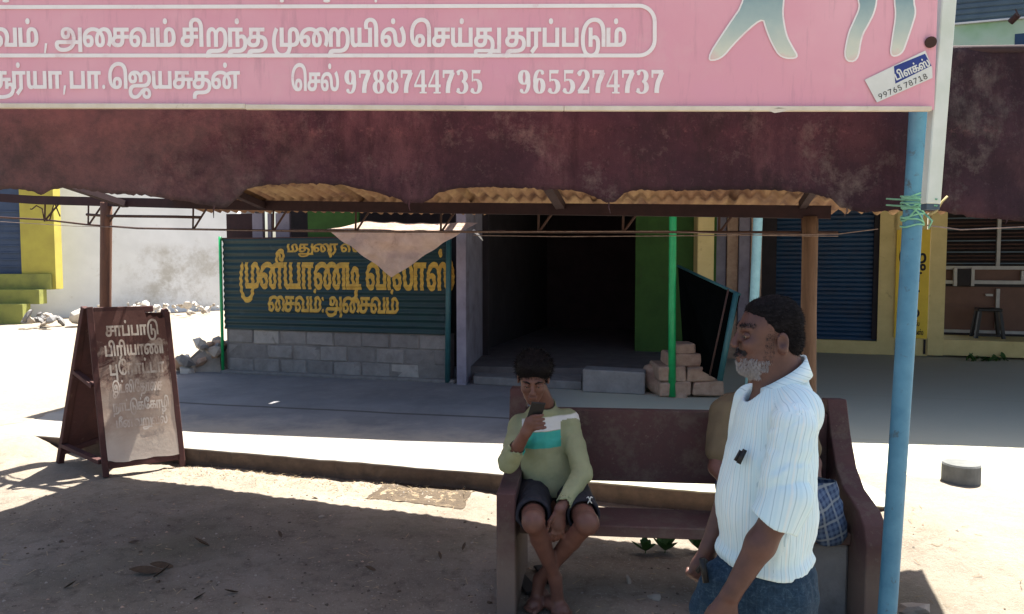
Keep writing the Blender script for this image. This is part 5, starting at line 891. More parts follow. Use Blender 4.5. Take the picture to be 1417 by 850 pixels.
def bbar(name, u0, h0, u1, h1, w_, th=.03, d=0): 
    a, b = Bd(u0, h0, d), Bd(u1, h1, d); x_ = (b-a).normalized().cross(en).normalized()*w_/2; y_ = en*th/2
    return ak(MB().hexa([a-x_-y_, a+x_-y_, a+x_+y_, a-x_+y_, b-x_-y_, b+x_-y_, b+x_+y_, b-x_+y_]).build(name, M['maroon_wood'], bevel=.004))
bbar('leg', .02, 0, .02, Ht, .045, .04); bbar('leg', Wd-.02, .0, Wd-.02, Ht-.06, .045, .04); bbar('rail', .045, .09, Wd-.045, .09, .06); bbar('rail', .045, Ht-.03, Wd-.12, Ht-.03, .05)
t = NT('worn_sunlit_menu'); v = t.coord('Object'); sp = t.sep(v)
hgt = t.math('MULTIPLY', t.math('ADD', sp[2], 0.0), 1.0); base = t.ramp(t.noise(v, 5, 7, .7), [(.3, (.13, .062, .052)), (.7, (.085, .042, .036))])
tanc = t.ramp(t.noise(v, 4, 7, .65), [(.3, (.56, .47, .38)), (.55, (.48, .37, .29)), (.75, (.34, .22, .16))])
sun_wear = t.math('ADD', t.math('MULTIPLY', t.math('SUBTRACT', 1.0, hgt), .62), t.math('MULTIPLY', t.math('SUBTRACT', t.noise(v, 4.5, 9, .75, .5), .5), 1.1))
c = t.mix(t.ramp(sun_wear, [(.02, 0.), (.16, .7), (.48, 1.)]), base, tanc)
c = t.mix(t.ramp(hgt, [(.0, .65), (.36, 0.)]), c, (.62, .58, .52))  # worn lower board also lightened in colour to stand in for grazing sun
t.bump(t.noise(v, 30, 6, .7), .4, .004); wm = t.done(c, .8, .2)
m = MB(); nu_, nh_ = 34, 50
for j in range(nh_+1):
    for i in range(nu_+1):
        u = .04+(Wd-.08)*i/nu_; lo = .105+.012*mnoise.noise((u*9, 0, 0))+.03*max(0, 1-u/.09); hi = Ht-.04
        if u > Wd-.19: hi -= .055+.03*mnoise.noise((u*30, 2, 0))+.02*(u > Wd-.1)
        h_ = lo+(hi-lo)*j/nh_; m.v.append(tuple(Bd(u, h_, .018+.004*mnoise.noise((u*4, h_*4, 0))+.02*max(0, 1-j/5)*max(0, 1-u/.12))))
for j in range(nh_):
    for i in range(nu_): m.f.append((j*(nu_+1)+i, j*(nu_+1)+i+1, (j+1)*(nu_+1)+i+1, (j+1)*(nu_+1)+i)); m.mi.append(0)
face = ak(m.build('board_face', wm, None, True))
t = NT('chalk_lettering'); v = t.coord('Object'); sp = t.sep(v)
c = t.ramp(t.noise(v, 9, 7, .7), [(.4, (.58, .53, .46)), (.65, (.34, .26, .21))]); M['chalk'] = t.done(c, .9, .1)
t = NT('faded_lettering'); v = t.coord('Object'); c = t.ramp(t.noise(v, 9, 7, .7), [(.4, (.66, .60, .53)), (.62, (.48, .38, .31))]); M['chalk_faded'] = t.done(c, .9, .1)
def ab_text(key, u0, u1, h0, xh, mt):
    shp, wd = line_shapes(key); shp = scaled(shp, (u1-u0)/wd, xh/XH)
    return ak(lettering('lettering', shp, lambda x, y: Bd(u0+x, h0+y, .0205+.004*mnoise.noise(((u0+x)*4, (h0+y)*4, 0))), M[mt], None, nrm=en))
ab_text('g', .11, .50, 1.105, .085, 'chalk'); ab_text('h', .09, .53, .945, .085, 'chalk'); ab_text('i', .11, .52, .79, .085, 'chalk')
ab_text('j', .12, .49, .645, .07, 'chalk_faded'); ab_text('k', .11, .53, .50, .065, 'chalk_faded'); ab_text('l', .12, .50, .37, .06, 'chalk_faded')
RBL, RTL = Vector((-3.80, 6.47, 0)), TL+Vector((-.03, .03, 0)); RBR, RTR = Vector((-3.35, 6.85, .15)), TR+Vector((-.03, .03, -.02))
for a, b, nm in ((RBL, RTL, 'leg'), (RBR, RTR, 'leg'), (RBL+(RTL-RBL)*.07, RBR+(RTR-RBR)*.07, 'rail'), (RBL+(RTL-RBL)*.55, RBR+(RTR-RBR)*.55, 'rail')):
    ak(MB().bar(a, b, .05, .045).build(nm, M['maroon_wood'], bevel=.004))
a, b, c_, d = RBL+(RTL-RBL)*.08, RBR+(RTR-RBR)*.08, RTR+Vector((0, 0, -.03)), RTL+Vector((0, 0, -.03)); o_ = Vector((-.005, .006, 0))
ak(MB().hexa([a, b, b+o_, a+o_, d, c_, c_+o_, d+o_]).build('back_face', M['maroon_wood']))
ak(MB().bar(BL+ew*.12-en*.02, RBL+(RTL-RBL)*.12, .05, .03).build('side_brace', M['maroon_wood'])); ak(MB().bar(BL+ew*.72-en*.02, RBL+(RTL-RBL)*.6, .05, .03).build('side_brace', M['maroon_wood']))

# ================================================================== bench
BA = 6.0; BP = Plane(.70, 4.15, BA); bf = frm(BP)             # u along the bench, v = 0 at the backrest, negative towards the viewer
bn = thing('bench', 'dark maroon concrete bench with solid end panels and a gap under the backrest', 'bench', (.70, 4.0, 0))
def bk(o): o.parent = bn; o.matrix_parent_inverse = Matrix.Translation(bn.location).inverted(); return o
t = NT('bench_paint'); v = t.coord('World')
c = t.ramp(t.noise(v, 3, 7, .65), [(.3, (.10, .052, .050)), (.7, (.060, .036, .036))])
c = t.mix(t.ramp(t.noise(v, 6, 8, .75), [(.48, 0.), (.62, .75)]), c, (.115, .088, .072))
c = t.mix(t.ramp(t.noise(v, 34, 6, .8), [(.60, 0.), (.66, .7)]), c, (.14, .11, .095))
c = t.mix(t.ramp(t.noise(v, 22, 5, .75), [(.64, 0.), (.72, .5)]), c, (.05, .03, .028))
c = t.mix(t.ramp(t.sep(v)[2], [(.22, .8), (.42, 0.)]), c, (.17, .13, .105))
t.bump(t.noise(v, 28, 8, .75), .5, .006); bm_ = t.done(c, .85, .2)
uL0 = -.625; uR0 = .96
bk(MB().box(uL0+.0, uR0, -.01, .055, .505, .895, fr=bf).build('backrest', bm_, bevel=.006))
bk(MB().box(uL0+.0, uR0, -.42, -.13, .345, .402, fr=bf).build('seat', bm_, bevel=.006))
def end_panel(u0, u1, prof):
    n = len(prof); vs = [bf(u0, v_, z) for v_, z in prof]+[bf(u1, v_, z) for v_, z in prof]
    fs = [tuple(range(n)), tuple(range(n, 2*n))]+[(i, (i+1) % n, n+(i+1) % n, n+i) for i in range(n)]
    return bk(MB().add(vs, fs).build('end_panel', bm_, bevel=.005))
end_panel(uL0-.09, uL0, [(-.60, -.05), (.10, -.05), (.10, 1.0), (.0, 1.0), (-.05, .80), (-.12, .66), (-.22, .62), (-.60, .60)])
bk(MB().box(uR0-.34, uR0-.003, -.40, -.14, -.05, .342, fr=bf).build('support_block', M['grey_block'], bevel=.012))
end_panel(uR0, uR0+.10, [(-.62, -.05), (.12, -.05), (.12, .96), (.02, .97), (-.06, .80), (-.16, .66), (-.28, .585), (-.50, .545), (-.58, .50), (-.62, .42)])
# ================================================================== concrete marker, debris, plants
bo = G(1341, 676, .145)
kb = tag(MB().tube([(bo.x, bo.y+.1, .1), (bo.x, bo.y+.1, .285), (bo.x, bo.y+.1, .297)], [.122, .122, .115], 28).build('concrete_stump', mat('stump_concrete', (.16, .165, .16), (.10, .105, .10), 8, .9, .5, 60, .004), None, False), 'short round dark concrete stump on the sunlit sand', 'stump')
def leafmesh(L_, W_, curl):
    m = MB(); n = 6
    for i in range(n+1):
        s_ = i/n; w_ = W_*math.sin(PI*min(.98, s_*.93+.05))**.8; z = curl*s_*s_
        m.v += [(-w_/2, s_*L_, z+w_*.3), (0, s_*L_, z), (w_/2, s_*L_, z+w_*.3)]
    for i in range(n):
        for k in (0, 1): a = 3*i+k; m.f.append((a, a+1, a+4, a+3)); m.mi.append(0)
    return m
def gpt(px, py): p = G(px, py, 0); z = gz(p.x, p.y); p = G(px, py, z); return Vector((p.x, p.y, gz(p.x, p.y)+.004))
lv = [(225, 792, .16), (240, 785, .12), (212, 800, .10), (290, 757, .10), (330, 820, .07), (178, 752, .06), (268, 830, .06), (520, 790, .06), (440, 690, .05), (610, 775, .05), (88, 815, .07), (390, 745, .05), (640, 762, .05)]
lab = ['largest dry dark leaf on the shaded ground, left foreground', 'dry leaf leaning on the largest dark leaf', 'dry leaf just left of the largest dark leaf', 'dry leaf on the ground above and right of the dark leaf cluster', 'small dry leaf at the bottom, right of the leaf cluster', 'tiny dry leaf below the folding menu board', 'tiny dry leaf directly below the dark leaf cluster', 'small dry leaf alone on shaded ground left of the bench', 'small dry leaf at the edge of the sunlit strip', 'small dry leaf nearest the left bench panel', 'small dry leaf in the lower left corner of the ground', 'small dry leaf right of the menu board in the shade', 'small dry leaf beside the bench, upper one']
for (px, py, s_), lb in zip(lv, lab):
    o = leafmesh(s_, s_*.42, s_*.35).build('dry_leaf', M['dry_leaf'], None, True); o.location = gpt(px, py); o.rotation_euler = (random.uniform(-.2, .4), random.uniform(-.5, .5), random.uniform(0, 6.3)); tag(o, lb, 'leaf', 'dry leaves on the shaded ground')
def sprig(px, py, n, s_, lb):
    r = thing('weed', lb, 'plant', gpt(px, py), 0, 'green weeds under the bench')
    for k in range(n):
        a = 2*PI*k/n+random.uniform(-.4, .4); o = leafmesh(s_*random.uniform(.7, 1.1), s_*.5, s_*.25).build('leaf', M['green_leaf'], r, True)
        o.rotation_euler = (random.uniform(.3, .9), random.uniform(-.3, .3), a); o.location = (0, 0, .01)
    MB().tube([(0, 0, -.01), (.004, 0, .03)], .003, 5).build('stem', M['green_leaf'], r)
sprig(893, 766, 8, .09, 'leftmost green weed on the ground behind the bench'); sprig(920, 765, 11, .11, 'bushiest green weed on the ground behind the bench'); sprig(968, 764, 9, .10, 'green weed close to the man in the white shirt')
wd = thing('plinth_weed', 'low dark green weed at the foot of the cream plinth', 'plant', G(1372, 500, .15))
for k in range(14):
    o = leafmesh(.16, .07, .04).build('leaf', M['green_leaf'], wd, True); o.location = (random.uniform(-.35, .3), random.uniform(-.1, .1), 0); o.rotation_euler = (random.uniform(.1, .6), 0, random.uniform(0, 6.3))
# old mat half buried in the sand
mt_ = MB(); q = [gpt(505, 690), gpt(640, 705), gpt(668, 668), gpt(560, 662)]; nn = 20
for j in range(nn+1):
    for i in range(nn+1):
        a = q[0].lerp(q[1], i/nn); b = q[3].lerp(q[2], i/nn); p = a.lerp(b, j/nn); p.x += .02*mnoise.noise((i*.7, j*.3, 0)); p.y += .03*mnoise.noise((i*.4, j*.7, 2)); p.z = gz(p.x, p.y)+.004+.006*mnoise.noise((i*.6, j*.6, 5)); mt_.v.append(tuple(p))
for j in range(nn):
    for i in range(nn): a = j*(nn+1)+i; mt_.f.append((a, a+1, a+nn+2, a+nn+1)); mt_.mi.append(0)
tag(mt_.build('straw_mat', mat('straw_mat', (.10, .075, .05), (.055, .042, .03), 14, .95, .8, 50, .008, dirt=(.28, .22, .14), dscale=12, dlo=.55, dhi=.66), None, True), 'dark straw mat half buried in sand below the kerb', 'mat')
# pebbles and straw: one object
pm = MB()
for k in range(2600):
    if k < 1300: x = random.uniform(-3.6, 2.6); y = random.uniform(3.3, 6.6)
    else: x = random.uniform(-2.8, -.3); y = kerb(x)-abs(random.gauss(0, .2))-.02
    if y > kerb(x)-.02: continue
    r_ = random.choice((.003, .004, .005, .007, .010))*(1.0 if k < 1300 else .9); z = gz(x, y); a = random.uniform(0, 6.28)
    if random.random() < .35:
        l_ = random.uniform(.015, .05); d = Vector((math.cos(a), math.sin(a), random.uniform(-.1, .35)))*l_; p = Vector((x, y, z+.003)); s_ = Vector((-math.sin(a), math.cos(a), 0))*.0015
        pm.add([p-s_, p+s_, p+d+s_, p+d-s_, p+Vector((0, 0, .002)), p+d+Vector((0, 0, .002))], [(0, 1, 4), (0, 4, 5, 3), (1, 2, 5, 4)], 1)
    else:
        c_ = [Vector((x+r_*math.cos(a+i*1.57)*random.uniform(.7, 1.3), y+r_*math.sin(a+i*1.57)*random.uniform(.7, 1.3), z)) for i in range(4)]
        pm.add(c_+[Vector((x, y, z+r_*.8))], [(0, 1, 4), (1, 2, 4), (2, 3, 4), (3, 0, 4)], random.choice((0, 0, 2)))
stuff(tag(pm.build('pebbles', [M['stone'], mat('straw', (.42, .33, .2), (.28, .2, .12), 30, .9, 0), M['laterite']]), 'small pebbles and bits of straw scattered on the ground', 'pebbles'))
cl = MB()
for k in range(650):
    x = random.uniform(-3.6, 2.4); y = 3.4+2.2*random.random()**1.3
    if y > kerb(x)-.1 or mnoise.noise((x*1.7, y*1.7, 4)) < -.05: continue
    r_ = random.uniform(.003, .011)*(1 if random.random() < .93 else 2); z = gz(x, y)-r_*.25; a = random.uniform(0, 6.28); n_ = 6
    ring_ = [Vector((x+r_*math.cos(a+i*2*PI/n_)*random.uniform(.7, 1.3), y+r_*math.sin(a+i*2*PI/n_)*random.uniform(.7, 1.3), z)) for i in range(n_)]
    top_ = [p.lerp(Vector((x, y, 0)), .45) for p in ring_]
    for p in top_: p.z = z+r_*random.uniform(.5, .8)
    cl.add(ring_+top_, [(i, (i+1) % n_, n_+(i+1) % n_, n_+i) for i in range(n_)]+[tuple(range(n_, 2*n_))], random.choice((0, 0, 0, 1)))
stuff(tag(cl.build('clods', [mat('clod_earth', (.10, .08, .06), (.06, .048, .038), 20, .95, .6, 90, .004), M['dry_leaf']]), 'dark crumbs of earth and litter on the shaded ground', 'earth crumbs'))
# stones lying about
for (px, py, s_, lb) in ((870, 805, .03, 'small pale stone on the ground between the bench and the man'), (445, 716, .018, 'tiny white stone at the edge of the shade'), (1262, 845, .075, 'stone on the sunlit ground just right of the blue pole'), (905, 829, .03, 'small brown stone at the bottom, in front of the bench')):
    o = rock('stone', gpt(px, py), s_, M['stone'], None, .45); tag(o, lb, 'stone')
# ================================================================== PEOPLE: smooth distance fields turned into one surface each
class Field:
    def __init__(s, lo, hi, h):
        s.lo = np.array(lo, float); s.h = h; s.n = np.ceil((np.array(hi)-s.lo)/h).astype(int)+1
        s.D = np.full(s.n, .5, np.float32)
        s.ax = [s.lo[i]+h*np.arange(s.n[i]) for i in range(3)]
    def _box(s, lo, hi):
        a = np.clip(np.floor((np.array(lo)-s.lo)/s.h).astype(int), 0, s.n); b = np.clip(np.ceil((np.array(hi)-s.lo)/s.h).astype(int)+1, 0, s.n)
        sl = tuple(slice(a[i], b[i]) for i in range(3))
        X, Y, Z = np.meshgrid(*[s.ax[i][sl[i]] for i in range(3)], indexing='ij'); return sl, X, Y, Z
    def _put(s, sl, d, k, op):
        if d.size == 0: return
        d = d.astype(np.float32); D = s.D[sl]
        if op == '-': d = -d; h = np.clip(.5-.5*(D-d)/max(k, 1e-5), 0, 1); s.D[sl] = D+(d-D)*h+k*h*(1-h); return
        if op == '&': s.D[sl] = np.maximum(D, d); return
        h = np.clip(.5+.5*(D-d)/max(k, 1e-5), 0, 1); s.D[sl] = D*(1-h)+d*h-k*h*(1-h)
    def cone(s, a, b, ra, rb, k=.02, op='+', flat=None):
        a = np.array(a, float); b = np.array(b, float); m = max(ra, rb)*(flat[1] if flat and flat[1] > 1 else 1)+k+.03
        sl, X, Y, Z = s._box(np.minimum(a, b)-m, np.maximum(a, b)+m); ba = b-a; L2 = max(ba@ba, 1e-9)
        px, py, pz = X-a[0], Y-a[1], Z-a[2]; h = np.clip((px*ba[0]+py*ba[1]+pz*ba[2])/L2, 0, 1)
        qx, qy, qz = px-h*ba[0], py-h*ba[1], pz-h*ba[2]
        if flat is not None:
            n = np.array(flat[0], float); n /= np.linalg.norm(n); t = (qx*n[0]+qy*n[1]+qz*n[2])*(1/flat[1]-1); qx, qy, qz = qx+n[0]*t, qy+n[1]*t, qz+n[2]*t
        d = np.sqrt(qx*qx+qy*qy+qz*qz)-(ra+(rb-ra)*h)
        if flat is not None and flat[1] < 1: d = d*flat[1]**.5
        s._put(sl, d, k, op); return s
    def ell(s, c, r, k=.02, op='+', rot=None):
        c = np.array(c, float); r = np.array(r, float); m = r.max()+k+.03; sl, X, Y, Z = s._box(c-m, c+m)
        p = np.stack([X-c[0], Y-c[1], Z-c[2]], -1)
        if rot is not None: p = p@np.array(rot)          # rot: columns are the ellipsoid's axes
        k0 = np.sqrt(((p/r)**2).sum(-1)); k1 = np.sqrt(((p/r**2)**2).sum(-1))+1e-9; s._put(sl, k0*(k0-1)/k1, k, op); return s
    def cut(s, p, n):                                    # keep the side the normal points away from
        n = np.array(n, float); n /= np.linalg.norm(n); X, Y, Z = np.meshgrid(*s.ax, indexing='ij'); d = (X-p[0])*n[0]+(Y-p[1])*n[1]+(Z-p[2])*n[2]
        s.D = np.maximum(s.D, d.astype(np.float32)); return s
    def wrinkle(s, fn):
        X, Y, Z = np.meshgrid(*s.ax, indexing='ij'); m = np.abs(s.D) < .06; s.D[m] += fn(X[m], Y[m], Z[m]).astype(np.float32); return s
    def mesh(s, name):
        D = s.D; n = D.shape; ins = D < 0; c = ins[:-1, :-1, :-1].astype(np.int8)
        for dx in (0, 1):
            for dy in (0, 1):
                for dz in (0, 1):
                    if dx+dy+dz: c = c+ins[dx:n[0]-1+dx, dy:n[1]-1+dy, dz:n[2]-1+dz]
        act = (c > 0) & (c < 8); I = np.argwhere(act); idx = np.full(act.shape, -1, np.int64); idx[act] = np.arange(len(I))
        acc = np.zeros((len(I), 3)); cnt = np.zeros(len(I)); off = [(a, b, d) for a in (0, 1) for b in (0, 1) for d in (0, 1)]
        for a in off:
            for ax_ in range(3):
                if a[ax_]: continue
                b = list(a); b[ax_] = 1; va = D[I[:, 0]+a[0], I[:, 1]+a[1], I[:, 2]+a[2]]; vb = D[I[:, 0]+b[0], I[:, 1]+b[1], I[:, 2]+b[2]]
                m = (va < 0) != (vb < 0); t = va[m]/(va[m]-vb[m]); p = np.tile(np.array(a, float), (m.sum(), 1)); p[:, ax_] += t
                acc[m] += p; cnt[m] += 1
        V = s.lo+(I+acc/cnt[:, None])*s.h; quads = []
        for ax_ in range(3):
            sa = [slice(1, n[i]-1) for i in range(3)]; sb = list(sa); sa[ax_] = slice(0, n[ax_]-1); sb[ax_] = slice(1, n[ax_])
            A = ins[tuple(sa)]; B = ins[tuple(sb)]; E = np.argwhere(A != B); fl = A[tuple(E.T)]
            o = np.array([0 if i == ax_ else 1 for i in range(3)]); E = E+o; u, w_ = [(1, 2), (2, 0), (0, 1)][ax_]
            def at(du, dw): q = E.copy(); q[:, u] -= du; q[:, w_] -= dw; return idx[q[:, 0], q[:, 1], q[:, 2]]
            Q = np.stack([at(1, 1), at(0, 1), at(0, 0), at(1, 0)], -1); Q[~fl] = Q[~fl][:, ::-1]; quads.append(Q[(Q >= 0).all(-1)])
        Q = np.concatenate(quads); me = bpy.data.meshes.new(name)
        me.vertices.add(len(V)); me.vertices.foreach_set('co', V.astype(np.float32).ravel()); me.loops.add(Q.size); me.loops.foreach_set('vertex_index', Q.ravel().astype(np.int32))
        me.polygons.add(len(Q)); me.polygons.foreach_set('loop_start', np.arange(0, Q.size, 4, dtype=np.int32)); me.update(calc_edges=True); me.validate(); me.shade_smooth(); return me, V
def body_link(name, me, mt, parent):
    o = link(name, me, None, mt); o.parent = parent; o.matrix_parent_inverse = Matrix.Translation(parent.location).inverted(); return o
def suv(me, V, fn):                                      # cloth coordinates, in metres, per vertex
    a = me.attributes.new('suv', 'FLOAT_VECTOR', 'POINT'); a.data.foreach_set('vector', fn(V).astype(np.float32).ravel())
def around(V, a, b, ref):                                # arc length round the axis a-b and distance along it
    a = np.array(a, float); b = np.array(b, float); d = (b-a)/np.linalg.norm(b-a); ref = np.array(ref, float); e1 = ref-d*(ref@d); e1 /= np.linalg.norm(e1); e2 = np.cross(d, e1)
    p = V-a; h = p@d; x = p@e1; y = p@e2; return np.arctan2(y, x), h, np.hypot(x, y)
def folds(seed, amp, f):
    r = np.random.default_rng(seed); K = r.normal(size=(6, 3))*f; ph = r.uniform(0, 6.28, 6)
    def fn(X, Y, Z):
        w = np.sin(K[0, 0]*X+K[0, 1]*Y+K[0, 2]*Z+ph[0])*1.2; o = 0
        for i in range(1, 6): o = o+np.abs(np.sin((K[i, 0]*X+K[i, 1]*Y+K[i, 2]*Z)+ph[i]+w))-.6
        return amp*o/5
    return fn
def strands(name, pts, nrms, length, width, mats, parent, droop, jit=.35):
    m = MB()
    for p, n in zip(pts, nrms):
        d = (Vector(n)*.55+Vector(droop)+Vector((random.gauss(0, jit), random.gauss(0, jit), random.gauss(0, jit)))).normalized(); l_ = length*random.uniform(.6, 1.3)
        s_ = d.cross(Vector((random.gauss(0, 1), random.gauss(0, 1), random.gauss(0, 1)))).normalized()*width; p = Vector(p)-Vector(n)*.003; mid = p+d*l_*.5; tip = p+(d+Vector(droop)*.5).normalized()*l_
        m.add([p-s_, p+s_, mid+s_*.8, mid-s_*.8, tip], [(0, 1, 2, 3), (3, 2, 4)], random.randrange(len(mats)))
    o = m.build(name, mats, None); o.parent = parent; o.matrix_parent_inverse = Matrix.Translation(parent.location).inverted(); return o
def surf_pts(me, V, n, keep):
    nr = np.empty(len(V)*3, np.float32); me.vertices.foreach_get('normal', nr); nr = nr.reshape(-1, 3); k = np.nonzero(keep(V, nr))[0]; k = rng.choice(k, n); return V[k], nr[k]
def hand(f, wrist, palm, palm_r, fingers, thumb, nrm, k=.006):
    """palm as a flattened cone from the wrist, fingers as chains of joints"""
    f.cone(wrist, palm, palm_r*.72, palm_r*1.0, .012, flat=(nrm, .55))
    for ch in fingers+[thumb]:
        for (a, ra), (b, rb) in zip(ch, ch[1:]): f.cone(a, b, ra, rb, k)

M['eye_dull'] = mat('eye_dull', (.26, .20, .17), (.2, .15, .12), 5, .35, 0)
# ------------------------------------------------------------------ the standing man (faces left)
X0, Y0 = .79, 2.36
def Mn(f_, l_, z): return np.array([X0-f_, Y0-l_, z])
man = thing('person', 'bearded man in a pale striped shirt and dark blue checked wrap, standing in profile', 'person', (X0, Y0, 0))
f = Field((X0-.42, Y0-.36, -.01), (X0+.24, Y0+.36, 1.63), .0055)
hx = .005
f.ell(Mn(hx-.008, 0, 1.512), (.086, .070, .080), .02); f.ell(Mn(.040, 0, 1.472), (.058, .058, .082), .03)          # skull, face mass
f.ell(Mn(.050, 0, 1.397), (.044, .048, .040), .03); f.ell(Mn(.084, 0, 1.376), (.016, .024, .018), .02)              # jaw, chin
f.ell(Mn(.087, 0, 1.497), (.015, .046, .011), .016)                                                                 # brow
f.cone(Mn(.096, 0, 1.489), Mn(.116, 0, 1.447), .0085, .0125, .010); f.ell(Mn(.114, .010, 1.442), (.011, .0075, .0075), .006); f.ell(Mn(.114, -.010, 1.442), (.011, .0075, .0075), .006)
f.ell(Mn(.078, .036, 1.448), (.022, .018, .019), .02); f.ell(Mn(.078, -.036, 1.448), (.022, .018, .019), .02)       # cheeks
f.ell(Mn(.096, .030, 1.474), (.016, .018, .011), .008, '-'); f.ell(Mn(.096, -.030, 1.474), (.016, .018, .011), .008, '-')   # eye hollows
f.ell(Mn(.099, 0, 1.411), (.013, .024, .008), .008); f.ell(Mn(.097, 0, 1.398), (.012, .021, .008), .008); f.ell(Mn(.112, 0, 1.4045), (.008, .026, .0022), .003, '-')
for sd_ in (1, -1):                                                                                                  # ears
    f.ell(Mn(-.006, sd_*.076, 1.458), (.019, .009, .031), .008); f.ell(Mn(-.002, sd_*.083, 1.461), (.010, .008, .019), .004, '-'); f.ell(Mn(-.010, sd_*.080, 1.438), (.010, .008, .012), .005)
f.cone(Mn(-.018, 0, 1.42), Mn(-.045, 0, 1.30), .060, .066, .03); f.cone(Mn(.03, 0, 1.37), Mn(-.005, 0, 1.28), .036, .045, .03)
f.cone(Mn(-.04, -.12, 1.265), Mn(-.04, .12, 1.265), .052, .052, .04); f.cone(Mn(-.02, 0, 1.22), Mn(.0, 0, .92), .092, .10, .05, flat=((0, 1, 0), 1.2)); f.cone(Mn(0, 0, .92), Mn(-.01, 0, .80), .10, .098, .04, flat=((0, 1, 0), 1.1))
f.cone(Mn(-.005, .075, .80), Mn(.01, .085, .44), .072, .052, .03); f.cone(Mn(.01, .085, .44), Mn(-.02, .095, .09), .055, .036, .02); f.cone(Mn(-.005, -.075, .80), Mn(.07, -.085, .45), .072, .052, .03); f.cone(Mn(.07, -.085, .45), Mn(.07, -.095, .09), .055, .036, .02)
for a, b in ((-.03, .095), (.06, -.095)): f.cone(Mn(a-.02, b, .045), Mn(a+.13, b, .028), .038, .026, .02)
SH, EL, WR = Mn(.0, .185, 1.235), Mn(.052, .222, .985), Mn(.170, .205, .757)
f.cone(SH, EL, .044, .038, .02); f.cone(EL, (EL*.65+WR*.35), .038, .040, .02); f.cone((EL*.65+WR*.35), WR, .040, .026, .02)
d_ = (WR-EL)/np.linalg.norm(WR-EL); sidev = np.array([0, 1, 0.]); up_ = np.cross(d_, sidev); up_ /= np.linalg.norm(up_); pn = np.array([.25, -1, .1])
KN = WR+d_*.085
fing = []
for i, (o_, l_) in enumerate(((-.028, .068), (-.009, .076), (.010, .070), (.027, .055))):
    b0 = KN+up_*-o_*1.0; b1 = b0+d_*l_*.45+sidev*.006; b2 = b1+d_*l_*.32+sidev*.022; b3 = b2+d_*l_*.12+sidev*.022; fing.append([(b0-d_*.02, .010), (b1, .0092), (b2, .0084), (b3, .0072)])
th = [(WR+d_*.025-up_*-.020, .012), (WR+d_*.055+up_*.043, .0105), (WR+d_*.088+up_*.050+sidev*.01, .0085)]
hand(f, WR, KN-d_*.012, .038, fing, th, sidev)
SR, ER, WRr = Mn(.0, -.185, 1.235), Mn(.03, -.235, .98), Mn(.135, -.19, .74)
f.cone(SR, ER, .044, .040, .02); f.cone(ER, WRr, .044, .028, .02); d2 = (WRr-ER)/np.linalg.norm(WRr-ER); s2 = np.array([0, -1, 0.]); u2 = np.cross(d2, s2)
fing = []
for i, (o_, l_) in enumerate(((-.028, .06), (-.009, .066), (.010, .06), (.027, .05))):
    b0 = WRr+d2*.075+u2*o_; b1 = b0+d2*l_*.4; b2 = b1-s2*.02+d2*.012; b3 = b2-s2*.015-d2*.01; fing.append([(b0-d2*.02, .010), (b1, .0092), (b2, .0084), (b3, .0075)])
hand(f, WRr, WRr+d2*.065, .038, fing, [(WRr+d2*.02+u2*-.02, .012), (WRr+d2*.05-u2*.045, .010), (WRr+d2*.08-u2*.045, .0085)], s2)
me, Vm = f.mesh('body')
t = NT('man_skin'); v = t.coord('World'); c = t.ramp(t.noise(v, 16, 6, .6), [(.3, (.118, .056, .042)), (.7, (.070, .034, .028))])
c = t.mix(t.ramp(t.noise(v, 45, 4, .7), [(.55, 0.), (.75, .3)]), c, (.08, .035, .028)); t.bump(t.noise(v, 170, 5, .7), .25, .0015); M['man_skin'] = t.done(c, .5, .35)
body_link('body', me, M['man_skin'], man)
fwd = lambda V: X0-V[:, 0]
hr, hn = surf_pts(me, Vm, 9000, lambda V, n: (V[:, 2] > 1.40) & ~((fwd(V) > .070-.0*(V[:, 2])) & (V[:, 2] < 1.545)) & ~((fwd(V) > .092) & (V[:, 2] < 1.56)) & ((V[:, 2] > 1.505) | (fwd(V) < -.022) | ((fwd(V) < .035) & (V[:, 2] > 1.485))) & ~((np.abs(V[:, 1]-Y0) > .071) & (V[:, 2] < 1.492) & (fwd(V) > -.03)) & (V[:, 2] > 1.40+.0*fwd(V)))
# a close cap of hair under the strands
h = Field((X0-.14, Y0-.11, 1.36), (X0+.14, Y0+.11, 1.64), .005)
h.ell(Mn(hx-.009, 0, 1.513), (.0885, .073, .083), .01); h.ell(Mn(.042, 0, 1.552), (.034, .050, .024), .02); h.ell(Mn(-.042, 0, 1.455), (.050, .066, .062), .02)
h.cut(Mn(.078, 0, 1.53), (-1, 0, -.22)); h.cut(Mn(.052, 0, 1.492), (-.95, 0, -.9)) if False else None
h.ell(Mn(.092, 0, 1.458), (.068, .12, .060), .006, '-'); h.ell(Mn(.012, .085, 1.452), (.040, .030, .040), .004, '-'); h.ell(Mn(.012, -.085, 1.452), (.040, .030, .040), .004, '-')
h.cut(Mn(-.06, 0, 1.405), (.25, 0, -1)); h.wrinkle(folds(3, .004, 90))
mh, Vh = h.mesh('hair')
t = NT('greying_hair'); v = t.coord('World', (1, 1, 2)); sp = t.sep(v); c = t.ramp(t.noise(v, 60, 6, .8), [(.45, (.005, .0045, .005)), (.72, (.020, .018, .019))]); M['greying'] = t.done(c, .85, .06)
body_link('hair', mh, M['greying'], man)
hp_, hn_ = surf_pts(mh, Vh, 7000, lambda V, n: V[:, 2] > 1.36)
strands('hair_strands', hp_, hn_, .010, .0007, [M['hair_black']]*9+[M['hair_grey']], man, (.35, 0, -.25), .3)
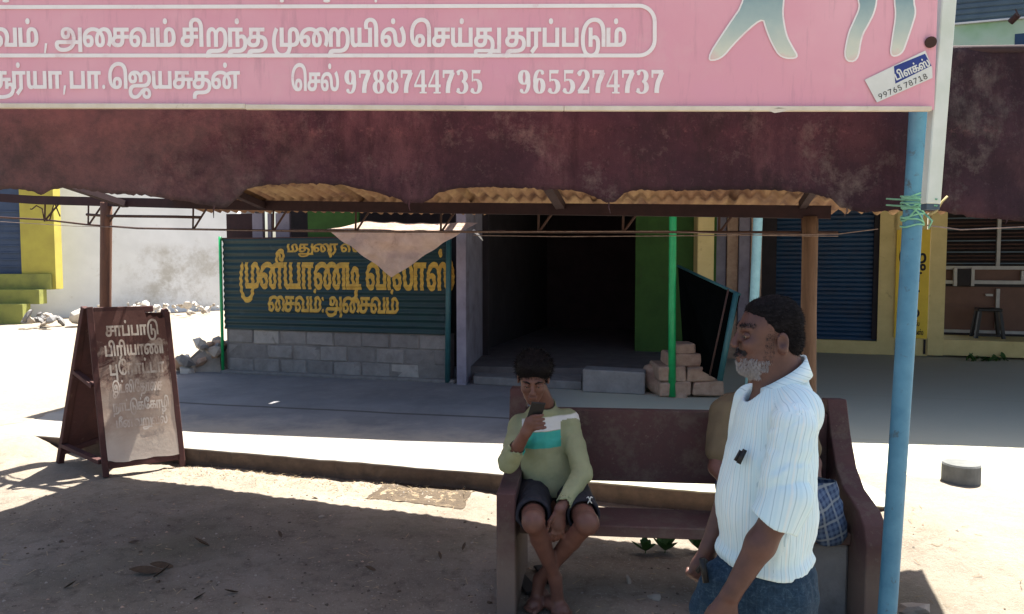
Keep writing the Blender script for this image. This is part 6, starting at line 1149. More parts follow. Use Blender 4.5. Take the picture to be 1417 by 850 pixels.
bp1, bn1 = surf_pts(me, Vm, 6500, lambda V, n: (V[:, 2] < 1.430) & (V[:, 2] > 1.345) & (fwd(V) > .022) & ((V[:, 2] < 1.412-(.103-fwd(V))*.12) & ~((fwd(V) < .045) & (V[:, 2] < 1.372))) & ~((fwd(V) > .100) & (V[:, 2] > 1.394) & (V[:, 2] < 1.415)))
strands('beard', bp1, bn1, .012, .0007, [M['beard_white']], man, (-.1, 0, -.7), .25)
bs1, bs2 = surf_pts(me, Vm, 1600, lambda V, n: (V[:, 2] < 1.485) & (V[:, 2] > 1.40) & (fwd(V) > .012) & (fwd(V) < .042) & (np.abs(V[:, 1]-Y0) > .04))
strands('sideburns', bs1, bs2, .008, .0005, [M['hair_grey']], man, (0, 0, -.6), .3)
ms1, ms2 = surf_pts(me, Vm, 1500, lambda V, n: (V[:, 2] < 1.431) & (V[:, 2] > 1.415) & (fwd(V) > .086) & (np.abs(V[:, 1]-Y0) < .036))
strands('moustache', ms1, ms2, .011, .0006, [M['hair_grey']], man, (-.25, 0, -.6), .25)
eb1, eb2 = surf_pts(me, Vm, 800, lambda V, n: (V[:, 2] < 1.508) & (V[:, 2] > 1.496) & (fwd(V) > .066) & (np.abs(V[:, 1]-Y0) > .012) & (np.abs(V[:, 1]-Y0) < .052))
strands('eyebrows', eb1, eb2, .010, .0007, [M['hair_black'], M['hair_grey']], man, (.3, 0, .1), .3)
def ball(name, c_, r_, mt, parent, sc_=(1, 1, 1)):
    bm = bmesh.new(); bmesh.ops.create_uvsphere(bm, u_segments=16, v_segments=10, radius=r_); me_ = bpy.data.meshes.new(name); bm.to_mesh(me_); bm.free(); me_.shade_smooth()
    for v_ in me_.vertices: v_.co = Vector((v_.co.x*sc_[0], v_.co.y*sc_[1], v_.co.z*sc_[2]))+Vector(c_)
    o = link(name, me_, None, mt); o.parent = parent; o.matrix_parent_inverse = Matrix.Translation(parent.location).inverted(); return o
for sd_ in (1, -1):
    ball('eye', Mn(.0845, sd_*.030, 1.4735), .0114, M['eye_dull'], man); ball('iris', Mn(.0916, sd_*.0312, 1.4722), .0062, M['iris'], man)
    g = Field(Mn(.12, sd_*.030+.03, 1.445), Mn(.06, sd_*.030-.03, 1.502), .0022)
    g.ell(Mn(.0845, sd_*.030, 1.4745), (.0135, .0165, .0125), .001); g.ell(Mn(.101, sd_*.030, 1.4710), (.016, .0155, .0028), .002, '-'); g.ell(Mn(.0845, sd_*.030, 1.4735), (.0113, .0113, .0113), .001, '-')
    mg, _ = g.mesh('eyelid'); body_link('eyelid', mg, M['man_skin'], man)
# shirt
g = Field((X0-.26, Y0-.34, .72), (X0+.24, Y0+.34, 1.42), .0055)
g.cone(Mn(-.045, -.115, 1.265), Mn(-.045, .115, 1.265), .066, .066, .04); g.cone(Mn(-.04, 0, 1.34), Mn(-.03, 0, 1.27), .070, .09, .04)
g.cone(Mn(-.015, 0, 1.20), Mn(.0, 0, 1.06), .118, .126, .05, flat=((0, 1, 0), 1.25)); g.cone(Mn(.0, 0, 1.06), Mn(.010, 0, .93), .126, .134, .05, flat=((0, 1, 0), 1.2)); g.cone(Mn(.010, 0, .93), Mn(.018, 0, .74), .134, .130, .04, flat=((0, 1, 0), 1.2))
g.ell(Mn(.062, 0, .97), (.090, .12, .12), .04)
CU = EL*.93+WR*.07
SM_ = SH*.75+EL*.25
g.cone(SH+np.array([0, 0, .005]), SM_, .060, .052, .035)
CU2 = ER*.93+WRr*.07; g.cone(SR, ER, .060, .056, .035)
fd = folds(11, .016, 14); fe = folds(5, .005, 45)
g.wrinkle(lambda X, Y, Z: (fd(X, Y, Z*.6)+fe(X, Y, Z*.9))*np.clip((1.30-Z)/.2, .35, 1))
g.wrinkle(lambda X, Y, Z: .012*np.exp(-((Z-.80-.02*np.sin(X*14))/.022)**2)*-1*np.clip((.95-Z)/.1, 0, 1)*np.where(Y < Y0+.2, 1, 1))
g.cut(Mn(0, 0, .772), (-.10, 0, -1)); g.cut(CU+d_*.004, tuple(d_)) if False else None
hm = Mn(.02, 0, .77)
g.cone(hm-np.array([0, 0, .1]), hm+np.array([0, 0, -.012]), .100, .100, .006, '-', flat=((0, 1, 0), 1.2))
g.cone(Mn(-.03, 0, 1.40), Mn(-.04, 0, 1.33), .064, .060, .01, '-'); g.cone(Mn(.06, 0, 1.39), Mn(.035, 0, 1.275), .045, .040, .015, '-')
X, Y, Z = np.meshgrid(*g.ax, indexing='ij'); g.D = np.where((Z > 1.33) & (np.abs(Y-Y0) < .2), np.maximum(g.D, (Z-(1.338+(X-X0)*.50)).astype(np.float32)), g.D)
ms, Vs = g.mesh('shirt')
q = Field(np.minimum(SH, CU)-.12, np.maximum(SH, CU)+.12, .0045)                                           # near sleeve with its folded cuff
q.cone(SH+np.array([.004, 0, .0]), (SH*.45+EL*.55)+np.array([0, -.004, 0]), .064, .060, .02); q.cone((SH*.45+EL*.55), CU, .060, .058, .02)
fs_ = folds(14, .010, 22); fs2 = folds(15, .003, 60); q.wrinkle(lambda X, Y, Z: fs_(X, Y, Z*1.3)+fs2(X, Y, Z))
q.cone(CU-d_*.085, CU+d_*.02, .068, .0715, .0015)
X, Y, Z = np.meshgrid(*q.ax, indexing='ij'); s_ = (X-CU[0])*d_[0]+(Y-CU[1])*d_[1]+(Z-CU[2])*d_[2]+.004*np.sin(X*60); q.D = np.maximum(q.D, s_.astype(np.float32)); q.cone(CU-d_*.02, CU+d_*.06, .058, .059, .003, '-')
mv, Vv = q.mesh('sleeve')
def shirt_uv(V):
    a1, h1, _ = around(V, Mn(.0, 0, 1.3), Mn(.0, 0, .7), (.25, 1, 0)); r1 = np.full(len(V), .165); a2, h2, r2 = around(V, SH, CU, (1, 1, 0)); slv = (r2 < .088) & (V[:, 1] < Y0-.125) & (h2 > -.03)
    return np.stack([np.where(slv, a2*.064+7, a1*.165), np.where(slv, h2, h1), np.zeros(len(V))], -1)
suv(ms, Vs, shirt_uv); suv(mv, Vv, lambda V: np.stack([around(V, SH, CU, (1, 1, 0))[0]*.064+7, around(V, SH, CU, (1, 1, 0))[1], np.zeros(len(V))], -1))
t = NT('striped_shirt'); v = t.coord('@suv'); sp = t.sep(v); wv = t.coord('World')
su = t.math('ADD', sp[0], t.math('MULTIPLY', t.math('SUBTRACT', t.noise(wv, 6, 3, .5), .5), .010))
def stripe(period, width, ph=0.0):
    q = t.math('ABSOLUTE', t.math('SUBTRACT', t.math('FRACT', t.math('ADD', t.math('DIVIDE', su, period), ph)), .5)); return t.ramp(q, [(0., 1.), (width/period/2, 1.), (width/period/2*1.7, 0.)])
c = t.ramp(t.noise(wv, 4, 5, .6), [(.35, (.56, .73, .77)), (.65, (.66, .78, .79))])
c = t.mix(t.math('MULTIPLY', stripe(.022, .0018), .50), c, (.22, .36, .42)); c = t.mix(t.math('MULTIPLY', stripe(.022, .005, .42), .35), c, (.45, .66, .72)); c = t.mix(t.math('MULTIPLY', stripe(.066, .004, .2), .4), c, (.75, .76, .70))
t.bump(t.math('ADD', t.noise(wv, 60, 4, .6), t.math('MULTIPLY', t.noise(wv, 500, 2, .5), .3)), .3, .003); M['striped_shirt'] = t.done(c, .85, .15)
t.b.inputs['Subsurface Weight'].default_value = 0
shirt = body_link('shirt', ms, M['striped_shirt'], man); body_link('sleeve', mv, M['striped_shirt'], man)
def sub(name, mb, mt, par, base, smooth=True, bevel=0):
    o = mb.build(name, mt, None, smooth, bevel); o.parent = par; o.matrix_parent_inverse = Matrix.Translation(base.location).inverted(); return o
# collar, pen
co = MB(); n = 36; rows = [(-.01, -.002), (.024, .004), (.029, .011), (.006, .020), (-.016, .030)]
for hh, rr in rows:
    for k in range(n+1):
        a = math.radians(-148+296*k/n); fx = 0
        # a = 0 is the nape; the ends meet at the throat
        back = (1+math.cos(a))/2; zb = 1.292+.085*back; rx, ry = .066+rr, .066+rr
        tip = max(0, (abs(a)-1.9)/.68)*(.034 if rows.index((hh, rr)) > 2 else .004)
        co.v.append(tuple(Mn(-.020-.004*back+rx*(-math.cos(a)), -ry*math.sin(a)*1.0, zb+hh*(.75+.45*back)-tip)))
for i in range(len(rows)-1):
    for k in range(n): a = i*(n+1)+k; co.f.append((a, a+1, a+n+2, a+n+1)); co.mi.append(0)
cco = sub('collar', co, M['striped_shirt'], man, man); sl_ = cco.modifiers.new('thick', 'SOLIDIFY'); sl_.thickness = .003
suv(cco.data, np.array(co.v), lambda V: np.stack([V[:, 2]*1.0+V[:, 0]*.3, V[:, 0], V[:, 1]], -1))
# wrap (lungi)
g = Field((X0-.30, Y0-.30, .0), (X0+.22, Y0+.30, .86), .008)
g.cone(Mn(.004, 0, .86), Mn(.004, 0, .77), .104, .112, .02, flat=((0, 1, 0), 1.2)); g.cone(Mn(.004, 0, .752), Mn(.004, 0, .70), .128, .137, .02, flat=((0, 1, 0), 1.28)); g.cone(Mn(.003, 0, .72), Mn(.03, 0, .12), .138, .175, .03, flat=((0, 1, 0), 1.25)); g.cone(Mn(.10, .02, .72), Mn(.14, 0, .30), .07, .10, .06); g.cone(Mn(.17, .02, .74), Mn(.20, 0, .62), .035, .04, .04)
g.wrinkle(lambda X, Y, Z: .010*np.sin(np.arctan2(Y-Y0, X-X0)*9+Z*5)*np.clip((.85-Z)*2, 0, 1)); g.wrinkle(folds(8, .008, 24)); g.cut(Mn(0, 0, .13), (0, 0, -1)); g.cut(Mn(0, 0, .835), (0, 0, 1))
mw, Vw = g.mesh('wrap'); suv(mw, Vw, lambda V: np.stack([around(V, Mn(0, 0, 1), Mn(0, 0, 0), (.25, 1, 0))[0]*.16, V[:, 2], np.zeros(len(V))], -1))
t = NT('blue_check'); v = t.coord('@suv'); sp = t.sep(v); wv = t.coord('World')
c = t.ramp(t.noise(wv, 60, 6, .85, .6), [(.35, (.010, .024, .045)), (.55, (.022, .048, .078)), (.72, (.085, .13, .165))])
for so_, per in ((sp[0], .03), (sp[1], .03)):
    q = t.math('ABSOLUTE', t.math('SUBTRACT', t.math('FRACT', t.math('DIVIDE', so_, per)), .5)); c = t.mix(t.ramp(q, [(.0, .25), (.06, 0.)]), c, (.06, .09, .12))
t.bump(t.noise(wv, 50, 5, .7), .5, .004); body_link('wrap', mw, t.done(c, .9, .15), man)
# pocket with a dark pen and folded glasses
pk = [ms.vertices[i].co for i in range(0)]
def on_front(f0, l_, z, d=.0): return Vector(Mn(f0+d, l_, z))
pen = MB(); pen.tube([Vector(Mn(.118, .100, 1.142)), Vector(Mn(.134, .100, 1.112))], .006, 8); pen.tube([Vector(Mn(.110, .112, 1.148)), Vector(Mn(.130, .116, 1.108))], .007, 8); sub('pen', pen, M['black_plastic'], man, man)
kk = MB(); kk.tube([Vector(Mn(.215, .05, .80)), Vector(Mn(.205, .06, .73))], .010, 8); kk.tube([Vector(Mn(.20, .04, .79)), Vector(Mn(.225, .03, .75))], .007, 8)
ok = kk.build('folded_glasses', M['black_plastic'], None, True); tag(ok, 'small dark folded glasses held by the standing man at his waist', 'glasses')

# ------------------------------------------------------------------ the youth on the bench (faces the viewer)
yth = thing('person', 'black haired youth in a sage green sweatshirt sitting on the bench with a phone', 'person', (.15, 3.95, 0))
def Yp(px, py, Y): return np.array(P(px, py, Y))
f = Field((-.16, 3.30, -.02), (.56, 4.24, 1.34), .0065)
HC = Yp(738, 522, 3.86)                                  # head centre
tl = math.radians(20); hf = np.array([-.06, -math.cos(tl), -math.sin(tl)]); hf /= np.linalg.norm(hf); hu = np.array([0, -math.sin(tl), math.cos(tl)]); hr_ = np.cross(hf, hu); hr_ /= np.linalg.norm(hr_); hu = np.cross(hr_, hf)
RT = np.stack([hr_, hf, hu], -1)
def Hd(r, fo, u): return HC+hr_*r+hf*fo+hu*u
f.ell(Hd(0, -.015, .035), (.072, .092, .082), .02, rot=RT); f.ell(Hd(0, .035, -.015), (.058, .056, .078), .03, rot=RT); f.ell(Hd(0, .045, -.078), (.042, .042, .036), .03, rot=RT); f.ell(Hd(0, .070, -.104), (.022, .016, .016), .02, rot=RT)
f.ell(Hd(0, .082, .018), (.048, .014, .010), .014, rot=RT)
f.cone(Hd(0, .090, .010), Hd(0, .112, -.033), .007, .0115, .009); f.ell(Hd(.012, .104, -.036), (.008, .010, .007), .005, rot=RT); f.ell(Hd(-.012, .104, -.036), (.008, .010, .007), .005, rot=RT)
for s_ in (1, -1):
    f.ell(Hd(s_*.036, .062, -.034), (.020, .022, .020), .02, rot=RT); f.ell(Hd(s_*.029, .091, -.003), (.016, .012, .009), .006, '-', rot=RT); f.ell(Hd(s_*.075, -.008, -.012), (.008, .018, .030), .007, rot=RT); f.ell(Hd(s_*.083, -.002, -.010), (.006, .009, .017), .004, '-', rot=RT)
f.ell(Hd(0, .095, -.062), (.024, .010, .007), .006, rot=RT); f.ell(Hd(0, .093, -.074), (.021, .010, .008), .006, rot=RT); f.ell(Hd(0, .106, -.068), (.024, .007, .0018), .002, '-', rot=RT)
NB = Yp(752, 560, 4.0); f.cone(Hd(0, -.03, -.04), NB, .052, .056, .03)
S1, S2 = Yp(720, 590, 3.98), Yp(786, 583, 3.98); f.cone(S1, S2, .05, .05, .03)
CH, HP = Yp(754, 610, 3.99), Yp(762, 690, 4.0); f.cone(CH, HP, .092, .10, .05, flat=((1, 0, 0), 1.25)); HP[2] = .50; f.cone(HP-[.08, 0, 0], HP+[.08, 0, 0], .10, .10, .05)
E1, W1 = Yp(704, 640, 3.74), Yp(728, 598, 3.60); f.cone(S1, E1, .038, .034, .02); f.cone(E1, E1*.6+W1*.4, .033, .033, .01); f.cone(E1*.6+W1*.4, W1, .034, .025, .01)
E2, W2 = Yp(806, 655, 3.80), Yp(775, 705, 3.58); f.cone(S2, E2, .038, .034, .02); f.cone(E2, E2*.6+W2*.4, .033, .032, .01); f.cone(E2*.6+W2*.4, W2, .032, .025, .01)
K1, K2 = Yp(738, 722, 3.50), Yp(813, 724, 3.50); A1, A2 = Yp(768, 800, 3.66), Yp(747, 802, 3.74)
H1, H2 = Yp(738, 690, 4.0), Yp(790, 690, 4.0); H1[2] = H2[2] = .50
f.cone(H1, K1, .070, .052, .03); f.cone(H2, K2, .070, .052, .03); f.ell(K1, (.049, .050, .054), .015); f.ell(K2, (.049, .050, .054), .015)
for K_, A_ in ((K1, A1), (K2, A2)):
    mid = K_*.68+A_*.32+np.array([0, .022, 0]); f.cone(K_, mid, .043, .044, .015); f.cone(mid, A_, .046, .028, .015)
def foot(A_, toe, h=.03):
    toe = np.array(toe); heel = np.array([A_[0]-(toe-A_)[0]*.22, A_[1]+.05, .035]); f.ell(heel, (.034, .040, .034), .02); f.cone(A_, heel*.6+toe*.4+[0, 0, .03], .033, .030, .02); mid = heel*.35+toe*.65; mid[2] = .030; f.cone(heel, mid, .034, .038, .02, flat=((0, 0, 1), .8))
    dd = toe-heel; dd[2] = 0; L_ = np.linalg.norm(dd); dd /= L_; sd = np.array([-dd[1], dd[0], 0])
    sgn = 1 if A_ is A1 else -1
    for i, (o_, r_, l_) in enumerate(((-.030, .0135, .060), (-.009, .0095, .056), (.007, .009, .050), (.021, .0085, .042), (.034, .008, .032))):
        b = mid+sd*o_*sgn*1.0; b[2] = .018; f.cone(b-dd*.02, b+dd*l_*.6, r_*1.3, r_, .008); f.cone(b+dd*l_*.6, b+dd*l_-[0, 0, .003], r_, r_*.95, .004)
T1, T2 = Yp(785, 828, 3.62), Yp(733, 822, 3.66); T1[2] = T2[2] = .02
foot(A1, T1); foot(A2, T2)
# right hand holding the phone below the chin
PC = Yp(741, 574, 3.575); hd = (PC-W1); hd /= np.linalg.norm(hd)
for i in range(4):
    base = W1+hd*.055+np.array([-.006+.004*i, .004, .030-.019*i]); j1 = base+np.array([.022, -.022, .004]); j2 = j1+np.array([.026, .000, .002]); j3 = j2+np.array([.012, .012, 0])
    for (a, ra), (b, rb) in zip(((base, .0100), (j1, .0092), (j2, .0085)), ((j1, .0092), (j2, .0085), (j3, .0075))): f.cone(a, b, ra, rb, .004)
f.cone(W1, W1+hd*.055, .026, .034, .012, flat=((0, 1, 0), .6)); f.cone(W1+hd*.03+[0, .01, -.02], W1+hd*.06+[.018, .014, -.034], .012, .010, .006); f.cone(W1+hd*.06+[.018, .014, -.034], W1+hd*.07+[.040, .012, -.022], .010, .008, .005)
# left hand hanging between the knees
hd2 = np.array([-.12, -.05, -1.0]); hd2 /= np.linalg.norm(hd2); f.cone(W2, W2+hd2*.075, .026, .036, .012, flat=((0, 1, 0), .6))
for i, l_ in enumerate((.070, .078, .072, .058)):
    b = W2+hd2*.08+np.array([-.026+.0175*i, -.002, 0]); j1 = b+hd2*l_*.45+[0, -.004, 0]; j2 = j1+hd2*l_*.33+[0, .010, 0]; j3 = j2+hd2*l_*.18+[0, .012, 0]
    for (a, ra), (c_, rb) in zip(((b, .0095), (j1, .0090), (j2, .0082)), ((j1, .0090), (j2, .0082), (j3, .0072))): f.cone(a, c_, ra, rb, .004)
f.cone(W2+hd2*.02+[-.022, -.006, 0], W2+hd2*.055+[-.045, -.014, 0], .012, .010, .006); f.cone(W2+hd2*.055+[-.045, -.014, 0], W2+hd2*.09+[-.046, -.014, 0], .010, .008, .004)
my, Vy = f.mesh('body')
t = NT('youth_skin'); v = t.coord('World'); c = t.ramp(t.noise(v, 14, 6, .6), [(.3, (.15, .068, .048)), (.7, (.095, .043, .032))]); t.bump(t.noise(v, 150, 5, .7), .2, .0015); M['youth_skin'] = t.done(c, .5, .35)
body_link('body', my, M['youth_skin'], yth)
h = Field(HC-.17, HC+.17, .006)
h.ell(Hd(0, -.020, .047), (.090, .104, .086), .02, rot=RT); h.ell(Hd(.01, .045, .085), (.066, .050, .040), .03, rot=RT); h.ell(Hd(0, -.055, .0), (.078, .065, .075), .03, rot=RT); h.ell(Hd(-.055, .02, .078), (.035, .05, .035), .03, rot=RT)
h.ell(Hd(0, .092, -.030), (.064, .062, .074), .008, '-', rot=RT); h.ell(Hd(.085, .01, -.03), (.03, .045, .055), .008, '-', rot=RT); h.ell(Hd(-.085, .01, -.03), (.03, .045, .055), .008, '-', rot=RT)
h.wrinkle(folds(21, .010, 70)); mh, Vh = h.mesh('hair'); body_link('hair', mh, M['hair_black'], yth)
hp_, hn_ = surf_pts(mh, Vh, 3500, lambda V, n: V[:, 2] > HC[2]-.03); strands('hair_strands', hp_, hn_, .024, .0010, [M['hair_black']], yth, (.1, -.3, -.1), .35)
for s_ in (1, -1):
    ball('eye', Hd(s_*.029, .080, -.004), .0115, M['eye_dull'], yth); ball('iris', Hd(s_*.029, .0885, -.0075), .0050, M['iris'], yth)
    g = Field(Hd(s_*.029, .08, 0)-.03, Hd(s_*.029, .08, 0)+.03, .003); g.ell(Hd(s_*.029, .080, -.002), (.0165, .0138, .0130), .001, rot=RT); g.ell(Hd(s_*.029, .098, -.009), (.015, .016, .0040), .002, '-', rot=RT); mg, _ = g.mesh('eyelid'); body_link('eyelid', mg, M['youth_skin'], yth)
    eb = MB(); eb.tube([Hd(s_*.012, .098, .014), Hd(s_*.03, .094, .022), Hd(s_*.048, .080, .016)], [.0035, .0045, .0025], 7); sub('eyebrow', eb, M['hair_black'], yth, yth)
# sweatshirt
g = Field((-.18, 3.52, .44), (.50, 4.18, 1.10), .0065)
g.cone(S1+[.010, 0, .0], S2+[-.010, 0, .0], .062, .062, .04); g.cone(CH+[0, -.005, .01], HP+[0, -.01, .06], .106, .112, .05, flat=((1, 0, 0), 1.22)); g.cone(HP+[0, -.01, .10], HP+[0, -.02, .035], .114, .116, .05, flat=((1, 0, 0), 1.22)); g.cone(NB+[0, 0, -.03], NB+[0, 0, -.005], .085, .066, .03)
SM1 = S1*.5+E1*.5; g.cone(S1, SM1, .057, .052, .03); g.cone(SM1, E1, .052, .050, .02); C1 = E1*.52+W1*.48; g.cone(E1, C1, .049, .043, .02)
SM2 = S2*.5+E2*.5; g.cone(S2, SM2, .057, .052, .03); g.cone(SM2, E2, .052, .050, .02); C2 = E2*.18+W2*.82; g.cone(E2, C2, .048, .040, .02)
fd = folds(31, .010, 26); fe = folds(32, .005, 60); g.wrinkle(lambda X, Y, Z: (fd(X, Y, Z)+fe(X, Y, Z))*np.clip((.98-Z)/.1, .4, 1)); g.cut((0, 0, .502), (0, 0, -1))
g.cone(NB+[0, -.012, .06], NB+[0, -.012, -.015], .060, .055, .006, '-')
for a, b, r_ in ((E1, C1, .037), (E2, C2, .033)): dv = (b-a)/np.linalg.norm(b-a); g.cone(b-dv*.005, b+dv*.09, r_, r_, .004, '-')
ms, Vs = g.mesh('sweatshirt'); a_ = ms.attributes.new('band', 'FLOAT_VECTOR', 'POINT')
arm = np.minimum(np.minimum(around(Vs, S1, E1, (0, 1, 0))[2]+(around(Vs, S1, E1, (0, 1, 0))[1] < .05)*9, 9), np.minimum(around(Vs, S2, E2, (0, 1, 0))[2]+(around(Vs, S2, E2, (0, 1, 0))[1] < .02)*9, 9))
armm = ((Vs[:, 0] < P(722, 600, 3.9).x-.0) & (Vs[:, 2] < .95)) | ((arm < .070) & (Vs[:, 0] > .25)) | (around(Vs, E2, W2, (0, 1, 0))[2] < .055)
bz = Vs[:, 2]-(P(750, 600, 3.86).z)-(Vs[:, 0]-.15)*.10
a_.data.foreach_set('vector', np.stack([np.where(armm, -9, 0), bz, np.zeros(len(Vs))], -1).astype(np.float32).ravel())
t = NT('sweatshirt'); v = t.coord('@band'); sp = t.sep(v); wv = t.coord('World'); c = t.ramp(t.noise(wv, 5, 5, .6), [(.3, (.29, .31, .18)), (.7, (.22, .24, .14))])
ok_ = t.math('GREATER_THAN', sp[0], -.5); wz = t.math('ADD', sp[1], t.math('MULTIPLY', t.math('SUBTRACT', t.noise(wv, 30, 3, .5), .5), .006))
c = t.mix(t.math('MULTIPLY', ok_, t.ramp(wz, [(.0, 0.), (.001, 1.), (.066, 1.), (.068, 0.)])), c, (.55, .56, .53))
sh2 = t.math('ADD', wz, .085); c = t.mix(t.math('MULTIPLY', ok_, t.ramp(sh2, [(.0, 0.), (.003, 1.), (.084, 1.), (.085, 0.)])), c, (.05, .33, .27))
t.bump(t.noise(wv, 70, 5, .7), .3, .003); body_link('sweatshirt', ms, t.done(c, .9, .15), yth)
# shorts
g = Field((-.10, 3.42, .36), (.50, 4.16, .66), .0065)
g.cone(HP+[-.06, 0, .02], HP+[.06, 0, .02], .105, .105, .05); Q1 = H1*.22+K1*.78; Q2 = H2*.25+K2*.75; g.cone(H1, Q1, .095, .082, .04); g.cone(H2, Q2, .095, .082, .04); g.wrinkle(folds(41, .012, 26))
for q, K_, H_ in ((Q1, K1, H1), (Q2, K2, H2)):
    dv = (K_-H_)/np.linalg.norm(K_-H_); X, Y, Z = np.meshgrid(*g.ax, indexing='ij'); s_ = (X-q[0]-dv[0]*.02)*dv[0]+(Y-q[1]-dv[1]*.02)*dv[1]+(Z-q[2]-dv[2]*.02)*dv[2]
    side = (X < (K1[0]+K2[0])/2) if K_ is K1 else (X >= (K1[0]+K2[0])/2); g.D = np.where(side, np.maximum(g.D, s_.astype(np.float32)), g.D); g.cone(q, K_, .066, .066, .004, '-')
g.cut((0, 0, .41), (0, 0, -1)); mq, Vq = g.mesh('shorts'); body_link('shorts', mq, mat('shorts_cloth', (.014, .015, .022), (.022, .023, .03), 20, .8, .4, 70, .003), yth)
em = MB(); c_ = Vector(Yp(816, 692, 3.60)); 
for a, b in (((-.014, .010), (-.006, .016)), ((-.006, .016), (0, .0)), ((0, 0), (-.010, -.016)), ((.014, .010), (.006, .016)), ((.006, .016), (0, .0)), ((0, 0), (.010, -.016))): em.bar(c_+Vector((a[0], 0, a[1])), c_+Vector((b[0], -.002, b[1])), .006, .003)
sub('emblem', em, M['white_paint'], yth, yth)
ph = MB(); ph.box(-.034, .034, -.004, .004, -.062, .062); po = ph.build('phone', M['black_plastic'], None, bevel=.003); po.location = Vector(PC+np.array([.0, .004, .006])); po.rotation_euler = (.45, .15, .25)
tag(po, 'dark mobile phone in the right hand of the seated youth', 'phone'); MB().tube([(.0, .0045, .048), (.0, .0062, .048)], .007, 10).build('camera_lens', M['iris'], po)
# slippers under the bench
for (px, py, lb) in ((728, 820, 'left dark rubber slipper under the seated youth'), (757, 806, 'right dark rubber slipper under the seated youth')):
    c_ = gpt(px, py); o = MB().hexa([(-.04, -.12, 0), (.04, -.12, 0), (.035, .12, 0), (-.035, .12, 0), (-.04, -.12, .014), (.04, -.12, .014), (.035, .12, .014), (-.035, .12, .014)]).build('slipper', M['black_plastic'], None, bevel=.006); o.location = c_+Vector((0, .08, .002)); o.rotation_euler = (0, 0, .3); tag(o, lb, 'slipper', 'rubber slippers')

# ------------------------------------------------------------------ person seated behind the standing man
p3 = thing('person', 'person in a khaki shirt and blue checked wrap sitting behind the standing man', 'person', (1.3, 3.95, 0))
f = Field((.90, 3.34, -.02), (1.80, 4.22, 1.32), .0095); C3 = 1.27
f.ell((C3+.0, 3.95, 1.17), (.072, .090, .098), .02); f.ell((C3, 3.89, 1.13), (.055, .05, .07), .03); f.cone((C3, 3.98, 1.10), (C3, 4.01, .98), .052, .06, .03)
f.ell((C3, 3.835, 1.145), (.012, .016, .02), .01); f.ell((C3-.074, 3.96, 1.15), (.008, .018, .028), .008); f.ell((C3+.074, 3.96, 1.15), (.008, .018, .028), .008)
f.cone((C3-.14, 4.0, .93), (C3+.14, 4.0, .93), .06, .06, .04); f.cone((C3, 4.0, .88), (C3+.02, 3.98, .54), .12, .125, .06, flat=((1, 0, 0), 1.2))
a3, e3, w3 = np.array([C3-.185, 3.97, .92]), np.array([C3-.245, 3.86, .66]), np.array([C3-.16, 3.66, .52])
f.cone(a3, e3, .046, .038, .03); f.cone(e3, w3, .038, .026, .02); f.cone(w3, w3+[.05, -.05, -.01], .028, .033, .012)
for i in range(4): b = w3+np.array([.055-.003*i, -.06+.016*i-.02, -.015]); f.cone(b, b+[.035, -.02, -.012], .009, .008, .004); f.cone(b+[.035, -.02, -.012], b+[.05, -.012, -.03], .008, .007, .004)
f.cone(w3+[.01, -.01, .02], w3+[.06, -.015, .03], .011, .009, .006)
b3, e4, w4 = np.array([C3+.185, 3.97, .92]), np.array([C3+.24, 3.86, .68]), np.array([C3+.19, 3.68, .55]); f.cone(b3, e4, .046, .038, .03); f.cone(e4, w4, .038, .026, .02); f.cone(w4, w4+[-.03, -.06, -.01], .028, .033, .012)
for i in range(4): b = w4+np.array([-.05+.018*i, -.075, -.015]); f.cone(b, b+[-.005, -.04, -.015], .009, .008, .004)
for sx, kx in ((-.09, -.10), (.10, .05)):
    f.cone((C3+sx, 3.97, .50), (C3+kx, 3.58, .50), .085, .058, .03); f.cone((C3+kx, 3.58, .48), (C3+kx, 3.62, .09), .054, .035, .02); f.cone((C3+kx, 3.66, .04), (C3+kx, 3.50, .026), .036, .03, .02)
m3, V3 = f.mesh('body'); body_link('body', m3, M['youth_skin'], p3)
g = Field((C3-.36, 3.72, .50), (C3+.36, 4.20, 1.08), .009); g.cone((C3-.13, 4.0, .935), (C3+.13, 4.0, .935), .075, .075, .05); g.cone((C3, 4.0, .9), (C3+.02, 3.98, .56), .135, .14, .06, flat=((1, 0, 0), 1.2))
g.cone(a3, a3*.30+e3*.70, .072, .066, .04); g.cone(b3, b3*.30+e4*.70, .072, .066, .04); g.wrinkle(folds(51, .012, 26)); g.cut((0, 0, .54), (0, 0, -1)); g.cone((C3, 3.98, 1.1), (C3, 3.99, 1.0), .06, .058, .006, '-')
m4, _ = g.mesh('shirt'); body_link('shirt', m4, M['khaki'], p3)
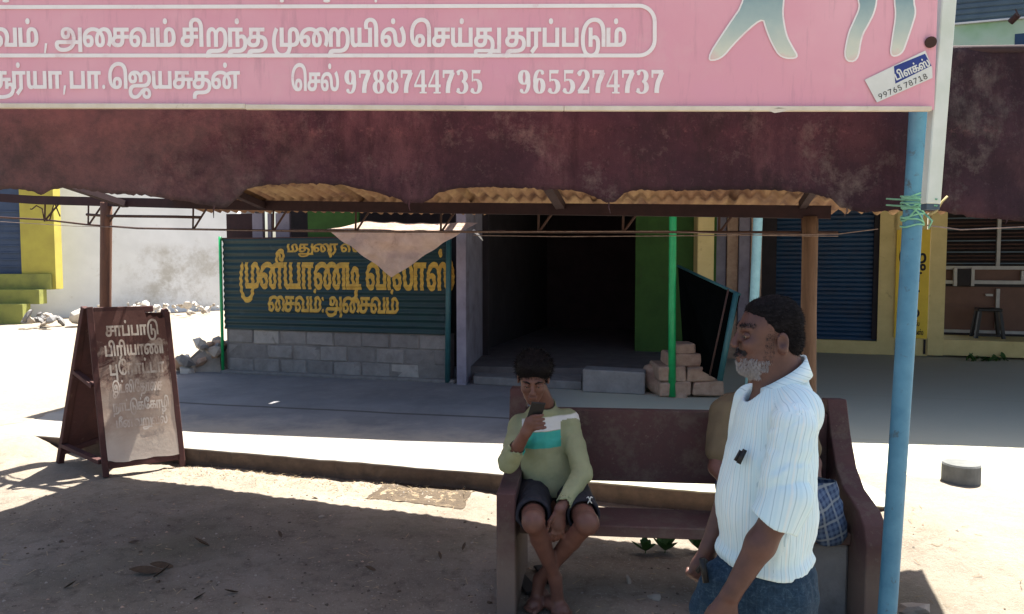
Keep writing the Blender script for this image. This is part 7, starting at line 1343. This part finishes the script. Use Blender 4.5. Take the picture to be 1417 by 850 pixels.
h = Field((C3-.13, 3.82, 1.08), (C3+.13, 4.10, 1.34), .009); h.ell((C3, 3.965, 1.195), (.080, .097, .090), .01); h.ell((C3, 3.86, 1.14), (.062, .06, .07), .01, '-'); h.cut((0, 0, 1.11), (0, 0, -1)); h.wrinkle(folds(52, .006, 70)); m5, _ = h.mesh('hair'); body_link('hair', m5, M['hair_black'], p3)
for s_ in (1, -1): ball('eye', (C3+s_*.028, 3.852, 1.162), .0105, M['eye_dull'], p3); ball('iris', (C3+s_*.028, 3.8445, 1.161), .0048, M['iris'], p3)
ball('mouth', (C3, 3.843, 1.112), .02, M['lip'], p3, (1, .4, .28))
g = Field((C3-.30, 3.40, .08), (C3+.42, 4.18, .66), .009); g.cone((C3-.10, 3.98, .52), (C3-.12, 3.56, .50), .115, .085, .06); g.cone((C3+.10, 3.98, .54), (C3+.12, 3.60, .54), .12, .10, .06); g.cone((C3-.1, 3.56, .48), (C3-.08, 3.60, .20), .085, .10, .06)
g.cone((C3+.20, 3.62, .70), (C3+.25, 3.62, .42), .055, .075, .03, flat=((.3, -1, 0), .55)); g.cone((C3+.14, 3.66, .66), (C3+.20, 3.64, .46), .07, .09, .04)
g.wrinkle(folds(53, .016, 24)); g.cut((0, 0, .24), (0, 0, -1)); m6, V6 = g.mesh('wrap'); suv(m6, V6, lambda V: np.stack([V[:, 0]+.35*V[:, 2], V[:, 2]-.3*V[:, 0], np.zeros(len(V))], -1))
t = NT('blue_plaid'); v = t.coord('@suv'); sp = t.sep(v); wv = t.coord('World'); c = t.ramp(t.noise(wv, 8, 5, .6), [(.3, (.035, .06, .12)), (.7, (.025, .04, .085))])
for so_, per in ((sp[0], .075), (sp[1], .085)):
    q = t.math('ABSOLUTE', t.math('SUBTRACT', t.math('FRACT', t.math('DIVIDE', so_, per)), .5)); c = t.mix(t.ramp(q, [(.0, .85), (.06, .8), (.10, 0.)]), c, (.21, .24, .26)); c = t.mix(t.ramp(q, [(.22, 0.), (.24, .4), (.40, .4), (.42, 0.)]), c, (.12, .17, .25))
t.bump(t.noise(wv, 60, 5, .7), .4, .003); body_link('wrap', m6, t.done(c, .9, .15), p3)
